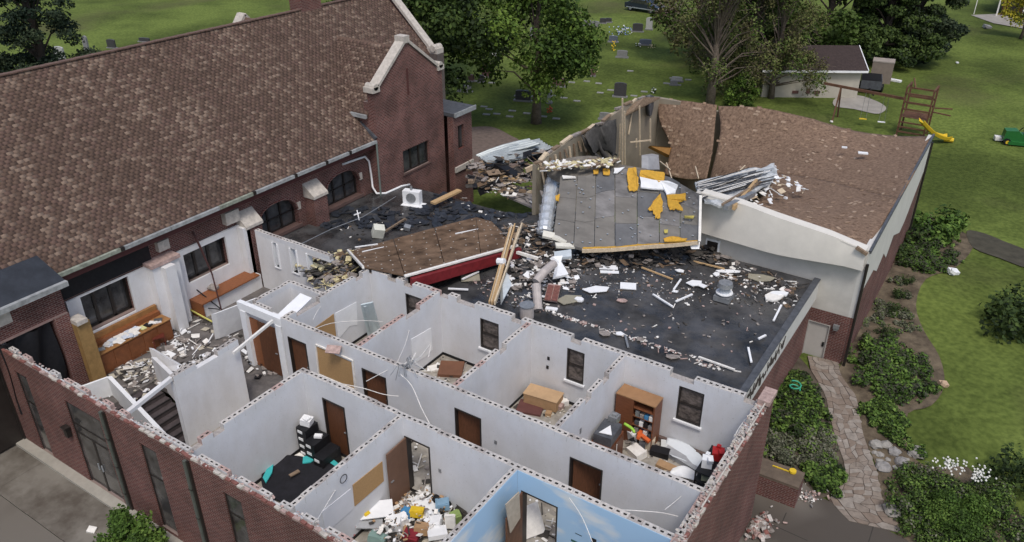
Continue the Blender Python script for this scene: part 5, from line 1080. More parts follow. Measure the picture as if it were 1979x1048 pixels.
# ================================================================== LIBRARY FURNITURE AND FALLEN PIECES
bk = empty('bookcase_counter', (-26.2, 13.8, 0), 'long orange wood counter with sloped top and papers under the left church window', 'counter')
MB().box(-26.66, 12.15, 0, -26.12, 15.3, .88).build('cabinet', WOODO, bk); MB().box(-26.98, 12.15, 0, -26.67, 15.28, 1.1).build('back_cabinet', WOODO, bk)
MB().box(-26.98, 12.12, 1.101, -26.85, 15.3, 1.3).build('back_rail', mat('golden_wood', (.30, .15, .055), .5, .2, 4), bk)
MB().box(-26.66, 12.1, .881, -26.07, 15.32, .915).build('top', mat('golden_wood', (.30, .15, .055), .5), bk)
for k in range(5): MB().box(-26.118, 12.2 + k * .62, .1, -26.1, 12.2 + k * .62 + .58, .82).build('drawer', mat('wood_front', (.19, .07, .028), .5, .2, 5), bk)
pr = MB()
for k in range(46): pr.ob((-26.4 + rnd.uniform(-.2, .2), 12.8 + rnd.random() * 1.3, .93 + rnd.random() * .05), (.22, .28, .01), (rnd.uniform(-.1, .1), rnd.uniform(-.1, .1), rnd.random() * 3), rnd.randrange(2))
tag(pr.build('papers', [PAPER, mat('bluish_paper', (.55, .60, .68), .9)]), 'sheets of paper spread on the long wood counter', kind='stuff')
for k, (y, m, l) in enumerate(((14.25, mat('pale_yellow_paper', (.62, .62, .30), .9), 'pale yellow leaflet among the papers on the wood counter'), (14.5, BLACK, 'black folder on the wood counter'), (14.72, PAPER, 'striped booklet beside the black folder on the wood counter'), (14.95, LEAD, 'dark grey book at the far end of the wood counter'), (12.5, mat('grey_tray', (.30, .31, .30), .7), 'grey tray at the near end of the wood counter'))):
    tag(MB().ob((-26.36, y, .95), (.3, .2, .04), (0, 0, .3 * k)).build('tray' if k == 4 else 'book', m), l, 'tray' if k == 4 else 'book')
def chair(p, rz, label):
    c = empty('chair', p, label, 'chair'); c.rotation_euler = (0, 0, rz); M = Matrix.Rotation(rz, 3, 'Z')
    def q(name, mb, m): o = mb.build(name, m, None); o.parent = c; o.location = (Vector(o.location)); return o
    m = mat('dark_red_wood', (.12, .03, .02), .4, .2, 8)
    q('seat', MB().box(-.22, -.22, .43, .22, .22, .47), m)
    for sx in (-1, 1):
        for sy in (-1, 1): q('leg', MB().box(sx * .2 - .02, sy * .2 - .02, 0, sx * .2 + .02, sy * .2 + .02, .43), m)
    q('top_rail', MB().box(-.24, .19, .86, .24, .23, .96), WHT)
    for k in range(5): q('spindle', MB().box(-.2 + k * .1 - .015, .19, .47, -.2 + k * .1 + .015, .22, .86), WHT)
    return c
chair(at(310, 668, 0.02), R(60), 'dark red wooden chair with pale slatted back by the wood counter')
def panel(pxs, off, name, m, label, cat='panel', z=None):
    o = MB().prism([at(*p) for p in pxs], off).build(name, m, fixn=True); return tag(o, label, cat)
panel([(190, 692, .5), (290, 640, .75), (296, 662, .3), (205, 712, .05)], (-.12, -.05, .1), 'white_board', WHT, 'long white board leaning in front of the wood counter')
panel([(288, 672, 1.1), (345, 705, 1.1), (352, 720, 1.0), (340, 728, .4), (300, 712, .4)], (.12, .1, -.05), 'wall_chunk', PAINTW, 'white broken wall chunk near the dark red chair')
panel([(408, 608, 1.35), (493, 576, 1.35), (497, 622, .05), (416, 656, .05)], (.1, .16, 0), 'standing_panel', WHT, 'tall white slab standing between the library and the corridor doors')
for (a, b, w_, m, l, n) in (((365, 548, 1.2), (430, 600, .3), .04, BLACK, 'thin black rail leaning across the window bench wall', 'rail'), ((355, 592, .3), (410, 622, .15), .06, mat('caution_tape', (.55, .52, .15), .6), 'yellow tape trailing over the library floor', 'tape'), ((345, 590, .4), (425, 598, .35), .03, BLACK, 'black strip along the wall under the window bench', 'rail'), ((402, 662, .1), (412, 645, .2), .04, WHT, 'crossed white trim on the library floor', 'trim_strip'), ((348, 640, .1), (358, 622, .15), .03, WHT, 'white trim strip near the window bench corner', 'trim_strip')):
    tag(MB().beam(at(*a), at(*b), w_, .02 + w_ / 3).build(n, m), l, n.replace('_', ' '))
tag(MB().ob(at(398, 548, .86), (.6, .4, .16), (.2, .3, .8)).ob(at(412, 556, .84), (.4, .3, .1), (.3, .1, .2)).build('crumpled_paper', RUBBLE), 'crumpled grey paper on the window bench', 'paper')
def fz(x, y): return 0
SP = [PAPER, RUBBLE, WHT, DK, mat('floor_tile_scrap', (.46, .42, .34), .9)]
heap('litter', 'white scraps on the library carpet', [(200, 700), (400, 600), (490, 640), (280, 760)], .01, 150, .03, .3, SP, .015, 21)
heap('litter', 'plaster heap on the library carpet', [(225, 705), (300, 690), (310, 730), (240, 735)], .01, 50, .05, .4, SP, .05, 22)
heap('litter', 'scraps in front of the counter', [(290, 655), (380, 650), (395, 690), (300, 690)], .01, 45, .05, .4, [PAPER, WHT, RUBBLE], .03, 23)
heap('litter', 'white and black scraps by the corridor doors', [(470, 660), (530, 650), (560, 715), (480, 740)], .01, 120, .04, .3, [WHT, BLACK, PAPER, RUBBLE, DK], .2, 24)
heap('litter', 'broken block debris by the landing', [(240, 700), (330, 735), (250, 790), (180, 760)], -.02, 40, .04, .3, SP, .04, 25)
heap('litter', 'torn block and lath on the half wall', [(345, 712), (405, 685), (410, 690), (350, 720)], 2.1, 80, .05, .22, [DK, CMU2, WHT, CMU], .15, 26)
# ================================================================== ROOM CONTENTS
def floorlitter(x0, x1, y0, y1, n, label, seed, mats=SP, smax=.35, h=.05):
    rr = random.Random(seed); m = MB()
    for _ in range(n):
        s = rr.uniform(.02, smax) * rr.random() + .02; k = rr.random()
        sz = (s, s * rr.uniform(.4, 1), .012) if k < .7 else (s * 2.2, .03, .03)
        m.ob((rr.uniform(x0, x1), rr.uniform(y0, y1), .015 + rr.random() * h), sz, (rr.uniform(-.12, .12), rr.uniform(-.12, .12), rr.random() * 6.3), rr.randrange(len(mats)))
    o = m.build('litter', mats, None, kind='stuff'); o['label'] = label
floorlitter(-19.7, -16.7, 16.1, 20, 170, 'ceiling scraps on the floor of the whiteboard room', 31); floorlitter(-16.3, -12.7, 16.1, 20.1, 230, 'ceiling scraps on the floor of the second office', 32)
floorlitter(-12.3, -9.1, 16.1, 20.1, 230, 'ceiling scraps on the floor of the cardboard box room', 33); floorlitter(-8.7, -4.5, 16.1, 20.1, 330, 'scraps on the floor of the bookcase room', 34)
floorlitter(-19, -4.6, 14.2, 15.6, 420, 'ceiling scraps and trim on the corridor floor', 35, smax=.5); floorlitter(-16.8, -13.2, 9.8, 13.7, 160, 'scraps on the floor of the tarp room', 36)
floorlitter(-12.7, -9.2, 9.8, 13.7, 330, 'scraps on the floor of the cluttered room', 37, smax=.5)
# pin boards and white boards are parts of the building
def board(axis, pts, name, m, frame=None):
    if axis == 'N': P = [aY(a, b, YN0 - .02) for a, b in pts]; off = (0, .018, 0)
    else: P = [aX(a, b, axis + .02) for a, b in pts]; off = (-.018, 0, 0)
    return MB().prism(P, off).build(name, m, of, fixn=True)
board('N', [(612, 670), (681, 702), (687, 752), (618, 722)], 'cork_board', CORK); m = MB()
P = [aY(a, b, YN0 - .035) for a, b in ((610, 666), (681, 697), (687, 754), (616, 724))]
for a, b in zip(P, P[1:] + P[:1]): m.beam(a, b, .05, .05)
m.build('board_frame', PAPER, of)
board(-19.82, [(648, 606), (689, 584), (691, 628), (676, 630), (655, 655)], 'white_board', WHT); board(-19.82, [(600, 640), (645, 607), (650, 650), (620, 660)], 'cork_board', CORK)
board(-16.42, [(795, 656), (833, 634), (836, 676), (822, 690), (799, 703)], 'white_board', WHT)
board(-12.88, [(682, 938), (739, 892), (742, 930), (686, 979)], 'cork_board', CORK); board(-12.88, [(622, 990), (678, 945), (682, 985), (630, 1030)], 'white_board', mat('pale_panel', (.62, .63, .66), .7, .04, 2))
for (x, y, px, py) in ((None, YS0 - .012, 850, 910), (None, YN0 - .012, 958, 855), (None, YT0 - .012, 1060, 693), (None, YT0 - .012, 1058, 710)):
    p = aY(px, py, y); MB().ob(p, (.09, .02, .13)).build('wall_socket', GREY if px < 1000 else BLACK, of)
p = aX(1122, 833, -8.79); MB().ob(p, (.02, .08, .2)).build('wall_socket', GREY, of)
MB().tube([aX(663, 925, -12.84) + Vector((.02, .13 * math.cos(t), .13 * math.sin(t))) for t in [k * .63 for k in range(11)]], .012, n=5).build('cable_ring', BLACK, of)
# loose cables hanging from the walls
for k, (pts, r_, l) in enumerate((([(772, 722), (795, 745), (815, 790), (832, 822)], .022, 'white cable hanging across the corridor from the cable tangle'), ([(640, 738), (700, 750), (740, 762), (770, 766)], .02, 'white cable over the corridor cork board'), ([(708, 737), (750, 715), (790, 700), (800, 690)], .018, 'white cable crossing the open brown door'), ([(600, 640), (640, 625), (700, 620), (740, 622)], .018, 'white cable strung over the whiteboard room'), ([(605, 618), (618, 595), (640, 580), (665, 568)], .018, 'wire loop on the wall left of the whiteboard'), ([(768, 700), (785, 660), (795, 620)], .018, 'wire hanging down the second office partition'), ([(795, 700), (812, 690), (832, 665), (828, 690)], .02, 'frayed wires hanging before the second whiteboard'), ([(1190, 985), (1270, 990), (1310, 998)], .018, 'white wire along the end of the corridor'), ([(1100, 962), (1125, 1000), (1145, 1048)], .016, 'thin white wire hanging on the blue mural'), ([(1285, 985), (1310, 965), (1325, 950)], .016, 'short white wire by the east wall of the corridor'), ([(610, 1010), (625, 985), (650, 945), (662, 930)], .018, 'white cable leading to the cable ring'), ([(1418, 845), (1440, 812), (1470, 790), (1490, 768)], .03, 'pale pipe curving over the broken corner of the end wall'))):
    zs = [2.75, 2.45, 2.2, 2.0] if k not in (5, 6, 8) else [2.8, 2.3, 1.9, 1.8]
    P = [at(a, b, z) for (a, b), z in zip(pts, zs)]; dn = subgrid([P], 4)[0]; tag(MB().tube(dn, r_ * .6, n=5).build('cable', PAPER), l, 'cable')
m = MB(); c = at(785, 708, 2.85)
for k in range(14): a = rnd.uniform(0, 6.28); m.tube([c + Vector((rnd.uniform(-.15, .15), rnd.uniform(-.1, .1), 0)), c + Vector((math.cos(a) * .3, math.sin(a) * .3, rnd.uniform(.05, .3))), c + Vector((math.cos(a) * .7, math.sin(a) * .5, rnd.uniform(-.3, .25)))], .014, n=4)
tag(m.build('cable_tangle', [GREY]), 'tangle of grey and white cables on top of the corridor wall', 'cables')
tag(MB().ob(aY(646, 690, YN0 - .25) + Vector((0, 0, .3)), (.5, .3, .04), (.5, 0, .4)).build('torn_bracket', PINK), 'pinkish torn bracket above the corridor cork board', 'bracket')
# whiteboard room: leaning pale door
tag(MB().prism([at(697, 590, 1.95), at(720, 585, 1.95), at(736, 645, .05), at(712, 655, .05)], (-.05, .08, 0)).prism([at(703, 592, 1.96), at(708, 591, 1.96), at(724, 647, .1), at(718, 650, .1)], (.03, -.03, 0)).build('leaning_shutter', mat('pale_blue_door', (.52, .60, .62), .6, .06, 2), fixn=True), 'pale blue ribbed panel leaning in the corner of the whiteboard room', 'panel')
def bxo(px, py, z, size, rz, m, name, label, cat='box', tilt=(0, 0)):
    p = at(px, py, z); return tag(MB().ob((p.x, p.y, z + size[2] / 2), size, (tilt[0], tilt[1], rz)).build(name, m), label, cat)
bxo(872, 716, 0, (.9, .9, .12), .5, mat('red_brown_board', (.16, .075, .045), .8), 'fallen_board', 'reddish brown board on the floor of the second office', 'board'); bxo(842, 712, 0, (.5, .35, .06), 1, PAPER, 'fallen_board', 'pale ceiling board beside the reddish brown board', 'board')
# box room: cardboard box
cb = empty('cardboard_box', at(1052, 768, 0), 'long flat cardboard box on the floor under the office window', 'box'); p = at(1050, 772, .2)
MB().ob((p.x, p.y, .25), (1.25, .62, .42), (0, 0, .12)).build('carton', CARD, cb); MB().ob((p.x, p.y, .47), (1.3, .66, .02), (0, 0, .12)).build('lid', mat('cardboard_light', (.46, .31, .18), .9), cb)
bxo(1025, 790, 0, (.9, .7, .08), .3, mat('dark_red_box', (.12, .05, .045), .8), 'fallen_board', 'dark reddish board in front of the long cardboard box', 'board'); bxo(1060, 803, 0, (.2, .2, .15), .3, CARD, 'small_box', 'tiny tan box in front of the long cardboard box')
for k in range(3): bxo(1080 + k * 9, 790 - k * 8, 0, (.3, .25, .2), k, [PINK, PAPER, PINK][k], 'paper_bundle', ['pinkish paper bundle at the foot of the partition', 'pale paper bundle in the middle of the three by the partition', 'farthest pinkish bundle beside the cardboard box'][k], 'paper')
# bookcase room
bc = empty('bookcase', (-7.9, 19.7, 0), 'tall brown bookcase filled with toys left of the office window', 'bookcase')
w_ = mat('bookcase_wood', (.17, .065, .032), .45, .25, 4, stretch=(1, 1, 5)); q = aY(1244, 810, 19.6)
bx0, bx1, by0, by1, bz = -8.72, -7.35, 19.55, 20.15, 1.75
MB().box(bx0, by0, 0, bx0 + .62, by1, bz).build('cupboard', w_, bc); MB().box(bx0 - .01, by0 - .01, bz + .002, bx1 + .01, by1, bz + .04).build('top', mat('bookcase_top', (.30, .165, .08), .5), bc)
MB().box(bx1 - .05, by0, 0, bx1, by1, bz).build('side_panel', w_, bc); MB().box(bx0 + .62, by1 - .04, 0, bx1 - .05, by1, bz).build('back', w_, bc)
for z in (.05, .4, .75, 1.1, 1.42): MB().box(bx0 + .622, by0 + .02, z, bx1 - .052, by1 - .05, z + .03).build('shelf', w_, bc)
cs = [WHT, BLACK, GREY, RUBBLE, BLUE, PAPER, LEAD]
for r_, z in enumerate((.08, .43, .78, 1.13)):
    for c_ in range(4):
        h = rnd.uniform(.12, .26); x = bx0 + .7 + c_ * .16; m = cs[(r_ * 3 + c_) % 7]
        o = MB().box(x, by0 + .03, z + .001, x + .13, by0 + .25, z + h).build('toy', m); tag(o, '%s toy, %s on the %s bookcase shelf' % ({'white_board': 'white', 'black_plastic': 'black', 'grey_metal': 'mid grey', 'rubble_grey': 'brownish grey', 'blue_plastic': 'blue', 'paper_scrap': 'off white', 'dark_flashing': 'slate grey'}[m.name], ('leftmost', 'second from left', 'second from right', 'rightmost')[c_], ('bottom', 'second', 'third', 'top')[r_]), 'toy', 'toys on the bookcase shelves')
cab = empty('low_cabinet', at(1195, 830, 0), 'brown cabinet with a dark box on top along the left wall of the bookcase room', 'cabinet')
p = at(1195, 850, 0); x0 = -8.72
MB().box(x0, 17.6, 0, x0 + .65, 18.9, .95).build('carcass', w_, cab); MB().box(x0 + .66, 17.7, .05, x0 + .68, 18.25, .9).build('cabinet_door', mat('wood_front2', (.13, .05, .026), .5), cab); MB().box(x0 + .66, 18.28, .05, x0 + .68, 18.85, .9).build('cabinet_door', mat('wood_front2', (.13, .05, .026), .5), cab)
for k, y in enumerate((17.72, 17.82, 18.3)): MB().box(x0 + .69, y, .1, x0 + .71, y + .03, .85).build('trim', PAPER, cab)
tag(MB().ob((x0 + .34, 18.35, 1.12), (.6, .85, .34), (0, 0, .05)).build('storage_box', LEAD), 'dark grey storage box on the brown cabinet', 'box'); tag(MB().prism([(x0 + .2, 18.0, 1.31), (x0 + .6, 18.1, 1.31), (x0 + .35, 18.5, 1.31)], (0, 0, .02)).build('paper_sheet', WHT), 'white triangle of paper on the dark storage box', 'paper')
tag(MB().ob((x0 + .3, 18.85, 1.35), (.3, .3, .25)).ob((x0 + .32, 18.85, 1.5), (.15, .15, .1)).build('toy', GREY), 'grey toy heap behind the dark storage box', 'toy')
tag(MB().ob((x0 + .38, 17.1, .75), (.65, .8, .08), (0, .08, .05)).ob((x0 + .38, 17.1, .35), (.6, .7, .7), (0, 0, .05)).build('paper_carton', mat('white_red_print', (.62, .55, .52), .8, .3, 14, col2=(.6, .2, .18), thresh=(.5, .75))), 'white carton with red print nearest the corridor wall', 'box')
tag(MB().ob((x0 + .3, 16.55, .4), (.5, .35, .8), (0, .1, .2)).build('paper_bag', PAPER), 'white paper bag in the near corner of the bookcase room', 'bag')
NO = [((1380, 785, 1.5), (1422, 800, 1.55), LBLUE, 'upper blue foam noodle above the black shelf'), ((1374, 798, 1.4), (1400, 803, 1.45), LBLUE, 'short blue foam noodle above the red one'), ((1365, 805, 1.35), (1400, 808, 1.4), mat('coral_foam', (.72, .12, .09), .7), 'coral red foam noodle sticking out over the black shelf')]
for a, b, m, l in NO: tag(MB().tube([at(*a), at(*b)], .07, n=10).build('foam_noodle', m, smooth=True), l, 'foam noodle')
sf = empty('metal_shelf', (-4.9, 18.6, 0), 'black metal shelf rack against the end wall of the bookcase room', 'shelf')
for x in (-5.35, -4.6):
    for y in (18.0, 19.3): MB().box(x, y, 0, x + .04, y + .04, 1.35).build('upright', BLACK, sf)
for z in (.15, .55, .95, 1.3): MB().box(-5.35, 18.0, z, -4.56, 19.34, z + .03).build('shelf', BLACK, sf)
for (x, y, z, s, m, l) in ((-5.0, 18.9, 1.33, (.35, .35, .28), RED, 'bright red plastic toy on the black metal shelf'), (-5.15, 18.4, 1.33, (.3, .28, .3), WHT, 'white bucket beside the red toy'), (-5.0, 18.4, .98, (.5, .5, .18), mat('olive_cloth', (.25, .27, .19), .9), 'olive cloth pile on the middle shelf of the black rack'), (-5.0, 19.0, .58, (.45, .4, .25), CARD, 'brown carton on the lower shelf of the black rack'), (-4.95, 18.9, .98, (.3, .3, .2), PAPER, 'pale carton at the back of the middle shelf')):
    o = MB().ob((x, y, z + s[2] / 2), s, (0, 0, .3)); 
    if 'red' in l: o.ob((x + .12, y - .1, z + .33), (.15, .15, .14), (.3, 0, .5)).ob((x - .05, y + .15, z + .3), (.12, .12, .1))
    tag(o.build('toy' if 'toy' in l else 'bucket' if 'bucket' in l else 'bundle', m), l, 'toy' if 'toy' in l else 'box')
MB().box(-8.0, 20.1, .02, -4.6, 20.22, .2).build('heater_board', mat('heater_brown', (.12, .085, .075), .6), of)
tag(MB().tube([at(1208, 830, .75) + Vector((.02 * k, 0, .02 * k)) + Vector((.3 * math.cos(k * .35), .1 * math.sin(k * .3), 0)) for k in range(8)], .05, n=8).build('toy_hoop', LIME, smooth=True), 'lime green curved toy in front of the bookcase', 'toy')
tag(MB().ob(at(1244, 845, .5), (.5, .12, .1), (.2, .1, -.3)).ob(at(1236, 840, .55), (.12, .4, .1), (0, .2, .2)).build('toy_piece', ORG), 'orange red toy piece in front of the bookcase', 'toy')
for (px, py, s, m, l, n) in ((1222, 850, (.45, .4, .45), WHT, 'white bin with a black triangle in front of the bookcase', 'bin'), (1250, 862, (.5, .4, .4), mat('beige_plastic', (.48, .42, .33), .6), 'beige plastic basket on the bookcase room floor', 'basket'), (1230, 880, (.55, .4, .25), PAPER, 'white carton beside the corridor wall of the bookcase room', 'carton'), (1275, 880, (.6, .3, .25), BLACK, 'black bag on the bookcase room floor', 'bag'), (1318, 893, (1.3, .3, .18), mat('grey_blue_panel', (.33, .34, .36), .6), 'long grey blue carton lying on the white sheet', 'carton'), (1240, 870, (.2, .2, .35), LEAD, 'dark bottle between the baskets', 'bottle'), (1290, 905, (.7, .3, .1), CARD, 'flattened brown carton by the white bag', 'carton')):
    bxo(px, py, 0, s, rnd.uniform(-.5, .5), m, n, l, n, (rnd.uniform(-.15, .15), rnd.uniform(-.15, .15)))
tag(MB().prism([at(1221, 850, .5) + Vector((-.1, -.1, 0)), at(1221, 850, .5) + Vector((.15, -.05, 0)), at(1221, 850, .5) + Vector((0, .15, 0))], (0, 0, .02)).build('dark_mark', BLACK), 'black triangle card on the white bin', 'card')
tag(MB().ob(at(1295, 862, 0.1), (.6, .35, .18), (0, 0, .4)).build('toy_keyboard', mat('white_grey_toy', (.6, .62, .62), .6)), 'pale toy keyboard right of the beige basket', 'toy')
def rug(px, name, m, label, cat, z=.1, amp=.12, sub=5, th=.02, seed=0):
    rr = random.Random(seed); rows = [[at(a, b, z + rr.uniform(0, amp)) for a, b in r] for r in px]
    o = MB().grid(subgrid(rows, sub), th).build(name, m, smooth=True); return tag(o, label, cat)
rug([[(1290, 845), (1325, 855), (1355, 880)], [(1285, 868), (1322, 878), (1362, 895)], [(1300, 882), (1335, 895), (1360, 908)]], 'plastic_sheet', mat('white_plastic', (.66, .70, .74), .35, .06, 2), 'white plastic sheet crumpled on the bookcase room floor', 'plastic sheet', .08, .22)
rug([[(1300, 905), (1322, 900), (1345, 912)], [(1295, 915), (1320, 912), (1350, 925)], [(1310, 920), (1330, 925), (1348, 930)]], 'plastic_bag', WHT, 'white bag against the corridor wall of the bookcase room', 'bag', .12, .3)
# tarp room
dx0 = empty('drawer_stack', (-16.5, 13.5, 0), 'stepped stack of black storage drawers with white labels in the corner', 'drawers')
q0 = Vector((-16.62, 13.5, 0))
for c_, (x, n) in enumerate(((-16.6, 4), (-16.15, 3), (-15.7, 2))):
    for r_ in range(n):
        MB().box(x - .21, 13.15 - c_ * .12, r_ * .29, x + .21, 13.7, r_ * .29 + .275).build('drawer', BLACK, dx0); MB().box(x - .14, 13.135 - c_ * .12, r_ * .29 + .1, x + .06, 13.149 - c_ * .12, r_ * .29 + .2).build('drawer_label', WHT, dx0)
tag(MB().ob((-16.6, 13.45, 1.28), (.34, .3, .22), (0, .1, .3)).ob((-16.55, 13.42, 1.42), (.2, .2, .06)).build('printer', WHT), 'white box on top of the black storage drawers', 'box'); tag(MB().ob((-16.1, 13.4, .93), (.25, .15, .08), (0, 0, .5)).build('paper_sheet', WHT), 'folded white paper on the middle black drawer column', 'paper')
rug([[(508, 900), (548, 880), (600, 885), (655, 895), (660, 905)], [(505, 930), (540, 915), (590, 905), (640, 905), (648, 918)], [(515, 955), (550, 950), (600, 935), (625, 930), (635, 935)], [(535, 965), (562, 975), (600, 960), (615, 952), (625, 948)]], 'black_tarp', mat('black_cloth', (.014, .014, .018), .85, .3, 4), 'large black cloth spread on the floor of the tarp room', 'cloth', .10, .16, 6, .03, 5)
for k, px in enumerate(([(586, 885), (600, 880), (618, 884), (600, 895), (585, 897)], [(628, 885), (642, 888), (655, 898), (648, 903), (636, 895)], [(522, 895), (530, 892), (526, 915), (514, 935), (508, 925)])): tag(MB().prism([at(a, b, .22) for a, b in px], (0, 0, .04)).build('foam_piece', TURQ, fixn=True), ['turquoise foam piece at the back edge of the black cloth', 'small turquoise foam piece at the right tip of the black cloth', 'turquoise foam piece at the left edge of the black cloth'][k], 'foam')
tag(MB().prism([at(556, 888, .1), at(580, 876, .1), at(590, 884, .1), at(568, 893, .1)], (0, 0, .03)).build('ceiling_board', PAPER, fixn=True), 'pale ceiling board left of the black storage drawers', 'board')
tag(MB().beam(at(560, 920, .28), at(578, 910, .28), .12, .04).build('splinter_board', LUMD), 'small brown splinter lying on the black cloth', 'splinter')
# cluttered room: open door, window like frame and many things
d = door_leaf(-12.8, -11.92, YS0 - .02, 2.08, m=mat('door_edge_wood', (.16, .09, .06), .5), swing=-88, hinge=0)
heap('paper_heap', 'white scraps and papers heaped on the floor of the cluttered room', [(690, 1000), (820, 940), (900, 985), (760, 1080)], .05, 300, .04, .34, [PAPER, RUBBLE, WHT, PAPER, DK, CARD], .22, 41)
heap('paper_heap', 'small torn scraps lying over the clutter', [(700, 1000), (840, 950), (890, 1000), (760, 1060)], .38, 130, .03, .16, [PAPER, WHT, RUBBLE, DK, CARD], .15, 42)
CL = [(726, 985, .5, (1.0, .6, .03), .8, WHT, 'poster_board', 'large white board behind the yellow toy'), (700, 1000, .35, (.3, .22, .28), .5, YEL, 'toy', 'yellow plastic toy in the cluttered room'), (714, 1008, .35, (.75, .5, .04), .7, mat('silver_sheet', (.38, .39, .40), .4, .2, 2), 'sheet', 'grey silver sheet in front of the large white board'), (640, 1008, .25, (.35, .3, .3), .4, CARD, 'carton', 'brown carton in the near left corner'), (660, 1015, .2, (.16, .35, .35), .5, mat('ochre_panel', (.30, .185, .07)), 'folder', 'ochre folder beside the brown carton'), (680, 1022, .2, (.3, .3, .25), .2, mat('pink_toy', (.55, .22, .22), .6), 'toy', 'pink and red toy below the yellow toy'), (762, 1012, .3, (.45, .4, .3), .6, WHT, 'bin', 'white bin in the middle of the clutter'), (787, 993, .3, (.3, .25, .3), .2, BLUE, 'bin', 'blue bin beside the open door'), (806, 990, .4, (.4, .28, .2), .4, YEL, 'box', 'yellow box right of the blue bin'), (775, 1005, .3, (.4, .3, .25), .9, WHT, 'box', 'white printer like box behind the white bin'), (825, 988, .3, (.9, .6, .06), -.5, WHT, 'poster_board', 'broad white board leaning at the corridor wall'), (858, 965, .25, (.6, .45, .2), .3, BLACK, 'case', 'black case in the corner of the cluttered room'), (855, 975, .4, (.4, .35, .2), .7, mat('blue_cloth', (.20, .33, .45), .9), 'cloth', 'pale blue cloth on the black case'), (880, 1000, .3, (.3, .25, .3), 1, mat('moss_green', (.22, .30, .10), .8), 'box', 'moss green box near the blue mural wall'), (870, 1008, .4, (.3, .1, .45), .5, PAPER, 'binder', 'white binder standing beside the moss green box'), (815, 1022, .3, (.4, .3, .25), .5, CARD, 'carton', 'crushed brown carton at the near edge of the clutter'), (795, 1036, .2, (.45, .35, .2), .3, mat('dark_red_cloth', (.20, .02, .03), .9), 'cloth', 'dark red cloth at the bottom of the clutter'), (730, 1040, .2, (.5, .3, .2), .3, mat('green_grey', (.22, .33, .30), .8), 'cloth', 'grey green cloth at the bottom of the clutter'), (835, 1010, .3, (.55, .4, .2), .5, WHT, 'box', 'white box in front of the broad white board'), (845, 1030, .3, (.55, .4, .15), .8, WHT, 'box', 'white open box nearest the mural wall'), (895, 985, .2, (.5, .3, .2), -.4, DK, 'basket', 'dark basket in the far right corner of the cluttered room'), (900, 975, .3, (.3, .25, .15), .3, GREY, 'box', 'grey box on the dark basket')]
for k, (px, py, z, s, rz, m, n, l) in enumerate(CL):
    p = at(px, py, z); tl = (rnd.uniform(-.2, .2), rnd.uniform(-.2, .2)); b = MB().ob(p, s, (tl[0], tl[1], rz))
    if s[2] > .15: b.ob(p + Vector((0, 0, s[2] / 2 + .01)), (s[0] * .8, s[1] * .8, .03), (tl[0], tl[1], rz + .15))
    if n == 'toy': b.ob(p + Vector((.12, .05, .1)), (.18, .1, .22), (.4, .2, rz + 1)).ob(p + Vector((-.15, -.08, -.05)), (.2, .2, .12), (.1, .5, rz))
    tag(b.build(n, m), l, n.replace('_', ' '))
# mural room: brown open door and tan paper on the wall by the opening
door_leaf(-8.72, -7.65, YS0 - .02, 2.08, m=mat('mural_door', (.14, .065, .035), .5, .3, 5), swing=-80, hinge=0)
tag(MB().prism([aX(976, 975, -8.5), aX(1002, 950, -8.5), aX(1004, 1000, -8.5), aX(985, 1030, -8.5)], (.03, 0, 0)).build('kraft_paper', TAN, fixn=True), 'tan paper sheet hanging beside the mural room doorway', 'paper')
tag(MB().prism([at(1012, 985, .9), at(1035, 975, .9), at(1050, 1030, .1), at(1010, 1045, .1)], (0, .1, .05)).build('fallen_board', PAPER, fixn=True), 'pale board lying in the corridor behind the mural room doorway', 'board')
tag(MB().prism([at(1118, 945, .8), at(1130, 925, .8), at(1135, 955, .1), at(1118, 960, .1)], (.1, .1, .05)).build('crumpled_paper', PAPER, fixn=True), 'crumpled pale paper in the right corridor doorway', 'paper')
# ================================================================== VEGETATION
def leafcloud(name, centers, radii, n, size, mats, seed, droop=0, flat=.6, weights=None):
    rr = np.random.RandomState(seed); K = len(centers); Cn = np.array(centers, float); Rd = np.array(radii, float)
    if Rd.ndim == 1: Rd = np.stack([Rd] * 3, 1)
    w = (Rd[:, 0] * Rd[:, 1] * Rd[:, 2]) ** .75; w /= w.sum(); idx = rr.choice(K, n, p=w)
    d = rr.normal(size=(n, 3)); d /= np.linalg.norm(d, axis=1)[:, None]; r = rr.rand(n) ** .42
    P = Cn[idx] + d * r[:, None] * Rd[idx]; P[:, 2] -= droop * rr.rand(n) * (r > .7)
    nr = d * .6 + rr.normal(size=(n, 3)) * .7 + np.array([0, 0, flat]); nr /= np.linalg.norm(nr, axis=1)[:, None]
    a = np.cross(nr, rr.normal(size=(n, 3))); a /= np.linalg.norm(a, axis=1)[:, None]; b = np.cross(nr, a)
    s = size * rr.uniform(.55, 1.3, n)[:, None]; s2 = s * rr.uniform(.45, .8, n)[:, None]
    V = np.stack([P - a * s, P - b * s2, P + a * s, P + b * s2], 1).reshape(-1, 3); F = np.arange(4 * n).reshape(-1, 4)
    tone = rr.rand(K) * .8; mi = np.clip(((tone[idx] + rr.rand(n) * .7) / 1.5 * len(mats)).astype(int), 0, len(mats) - 1)
    return npmesh(name, V, F, mi, mats)
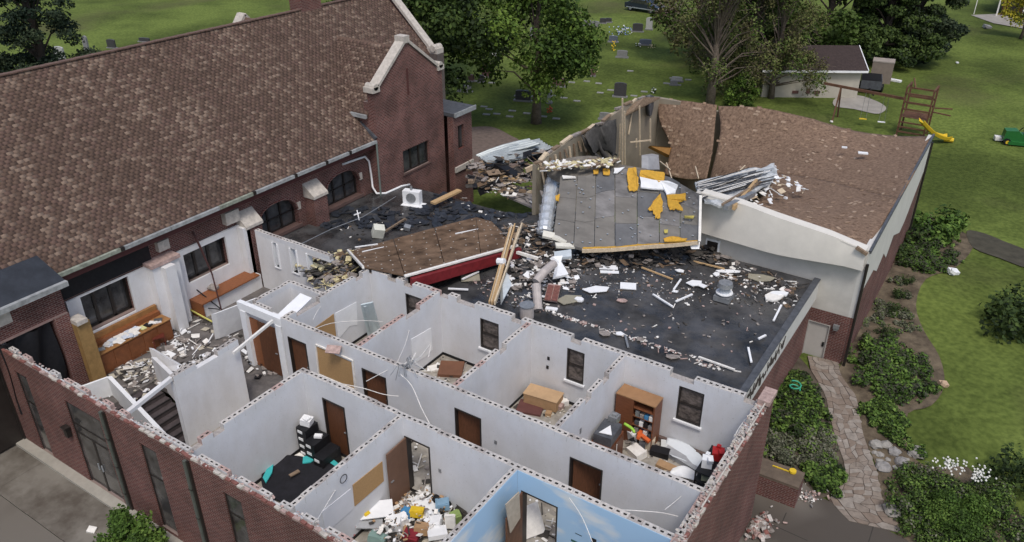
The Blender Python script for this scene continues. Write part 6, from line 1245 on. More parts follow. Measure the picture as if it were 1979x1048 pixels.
def make_tree(label, base, h, cr_, trunk_r, mats, n, leaf, seed, name='tree', kind='round', group=None, lean=(0, 0), trunkfrac=.35, cat='tree', bare=0, bark=None):
    rr = random.Random(seed); t = empty(name, base, label, cat, group); B = Vector(base)
    m = MB(); top = B + Vector((lean[0], lean[1], h * (.82 if kind != 'conifer' else .97)))
    tr_ = [lerp(B, top, k / 6) + Vector((rr.uniform(-.12, .12), rr.uniform(-.12, .12), 0)) * (k > 0) * (h / 10) for k in range(7)]; tr_[0] = B + Vector((0, 0, -.2))
    m.tube(tr_, [trunk_r * (1.25 if k == 0 else 1 - k / 7.5) for k in range(7)], n=8)
    cs, rs = [], []; limbs = []
    if kind == 'round':
        for k in range(rr.randint(30, 36)):
            z = rr.uniform(trunkfrac, 1.0); prof = math.sin(min(1, (z - trunkfrac) / (1 - trunkfrac) * .93 + .14) * math.pi) ** .6; a = rr.uniform(0, 6.28); r = cr_ * prof * rr.uniform(.25, .98)
            c = Vector((B.x + math.cos(a) * r + lean[0] * z, B.y + math.sin(a) * r + lean[1] * z, B.z + h * z)); q = cr_ * rr.uniform(.16, .36)
            cs.append(c); rs.append((q, q, q * .75))
            if k % 2 == 0 or bare: limbs.append(c)
    elif kind == 'conifer':
        for k in range(120):
            z = rr.uniform(.05, 1.0); a = rr.uniform(0, 6.28); r = cr_ * (1 - z) * rr.uniform(.35, 1) + .1; c = Vector((B.x + math.cos(a) * r, B.y + math.sin(a) * r, B.z + h * z)); q = cr_ * rr.uniform(.12, .22) * (1.15 - z); cs.append(c); rs.append((q * 1.3, q * 1.3, q * .6)); limbs.append(c) if k % 3 == 0 else None
    elif kind == 'wispy':
        for k in range(84):
            z = rr.uniform(trunkfrac, 1.0); a = rr.uniform(0, 6.28); r = cr_ * (1.05 - .55 * z) * rr.uniform(.2, 1.0); c = Vector((B.x + math.cos(a) * r, B.y + math.sin(a) * r, B.z + h * z)); q = cr_ * rr.uniform(.10, .2); cs.append(c); rs.append((q, q, q * 1.5)); limbs.append(c)
    for c in limbs:
        s0 = max(.1, (c.z - B.z) / h * .72 - .02); p = lerp(B, top, min(.95, s0)); mid = lerp(p, c, .5) + Vector((0, 0, rr.uniform(-.02, .06) * h)); m.tube([p, mid, c], [trunk_r * .32 * (1 - s0 * .5), trunk_r * .16, trunk_r * .05], n=5, caps=False)
        if kind == 'wispy':
            for _ in range(5): e = c + Vector((rr.uniform(-1, 1), rr.uniform(-1, 1), rr.uniform(-1.1, .4))) * cr_ * .3; m.tube([c, e], [trunk_r * .05, .012], n=3, caps=False)
    m.build('trunk', bark or BARK, t, smooth=True)
    me = leafcloud('crown', [c - B for c in cs], rs, n, leaf, mats, seed, droop=.5 if kind != 'conifer' else .3)
    inst('crown', me, B, parent=t); return t
DB = mat('dark_bark', (.05, .04, .034), 1, .35, 6, .6, 14); GB_ = mat('grey_bark', (.15, .12, .095), 1, .35, 6, .6, 14)
make_tree('large leafy maple with a straight trunk in front of the cemetery', ag(1036, 238), 12.2, 5.6, .36, LF, 20000, .15, 1, trunkfrac=.27, bark=GB_)
make_tree('dark spreading tree right behind the stone capped gable', (-36.0, 44.5, -1.4), 13.5, 5.6, .6, LFD + LF[:1], 17000, .17, 2, trunkfrac=.30, bark=DB)
make_tree('green tree behind the church at the left of the maple', (-42.5, 52, -1.4), 13, 6.5, .4, LF, 14000, .19, 14, trunkfrac=.32)
make_tree('brown twiggy tree with thin foliage behind the gym', ag(1372, 205), 14, 4.6, .36, LFB + LF[1:2], 15000, .10, 3, kind='wispy', trunkfrac=.22, bark=GB_)
make_tree('second thin twiggy tree left of the white shed', ag(1490, 190), 12, 4.0, .24, LFB + LF[1:2], 17000, .10, 4, kind='wispy', trunkfrac=.12, bark=GB_)
make_tree('olive green thin tree between the twiggy trees', ag(1440, 160), 13, 5.4, .3, LFB[1:] + LF[:2], 22000, .12, 5, kind='wispy', trunkfrac=.06, bark=GB_)
make_tree('dark dense tree behind the white shed', ag(1590, 118), 15, 6.8, .4, LFD + LF[1:2], 26000, .19, 6, trunkfrac=.06, bark=DB)
make_tree('dark conifer like tree right of the white shed roof', ag(1700, 120), 15, 5.0, .4, LFD + LFC[2:], 30000, .15, 7, kind='conifer', bark=DB)
make_tree('tall dark tree at the edge of the open lawn', ag(1755, 112), 16, 4.8, .4, LFC + LFD[1:2], 30000, .15, 8, kind='conifer', bark=DB)
make_tree('deep green tree behind the olive thin tree', ag(1500, 100), 15, 7, .4, LFD[1:] + LF, 24000, .20, 9, trunkfrac=.06, bark=DB)
make_tree('mid green tree behind the dark dense tree', ag(1640, 70), 16, 6, .4, LF[:2] + LFD, 14000, .22, 15, trunkfrac=.15)
make_tree('broad green tree far behind the brown twiggy tree', ag(1345, 110), 14, 5.5, .35, LF[:2] + LFB, 14000, .16, 26, trunkfrac=.12)
make_tree('green bush at the foot of the thin tree left of the shed', ag(1430, 205), 2.6, 1.5, .06, LF, 2600, .10, 16, trunkfrac=.05, cat='bush', name='bush')
make_tree('dark spruce at the left edge behind the church roof', (-66.5, 33.5, -1.4), 15.5, 5.6, .4, LFC, 26000, .13, 10, kind='conifer', bark=DB)
make_tree('yellow leaved tree at the upper right corner', ag(1972, 75), 6, 2.2, .15, LFY + LF[2:], 3500, .14, 11, trunkfrac=.3)
make_tree('green bush in front of the brick front beside the pavement', ag(262, 1085, 0), 1.9, 1.2, .06, LFG, 9000, .06, 12, trunkfrac=.04, cat='bush', name='bush')
# ================================================================== CEMETERY
gcol = {'grey': mat('granite_grey', (.22, .22, .225), .7, .2, 12), 'dark': mat('granite_dark', (.06, .058, .062), .5, .2, 12), 'red': mat('granite_red', (.13, .075, .07), .6, .2, 12), 'pale': mat('marble_pale', (.42, .42, .41), .8, .15, 12), 'blue': mat('granite_blue', (.12, .14, .18), .5, .2, 12)}
def stone_(px, py, w, h, c, label, base=True, group='gravestones in the cemetery'):
    p = ag(px, py); t = empty('gravestone', p, label, 'gravestone', group); rz = R(18)
    n = 9; hw = w / 2; pr_ = [(-hw, 0), (hw, 0), (hw, h * .88)] + [(hw * math.cos(k * math.pi / n), h * .88 + h * .12 * math.sin(k * math.pi / n)) for k in range(1, n)] + [(-hw, h * .88)]
    M = Matrix.Rotation(rz, 3, 'Z'); P = [p + M @ Vector((x, -.1, z + (.12 if base else 0))) for x, z in pr_]; MB().prism(P, M @ Vector((0, .2, 0))).build('headstone', gcol[c], t, fixn=True)
    if base: MB().ob(p + Vector((0, 0, .06)), (w * 1.25, .36, .12), (0, 0, rz)).build('plinth', gcol['grey'], t)
    return t
for a in ((1011, 196, 1.25, .8, 'dark', 'wide dark gravestone left of the maple trunk'), (1080, 168, 1.0, .65, 'red', 'reddish gravestone right of the maple trunk'), (1198, 188, 1.0, 1.1, 'dark', 'tall dark gravestone just behind the gym corner'), (940, 150, .8, 1.2, 'red', 'tall red gravestone half under the dark spreading tree'), (1232, 62, 1.1, .8, 'dark', 'dark gravestone beside the blue flowers'), (1254, 58, .7, 1.2, 'pale', 'tall pale gravestone right of the dark one by the flowers'), (1185, 82, .9, .55, 'blue', 'low blue grey gravestone below the blue flowers'), (1247, 88, 1.2, .5, 'blue', 'wide blue gravestone with white flowers at both ends'), (1120, 52, .7, .5, 'dark', 'small dark gravestone at the left of the far row'), (1135, 50, .8, .5, 'grey', 'grey gravestone second in the far row'), (1150, 52, .8, .5, 'grey', 'grey gravestone third in the far row'), (1165, 46, .7, .5, 'dark', 'dark gravestone at the right of the far row'), (1175, 44, .8, .4, 'dark', 'low dark gravestone ending the far row'), (1202, 112, 1.0, .6, 'grey', 'grey gravestone beside the yellow wreath'), (898, 178, 1.1, .45, 'grey', 'low grey gravestone behind the church wing'), (911, 158, .5, .5, 'red', 'small red gravestone in the row of flat markers'), (930, 160, .5, .55, 'dark', 'small dark gravestone in the row of flat markers'), (1146, 148, .4, .9, 'red', 'narrow red gravestone beside the orange flag'), (1302, 165, .6, .3, 'grey', 'low grey gravestone left of the twiggy trunk'), (1062, 200, .35, 1.0, 'pale', 'thin white cross like marker right of the maple trunk'), (118, 118, 1.1, 1.25, 'pale', 'pale gravestone with a plinth behind the church ridge'), (171, 108, .5, 1.8, 'grey', 'narrow tall gravestone behind the church ridge'), (217, 94, .9, .8, 'dark', 'dark gravestone pair shape behind the church ridge'), (280, 82, 1.2, .35, 'dark', 'low dark gravestone at the right of the ridge row'), (70, 108, .7, .8, 'grey', 'small grey gravestone beside the spruce'), (1170, 232, .9, .45, 'grey', 'low grey gravestone close to the gym wall top'), (1308, 158, .9, .3, 'pale', 'low pale marker above the low grey gravestone'), (955, 108, .5, .9, 'pale', 'pale gravestone seen through the dark tree'), (1030, 70, .6, .8, 'grey', 'grey gravestone seen through the maple crown'), (978, 95, .5, .9, 'grey', 'grey gravestone between the dark tree and the maple')): stone_(*a)
fm = MB().ob((0, 0, .03), (.55, .28, .08), (0, 0, R(18))); o0 = None
for k, (px, py) in enumerate(((880, 152), (920, 158), (950, 161), (1067, 186), (1090, 190), (1115, 196), (1030, 187), (960, 221), (985, 226), (1018, 220), (1050, 226), (1075, 230), (1105, 160), (1134, 158), (1157, 162), (1218, 138), (1288, 162), (1310, 165), (1300, 152), (1330, 155), (935, 207), (940, 222), (1225, 186), (1000, 186), (1245, 178), (945, 212), (1180, 175), (1160, 180), (990, 215))):
    p = ag(px, py)
    if o0 is None: o0 = fm.build('grave_marker', mat('marker_grey', (.27, .27, .26), .8, .3, 5)); tag(o0, 'low pale flush marker in the cemetery lawn', 'grave marker', 'flush grave markers in the cemetery'); o = o0
    else: o = o0.copy(); C.objects.link(o)
    o.location = (p.x, p.y, p.z - .02)
def flowers(px, py, r, cols, label, h=.5, n=60):
    p = ag(px, py); m = MB()
    for _ in range(n): m.ob(p + Vector((rnd.gauss(0, r), rnd.gauss(0, r), rnd.random() * h)), (.09, .09, .06), (rnd.random(), rnd.random(), rnd.random()), rnd.randrange(len(cols)))
    tag(m.build('flowers', cols), label, None, None, 'stuff')
flowers(1204, 66, .5, [mat('blue_petal', (.25, .35, .7), .8), WHT, LF[1]], 'heap of blue and white flowers in the cemetery', .8, 110)
flowers(1234, 90, .15, [WHT, LF[1]], 'white flowers left of the blue gravestone', .3, 18); flowers(1262, 92, .15, [mat('peach_petal', (.7, .6, .35), .8), LF[1]], 'yellowish flowers right of the blue gravestone', .3, 18)
flowers(1186, 98, .12, [YEL, YEL], 'yellow wreath on a stand left of the grey gravestone', .9, 26); flowers(1147, 140, .16, [mat('peach_petal', (.7, .6, .35)), ORG], 'orange and cream flowers on the narrow red gravestone', 1.0, 40); flowers(1062, 218, .12, [RED, ORG], 'red flowers below the thin white marker', .5, 20); flowers(1262, 180, .15, [WHT, LF[0]], 'white flowers by the gym gable', .5, 20)
# parked car and pale rack at the top of the picture
cg = ag(1245, 22); car = empty('parked_car', cg, 'dark blue car parked beyond the cemetery at the top edge', 'car'); M = Matrix.Rotation(R(-8), 4, 'Z')
def cpt(x, y, z): return cg + M @ Vector((x, y, z))
prof_ = [(-2.3, .35), (2.3, .35), (2.35, .75), (1.3, .95), (.7, 1.42), (-1.1, 1.45), (-1.9, 1.0), (-2.35, .9)]
cp = mat('car_paint_dark_blue', (.02, .028, .045), .25, .1, 3, spec=.7)
MB().prism([cpt(x, -.85, z) for x, z in prof_], M @ Vector((0, 1.7, 0))).build('body', cp, car, fixn=True)
MB().prism([cpt(x, -.87, z) for x, z in ((1.15, .98), (.65, 1.36), (-1.05, 1.38), (-1.6, 1.02))], M @ Vector((0, 1.74, 0))).build('window', GLASS, car, fixn=True)
for x in (-1.45, 1.45):
    for y in (-.8, .8): wl = MB().tube([cpt(x, y - .1, .33), cpt(x, y + .1, .33)], .33, n=16).build('wheel', BLACK, car); MB().tube([cpt(x, y - .11, .33), cpt(x, y + .11, .33)], .19, n=10).build('rim', GREY, wl)
MB().beam(cpt(-2.0, -.9, .45), cpt(1.8, -.9, .45), .05, .08).build('side_trim', GALV, car)
for y in (-.6, .6): MB().ob(cpt(2.33, y, .66), (.06, .3, .14), (0, 0, R(-8))).build('headlight', WHT, car)
br_ = MB(); pb = ag(1300, 30)
for k in range(46): a = rnd.uniform(0, 6.28); e = pb + Vector((math.cos(a) * rnd.uniform(1, 3.6), math.sin(a) * rnd.uniform(.6, 2), rnd.uniform(.2, 2.2))); br_.tube([pb + Vector((rnd.uniform(-1, 1), rnd.uniform(-.5, .5), .3)), e], [.07, .02], n=4, caps=False)
tag(br_.build('fallen_branches', mat('grey_branch', (.22, .18, .15), 1)), 'grey fallen branches lying beside the dark blue car', 'branches')
# ================================================================== WHITE SHED
sa = ag(1655, 190); sb = ag(1490, 188); dv = (sb - sa); dv.z = 0; L_ = dv.length + .8; dv.normalize(); nv = Vector((-dv.y, dv.x, 0)); nv = nv if nv.y > 0 else -nv
sh = empty('white_shed', sa, 'pale shed with a dark brown roof and a concrete pad behind the play set', 'shed'); wm_ = mat('shed_siding', (.42, .39, .33), .8, .08, 1.5)
D_ = 5.2; hh = 2.35; g0 = Vector((sa.x, sa.y, -1.6)); g1 = g0 + dv * L_
def sp(u, v, z): return Vector((g0.x, g0.y, 0)) + dv * u + nv * v + Vector((0, 0, z))
zg = gz(sa.x, sa.y)
for (u0, v0, u1, v1) in ((0, 0, L_, 0), (0, D_, L_, D_)): MB().prism([sp(u0, v0, zg - .2), sp(u1, v1, zg - .2), sp(u1, v1, zg + hh), sp(u0, v0, zg + hh)], nv * .12).build('wall', wm_, sh, fixn=True)
for u in (.0, L_ - .12): MB().prism([sp(u, .13, zg - .2), sp(u, D_ - .01, zg - .2), sp(u, D_ - .01, zg + hh), sp(u, D_ / 2, zg + hh + 1.15), sp(u, .13, zg + hh)], dv * .12).build('gable_wall', wm_, sh, fixn=True)
rfm = mat('shed_roof', (.045, .032, .03), .9, .3, 6, .3, 30)
MB().prism([sp(-.35, -.35, zg + hh - .1), sp(L_ + .3, -.35, zg + hh - .1), sp(L_ + .3, D_ / 2, zg + hh + 1.22), sp(-.35, D_ / 2, zg + hh + 1.22)], (0, 0, .1)).prism([sp(-.35, D_ + .35, zg + hh - .1), sp(L_ + .3, D_ + .35, zg + hh - .1), sp(L_ + .3, D_ / 2, zg + hh + 1.23), sp(-.35, D_ / 2, zg + hh + 1.23)], (0, 0, .1)).build('roof', rfm, sh, fixn=True)
MB().beam(sp(-.37, -.38, zg + hh - .1), sp(L_ + .3, -.38, zg + hh - .1), .06, .16).build('gutter', WHT, sh); MB().beam(sp(-.38, -.36, zg + hh - .05), sp(-.38, D_ / 2, zg + hh + 1.27), .06, .18).build('gable_trim', WHT, sh)
for k, (u, w2) in enumerate(((L_ * .62, .5), (L_ * .5, .3), (L_ * .4, .45))): MB().prism([sp(u, -.02, zg + .35), sp(u + w2, -.02, zg + .35), sp(u + w2, -.02, zg + .6 + .2 * (k == 1)), sp(u, -.02, zg + .6 + .2 * (k == 1))], nv * -.05).build('wall_mark', mat('rust_mark', (.13, .07, .06), .9), sh, fixn=True)
gsheet('shed_pad', [(1616, 190), (1655, 185), (1690, 195), (1712, 208), (1706, 218), (1690, 221), (1650, 212), (1612, 206)], mat('pad_concrete', (.30, .28, .25), .9, .15, 1), .05, smoothen=3)
# trailer, stump chair and others right of the shed
p = ag(1680, 175); tl = empty('utility_trailer', p, 'dark trailer parked at the right end of the white shed', 'trailer'); MB().ob(p + Vector((0, 0, .8)), (1.6, 2.6, .7), (0, 0, .2)).build('box', LEAD, tl); MB().ob(p + Vector((0, -.1, 1.17)), (1.5, 2.4, .05), (0, 0, .2)).build('cover', BLACK, tl)
for s in (-1, 1): MB().tube([p + Vector((s * .85, 0, .35)), p + Vector((s * 1.02, 0, .35))], .34, n=14).build('wheel', BLACK, tl)
MB().beam(p + Vector((.2, -1.3, .5)), p + Vector((.8, -2.6, .35)), .1, .1).build('drawbar', BLACK, tl)
p = ag(1700, 158); fs = empty('fabric_shelter', p, 'taupe covered stack beside the dark trailer', 'covered stack'); MB().ob(p + Vector((0, 0, .9)), (1.7, 1.3, 1.8), (0, 0, .15)).build('cover', mat('taupe_cover', (.22, .18, .15), .9), fs); MB().ob(p + Vector((0, 0, 1.85)), (1.75, 1.35, .1), (0, 0, .15)).build('lid', mat('taupe_light', (.32, .28, .25), .9), fs)
tag(MB().ob(ag(1727, 155, .1), (1.3, .4, .15), (0, 0, -.2)).build('white_board', WHT), 'white board lying in the grass right of the covered stack', 'board')
# ================================================================== PLAY SET
pw = mat('play_timber', (.13, .065, .04), .8, .25, 4)
b1 = ag(1732, 262); ps = empty('play_set', b1, 'brown timber play tower with swing beam and yellow slide', 'play set')
W_, D2, HT = 1.75, 1.6, 3.5; ex_ = (ag(1765, 268) - b1); ex_.z = 0; ex_.normalize(); ey_ = Vector((-ex_.y, ex_.x, 0))
def q3(u, v, z): return Vector((b1.x, b1.y, b1.z)) + ex_ * u + ey_ * v + Vector((0, 0, z))
for u in (0, W_):
    for v in (0, D2): MB().beam(q3(u, v, 0), q3(u, v, HT), .12, .12, up=(0, 1, 0)).build('post', pw, ps)
for z in (.35, .7, 1.05): MB().beam(q3(0, -.05, z), q3(W_, -.05, z), .08, .1).build('rung', pw, ps)
for k in range(6): MB().beam(q3(0, .12 + k * .28, 1.42), q3(W_, .12 + k * .28, 1.42), .24, .04).build('deck_board', pw, ps)
for z in (2.0, 2.5, 3.1):
    for v in (-.07, D2 + .07): MB().beam(q3(-.05, v, z), q3(W_ + .05, v, z), .06, .12).build('rail', pw, ps)
for u in (0, W_): MB().beam(q3(u, 0, HT), q3(u, D2, HT), .1, .12).build('rail', pw, ps)
MB().beam(q3(W_ * .3, 0, HT), q3(W_ * .1, D2 * .5, HT + .5), .08, .08).build('roof_bar', pw, ps)
MB().beam(q3(0, .5, 2.55), q3(-5.9, 1.2, 2.6), .13, .18).build('swing_beam', pw, ps)
for s in (-.9, .9): MB().beam(q3(-4.6, 1.0, 2.6), q3(-4.6, 1.0 + s * .9, 0), .1, .12, up=(0, 1, 0)).build('swing_leg', pw, ps)
for k, u in enumerate((-1.3, -2.6)):
    sw_ = MB().ob(q3(u, .8, .55), (.5, .2, .04), (0, 0, .3)).build('swing_seat', WHT if k == 0 else YEL, ps)
    for s in (-.2, .2): MB().tube([q3(u + s, .8, .55), q3(u + s * .7, .75, 2.5)], .012, n=4).build('chain', GREY, sw_)
MB().beam(q3(W_ + .1, .6, 2.2), q3(W_ + 1.3, .7, 2.3), .08, .08).build('rail', pw, ps); MB().beam(q3(W_ + .1, 1.0, 1.8), q3(W_ + 1.25, 1.1, 1.7), .08, .08).build('rail', pw, ps)
se = ag(1832, 276) ; s0 = ag(1780, 236, 1.6); sd = MB(); dd_ = (Vector(se) + Vector((0, 0, .25)) - s0); sx_ = dd_.cross(Vector((0, 0, 1))).normalized()
rows = []
for k in range(9):
    t = k / 8; c = s0 + dd_ * t + Vector((0, 0, -.28 * math.sin(t * 3.14) + (.1 * (t > .9)))); rows.append([c + sx_ * a + Vector((0, 0, b)) for a, b in ((-.32, .22), (-.24, 0), (.24, 0), (.32, .22))])
sd.grid(rows, .05); sd.build('slide', YEL, ps, smooth=False); MB().tube([se + Vector((-.3, 0, .2)), se + Vector((.3, .1, .2))], .16, n=8).build('slide_foot', YEL, ps)
tag(MB().ob(ag(1808, 262, .9), (.25, .25, .3)).build('bucket', BLUE), 'blue bucket hanging on the play tower side', 'bucket') if False else None
# tractor at the right
tp_ = ag(1965, 278); tk = empty('lawn_tractor', tp_, 'green riding mower with yellow wheels at the right edge of the lawn', 'mower'); gm_ = mat('tractor_green', (.02, .13, .03), .4, .1, 4)
def tq(x, y, z): a = R(15); return Vector((tp_.x + x * math.cos(a) - y * math.sin(a), tp_.y + x * math.sin(a) + y * math.cos(a), tp_.z + z))
MB().prism([tq(-1.0, -.4, .3), tq(1.0, -.4, .3), tq(1.0, -.4, .7), tq(.1, -.4, .75), tq(-.2, -.4, 1.0), tq(-.95, -.4, .95)], tq(0, .8, 0) - tq(0, 0, 0)).build('hood', gm_, tk, fixn=True)
MB().ob(tq(.5, 0, .9), (.5, .6, .12), (0, 0, R(15))).ob(tq(.75, 0, 1.15), (.1, .6, .5), (0, .15, R(15))).build('seat', BLACK, tk); MB().ob(tq(-.1, 0, .2), (1.2, 1.4, .2), (0, 0, R(15))).build('mower_deck', gm_, tk)
for (x, r_) in ((-.75, .22), (.7, .36)):
    for y in (-.5, .5): wl = MB().tube([tq(x, y - .12, r_), tq(x, y + .12, r_)], r_, n=14).build('wheel', BLACK, tk); MB().tube([tq(x, y - .13, r_), tq(x, y + .13, r_)], r_ * .55, n=10).build('rim', YEL, wl)
MB().tube([tq(-.1, 0, .9), tq(.1, 0, 1.2)], .03, n=6).build('steering_column', BLACK, tk); MB().ob(tq(-1.15, .3, .2), (.5, .5, .25), (0, 0, .3)).build('front_weight', PAPER, tk)
for k, (px, py, s, m, l, n) in enumerate(((1850, 121, .25, WHT, 'white speck of debris standing on the far lawn', 'litter_item'), (1842, 525, .5, WHT, 'white plastic bag lying on the garden lawn', 'bag'), (1607, 235, .2, PAPER, 'pale scrap on the grass before the play set', 'litter_item'), (1908, 52, .8, mat('grey_table', (.25, .25, .25), .8), 'small dark table on the far lawn', 'table'), (1823, 742, .35, mat('peach_rock', (.45, .32, .22), .9), 'peach coloured stone at the lawn edge', 'stone'))): tag(MB().ob(ag(px, py, .12), (s, s * .7, s * .4), (.2, .2, .7)).ob(ag(px, py, .2), (s * .6, s * .5, s * .3), (.5, .1, 1.7)).build(n, m), l, n.replace('_', ' '))
# dark red house corner at the upper right
hp = ag(1925, 32); hs = empty('red_house', hp, 'dark red house corner with a pale terrace at the upper right', 'house')
MB().box(hp.x + .3, hp.y + 1.0, hp.z - .2, hp.x + 14, hp.y + 9, hp.z + 4).build('wall', mat('dark_red_siding', (.07, .02, .02), .8, .2, 2), hs); MB().prism([(hp.x - .2, hp.y + .5, hp.z + 4), (hp.x + 14, hp.y + .5, hp.z + 4), (hp.x + 14, hp.y + 5, hp.z + 6.5), (hp.x - .2, hp.y + 5, hp.z + 6.5)], (0, 0, .15)).build('roof', rfm, hs, fixn=True)
for x in (0, 2.6): MB().beam((hp.x + x, hp.y + .2, hp.z), (hp.x + x, hp.y + .2, hp.z + 4), .15, .15, up=(0, 1, 0)).build('porch_post', PAPER, hs)
MB().box(hp.x + 1.0, hp.y + .95, hp.z, hp.x + 2.0, hp.y + .99, hp.z + 2.1).build('door', FRAME, hs)
gsheet('terrace', [(1876, 30), (1925, 28), (2040, 50), (2040, 80), (1975, 56), (1920, 46)], mat('pad_concrete', (.30, .28, .25)), .06)
tag(MB().beam(ag(1882, 28), ag(1882, 28) + Vector((0, 0, 3.2)), .08, .08, up=(0, 1, 0)).build('pole', PAPER), 'thin pale pole at the corner of the terrace', 'pole')
# ================================================================== GARDEN
def clump_mesh(seed, mats, n=900, leaf=.075, tall=.5):
    rr = random.Random(seed); cs = [(rr.uniform(-.6, .6), rr.uniform(-.6, .6), rr.uniform(.1, tall)) for _ in range(9)]; rs = [rr.uniform(.2, .42) for _ in cs]; return leafcloud('foliage', cs, rs, n, leaf, mats, seed, flat=1.0)
CM = [clump_mesh(100 + k, LFG) for k in range(3)] + [clump_mesh(110 + k, LFM, 800, .05, .35) for k in range(2)] + [clump_mesh(120, LFD, 800, .06, .5)]
def plant(px, py, s, k, label, group, cat='plant', name='garden_plant'):
    p = ag(px, py); o = inst(name, CM[k], (p.x, p.y, p.z + .0), (0, 0, rnd.random() * 6.28), (s, s, s * rnd.uniform(.8, 1.15))); tag(o, label, cat, group)
def inpoly(x, y, P):
    c = False; j = len(P) - 1
    for i in range(len(P)):
        if (P[i][1] > y) != (P[j][1] > y) and x < (P[j][0] - P[i][0]) * (y - P[i][1]) / (P[j][1] - P[i][1]) + P[i][0]: c = not c
        j = i
    return c
def bed(P, n, ks, smin, smax, label, group, cat='plant', name='ground_cover'):
    k = 0; t = 0; x0, x1 = min(p[0] for p in P), max(p[0] for p in P); y0, y1 = min(p[1] for p in P), max(p[1] for p in P); cs = []; rs = []
    while k < n and t < 5000:
        t += 1; x, y = rnd.uniform(x0, x1), rnd.uniform(y0, y1)
        if inpoly(x, y, P): 
            s_ = rnd.uniform(smin, smax); p = ag(x, y); k += 1
            for _ in range(7): r_ = s_ * rnd.uniform(.16, .40); cs.append((p.x + rnd.uniform(-.6, .6) * s_, p.y + rnd.uniform(-.6, .6) * s_, p.z + rnd.uniform(.0, .42) * s_)); rs.append(r_ if rnd.random() < .7 else r_ * .6)
    mats = sum([{0: LFG, 1: LFG, 2: LFM[:1], 3: LFM, 4: LFM, 5: LFD}[q] for q in ks], []) + LFG[2:]
    mm = []; [mm.append(m_) for m_ in mats if m_ not in mm]; mm.sort(key=lambda m_: m_.name.split('_')[-1] != 'dark')
    c0 = np.mean(np.array(cs), 0); me = leafcloud('foliage', np.array(cs) - c0, rs, n * 620, .07 if 3 not in ks else .05, mm, len(cs) + n, flat=1.0)
    o = inst(name, me, Vector(c0)); tag(o, label, None, None, 'stuff')
bed([(1505, 730), (1550, 735), (1575, 780), (1582, 830), (1500, 830), (1485, 800)], 34, (0, 1, 2, 5), .6, 1.0, 'deep green leafy plant in the bed between the wing wall and the flagstone path', 'plants by the brick wing')
bed([(1490, 850), (1590, 848), (1606, 886), (1560, 900), (1490, 888)], 20, (3, 4, 4), .5, .85, 'greyish flowering plant in the middle of the bed left of the flagstone path', 'grey flowering plants left of the path')
bed([(1550, 900), (1605, 897), (1612, 915), (1598, 940), (1578, 945), (1560, 928)], 20, (0, 5, 5), .5, .85, 'dark leafy plant at the lower end of the bed left of the path', 'plants beside the paved court')
bed([(1648, 700), (1665, 665), (1720, 660), (1795, 720), (1795, 755), (1760, 768), (1690, 765)], 46, (0, 1, 2), .6, 1.05, 'bright green leafy plant in the big patch right of the path top', 'green plants right of the path')
bed([(1680, 795), (1725, 790), (1755, 850), (1765, 885), (1740, 865), (1700, 845)], 20, (0, 1, 5), .5, .9, 'green plant between the path and the rock pile', 'plants by the rock pile')
bed([(1725, 935), (1765, 912), (1900, 930), (1940, 1000), (1980, 1060), (1795, 1060), (1745, 1000)], 62, (0, 2, 5, 3), .5, 1.1, 'dark green plant in the large lower right bed', 'plants in the lower right bed')
bed([(1740, 480), (1790, 470), (1845, 500), (1860, 520), (1790, 530), (1735, 520)], 30, (0, 1, 2), .5, .95, 'green plant at the far end of the garden bed', 'plants at the far garden end')
bed([(1680, 560), (1740, 540), (1770, 590), (1790, 650), (1700, 650), (1650, 640)], 22, (3, 4), .3, .55, 'small dry looking plant in the open mulch bed', 'dry plants in the mulch bed')
for k, (px, py, s, ki, l) in enumerate(((1800, 455, 2.0, 0, 'large round shrub at the far corner of the gym'), (1825, 450, 1.4, 1, 'lighter shrub right of the large round shrub'), (1765, 470, 1.5, 5, 'dark shrub close to the gym wall'), (1740, 500, 1.2, 5, 'lower dark shrub beside the gym wall'), (1727, 608, .7, 5, 'dark rounded shrub in the mulch, second from the gate'), (1742, 577, .6, 5, 'small dark shrub farther along the mulch'), (1712, 647, .65, 5, 'third small dark shrub in the mulch'), (1755, 548, .6, 5, 'fourth small dark shrub, farthest in the mulch row'), (1975, 650, 2.2, 5, 'large dark shrub at the right edge of the lawn'), (1965, 600, 1.5, 5, 'smaller dark shrub above the large one at the right edge'), (1950, 930, 1.5, 5, 'dark shrub beside the white blossoms'))): plant(px, py, s, ki, l, None, 'shrub', 'shrub')
for k, (px, py, r_, l) in enumerate(((1812, 1018, .62, 'clipped green ball shrub nearest the pale rock'), (1848, 1040, .68, 'clipped green ball shrub at the bottom edge'), (1880, 1002, .55, 'small clipped ball shrub right of the others'), (1822, 990, .52, 'clipped ball shrub behind the nearest one'))):
    p = ag(px, py); me = leafcloud('foliage', [(0, 0, r_ * .7)], [(r_, r_, r_ * .85)], 3200, .045, LFG, 300 + k, flat=.2); tag(inst('ball_shrub', me, p), l, 'shrub')
bl = MB()
for _ in range(110):
    a, b = [(1828, 895), (1890, 915), (1845, 900), (1895, 922)][rnd.randrange(4)]; p = ag(a + rnd.gauss(0, 13), b + rnd.gauss(0, 8), .75 + rnd.random() * .2); bl.ob(p, (.055, .055, .03), (rnd.random(), rnd.random(), 0))
tag(bl.build('white_blossoms', mat('blossom', (.6, .6, .56), .9)), 'cluster of white blossoms above the lower right bed', kind='stuff')
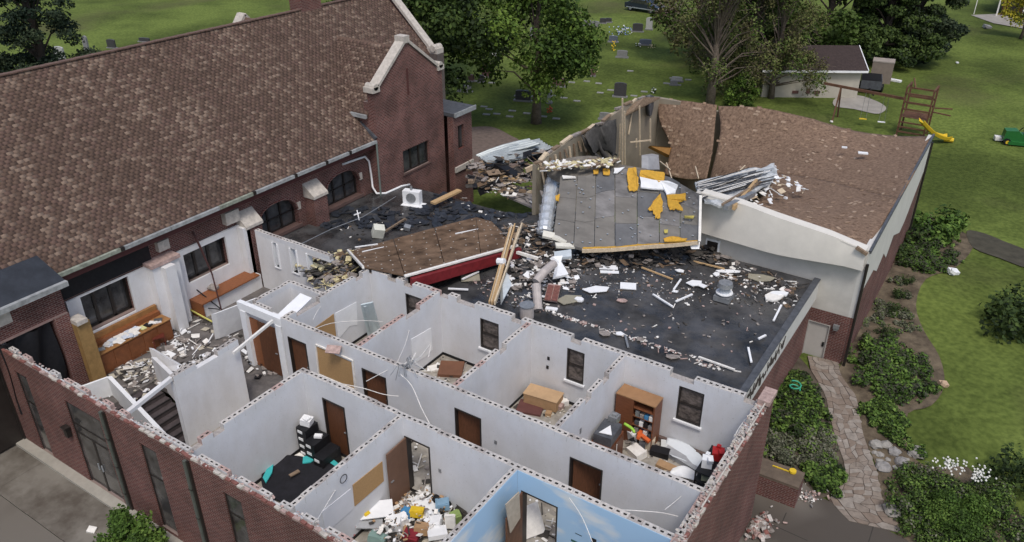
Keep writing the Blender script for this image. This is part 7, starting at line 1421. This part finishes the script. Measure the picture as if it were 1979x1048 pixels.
def rock(px, py, s, label, m=ROCK, group=None):
    import bmesh
    p = ag(px, py); bm = bmesh.new(); bmesh.ops.create_icosphere(bm, subdivisions=2, radius=s * .8)
    for v in bm.verts: v.co *= 1 + rnd.uniform(-.2, .2); v.co.z *= .6
    me = bpy.data.meshes.new('rock'); bm.to_mesh(me); bm.free(); me.materials.append(m); tag(inst('rock', me, (p.x, p.y, p.z + s * .2), (0, 0, rnd.random() * 6)), label, 'rock', group)
PR = mat('pale_rock', (.29, .275, .25), .9, .2, 7, .3, 14)
for a in ((1772, 878, .38, 'pale grey boulder at the lawn edge above the blossoms', PR), (1722, 990, .4, 'pale upright boulder at the bottom of the path', PR), (1762, 998, .2, 'small white stone right of the pale upright boulder', WHT), (1692, 862, .3, 'first light rock of the pile right of the path', PR), (1712, 862, .28, 'cream rock in the middle of the pile', PR), (1728, 875, .28, 'brownish rock at the right of the pile', ROCK), (1740, 895, .3, 'grey rock at the lower right of the pile', ROCK), (1706, 905, .32, 'flat grey rock at the foot of the pile', ROCK), (1747, 908, .2, 'pale small rock beyond the flat grey rock', PR), (1718, 750, .3, 'blue grey stone in the green patch', mat('blue_rock', (.2, .24, .3), .8)), (1549, 741, .25, 'blue grey stone by the top of the path', mat('blue_rock', (.2, .24, .3))), (1623, 854, .12, 'small dark and white stone on the path', RUBBLE), (1595, 938, .25, 'white stone in the bed corner by the paved court', PR)): rock(*a)
for k in range(16): px, py = ((1492, 866), (1505, 850), (1520, 846), (1538, 840), (1556, 842), (1570, 840), (1588, 846), (1600, 852), (1700, 880), (1716, 890), (1730, 905), (1700, 893), (1690, 876), (1722, 868), (1750, 890), (1760, 880))[k]; rock(px, py, rnd.uniform(.12, .2), 'small pale rock edging the garden beds beside the path', PR, 'small edging rocks')
tag(MB().tube([ag(1536, 752, .6) + Vector((.2 * math.cos(t), .2 * math.sin(t), .03 * t)) for t in [k * .6 for k in range(16)]], .03, n=5).build('garden_hose', mat('hose_green', (.05, .35, .22), .5)), 'coiled green hose on the plants by the brick wing', 'hose')
# brick planter by the end wall
pt = [ag(1472, 884, .9), ag(1556, 914, .9), ag(1545, 950, .55), ag(1462, 930, .55)]
pl_ = empty('planter_wall', pt[0], 'low brick planter with a brown top beside the end wall', 'planter'); a, b = Vector(pt[0]), Vector(pt[1]); d_ = (b - a); d_.z = 0; nrm = Vector((d_.y, -d_.x, 0)).normalized(); zt = a.z
bb_ = a + d_; q = [a, bb_, bb_ + nrm * .85, a + nrm * .85]; q = [Vector((v.x, v.y, zt)) for v in q]
MB().prism(q, (0, 0, -.1)).build('top', mat('planter_top', (.13, .10, .075), .8, .2, 3), pl_, fixn=True); MB().prism([Vector((v.x, v.y, zt - .1)) for v in q], (0, 0, -1.1)).build('wall', BR, pl_, fixn=True)
tag(MB().tube([q[1] * .75 + q[3] * .25 + Vector((0, 0, .02)), q[1] * .75 + q[3] * .25 + Vector((0, 0, .1))], .12, n=12).beam(q[1] * .7 + q[3] * .3 + Vector((0, 0, .03)), q[0] * .7 + q[2] * .3 + Vector((0, 0, .03)), .04, .03).build('yellow_tape_measure', YEL), 'yellow round reel with a strip lying on the brick planter', 'reel')
def groundheap(region, n, smax, mats, label, seed):
    rr = random.Random(seed); m = MB()
    for _ in range(n):
        px = rr.gauss(region[0], region[2]); py = rr.gauss(region[1], region[3]); p = ag(px, py, .06 + rr.random() * .12)
        if p.x < XE1 + .1: continue
        s = rr.uniform(.04, smax); m.ob(p, (s, s * .5, s * .35), (rr.random(), rr.random(), rr.random() * 6), rr.randrange(len(mats)))
    o = m.build('brick_rubble', mats, kind='stuff'); o['label'] = label
LBk = mat('loose_brick', (.21, .09, .075)); groundheap((1455, 1015, 22, 14), 170, .26, [LBk, PINK, CMU2, RUBBLE], 'broken bricks heaped at the foot of the end wall', 51); groundheap((1500, 945, 26, 7), 50, .16, [PAPER, CMU2, WHT], 'white crumbs in front of the planter', 52); groundheap((1565, 958, 16, 7), 60, .14, [PINK, PAPER, ROCK], 'crumbs at the corner of the paved court', 53)
# small stone on the left pavement
tag(MB().ob(ag(178, 1025, .1), (.25, .2, .15), (.3, .2, .5)).build('stone_chunk', PAPER), 'small pale chunk on the left pavement beside the bush', 'chunk')
for k, (pxs) in enumerate((((1405, 575), (1250, 1048)),)): pass
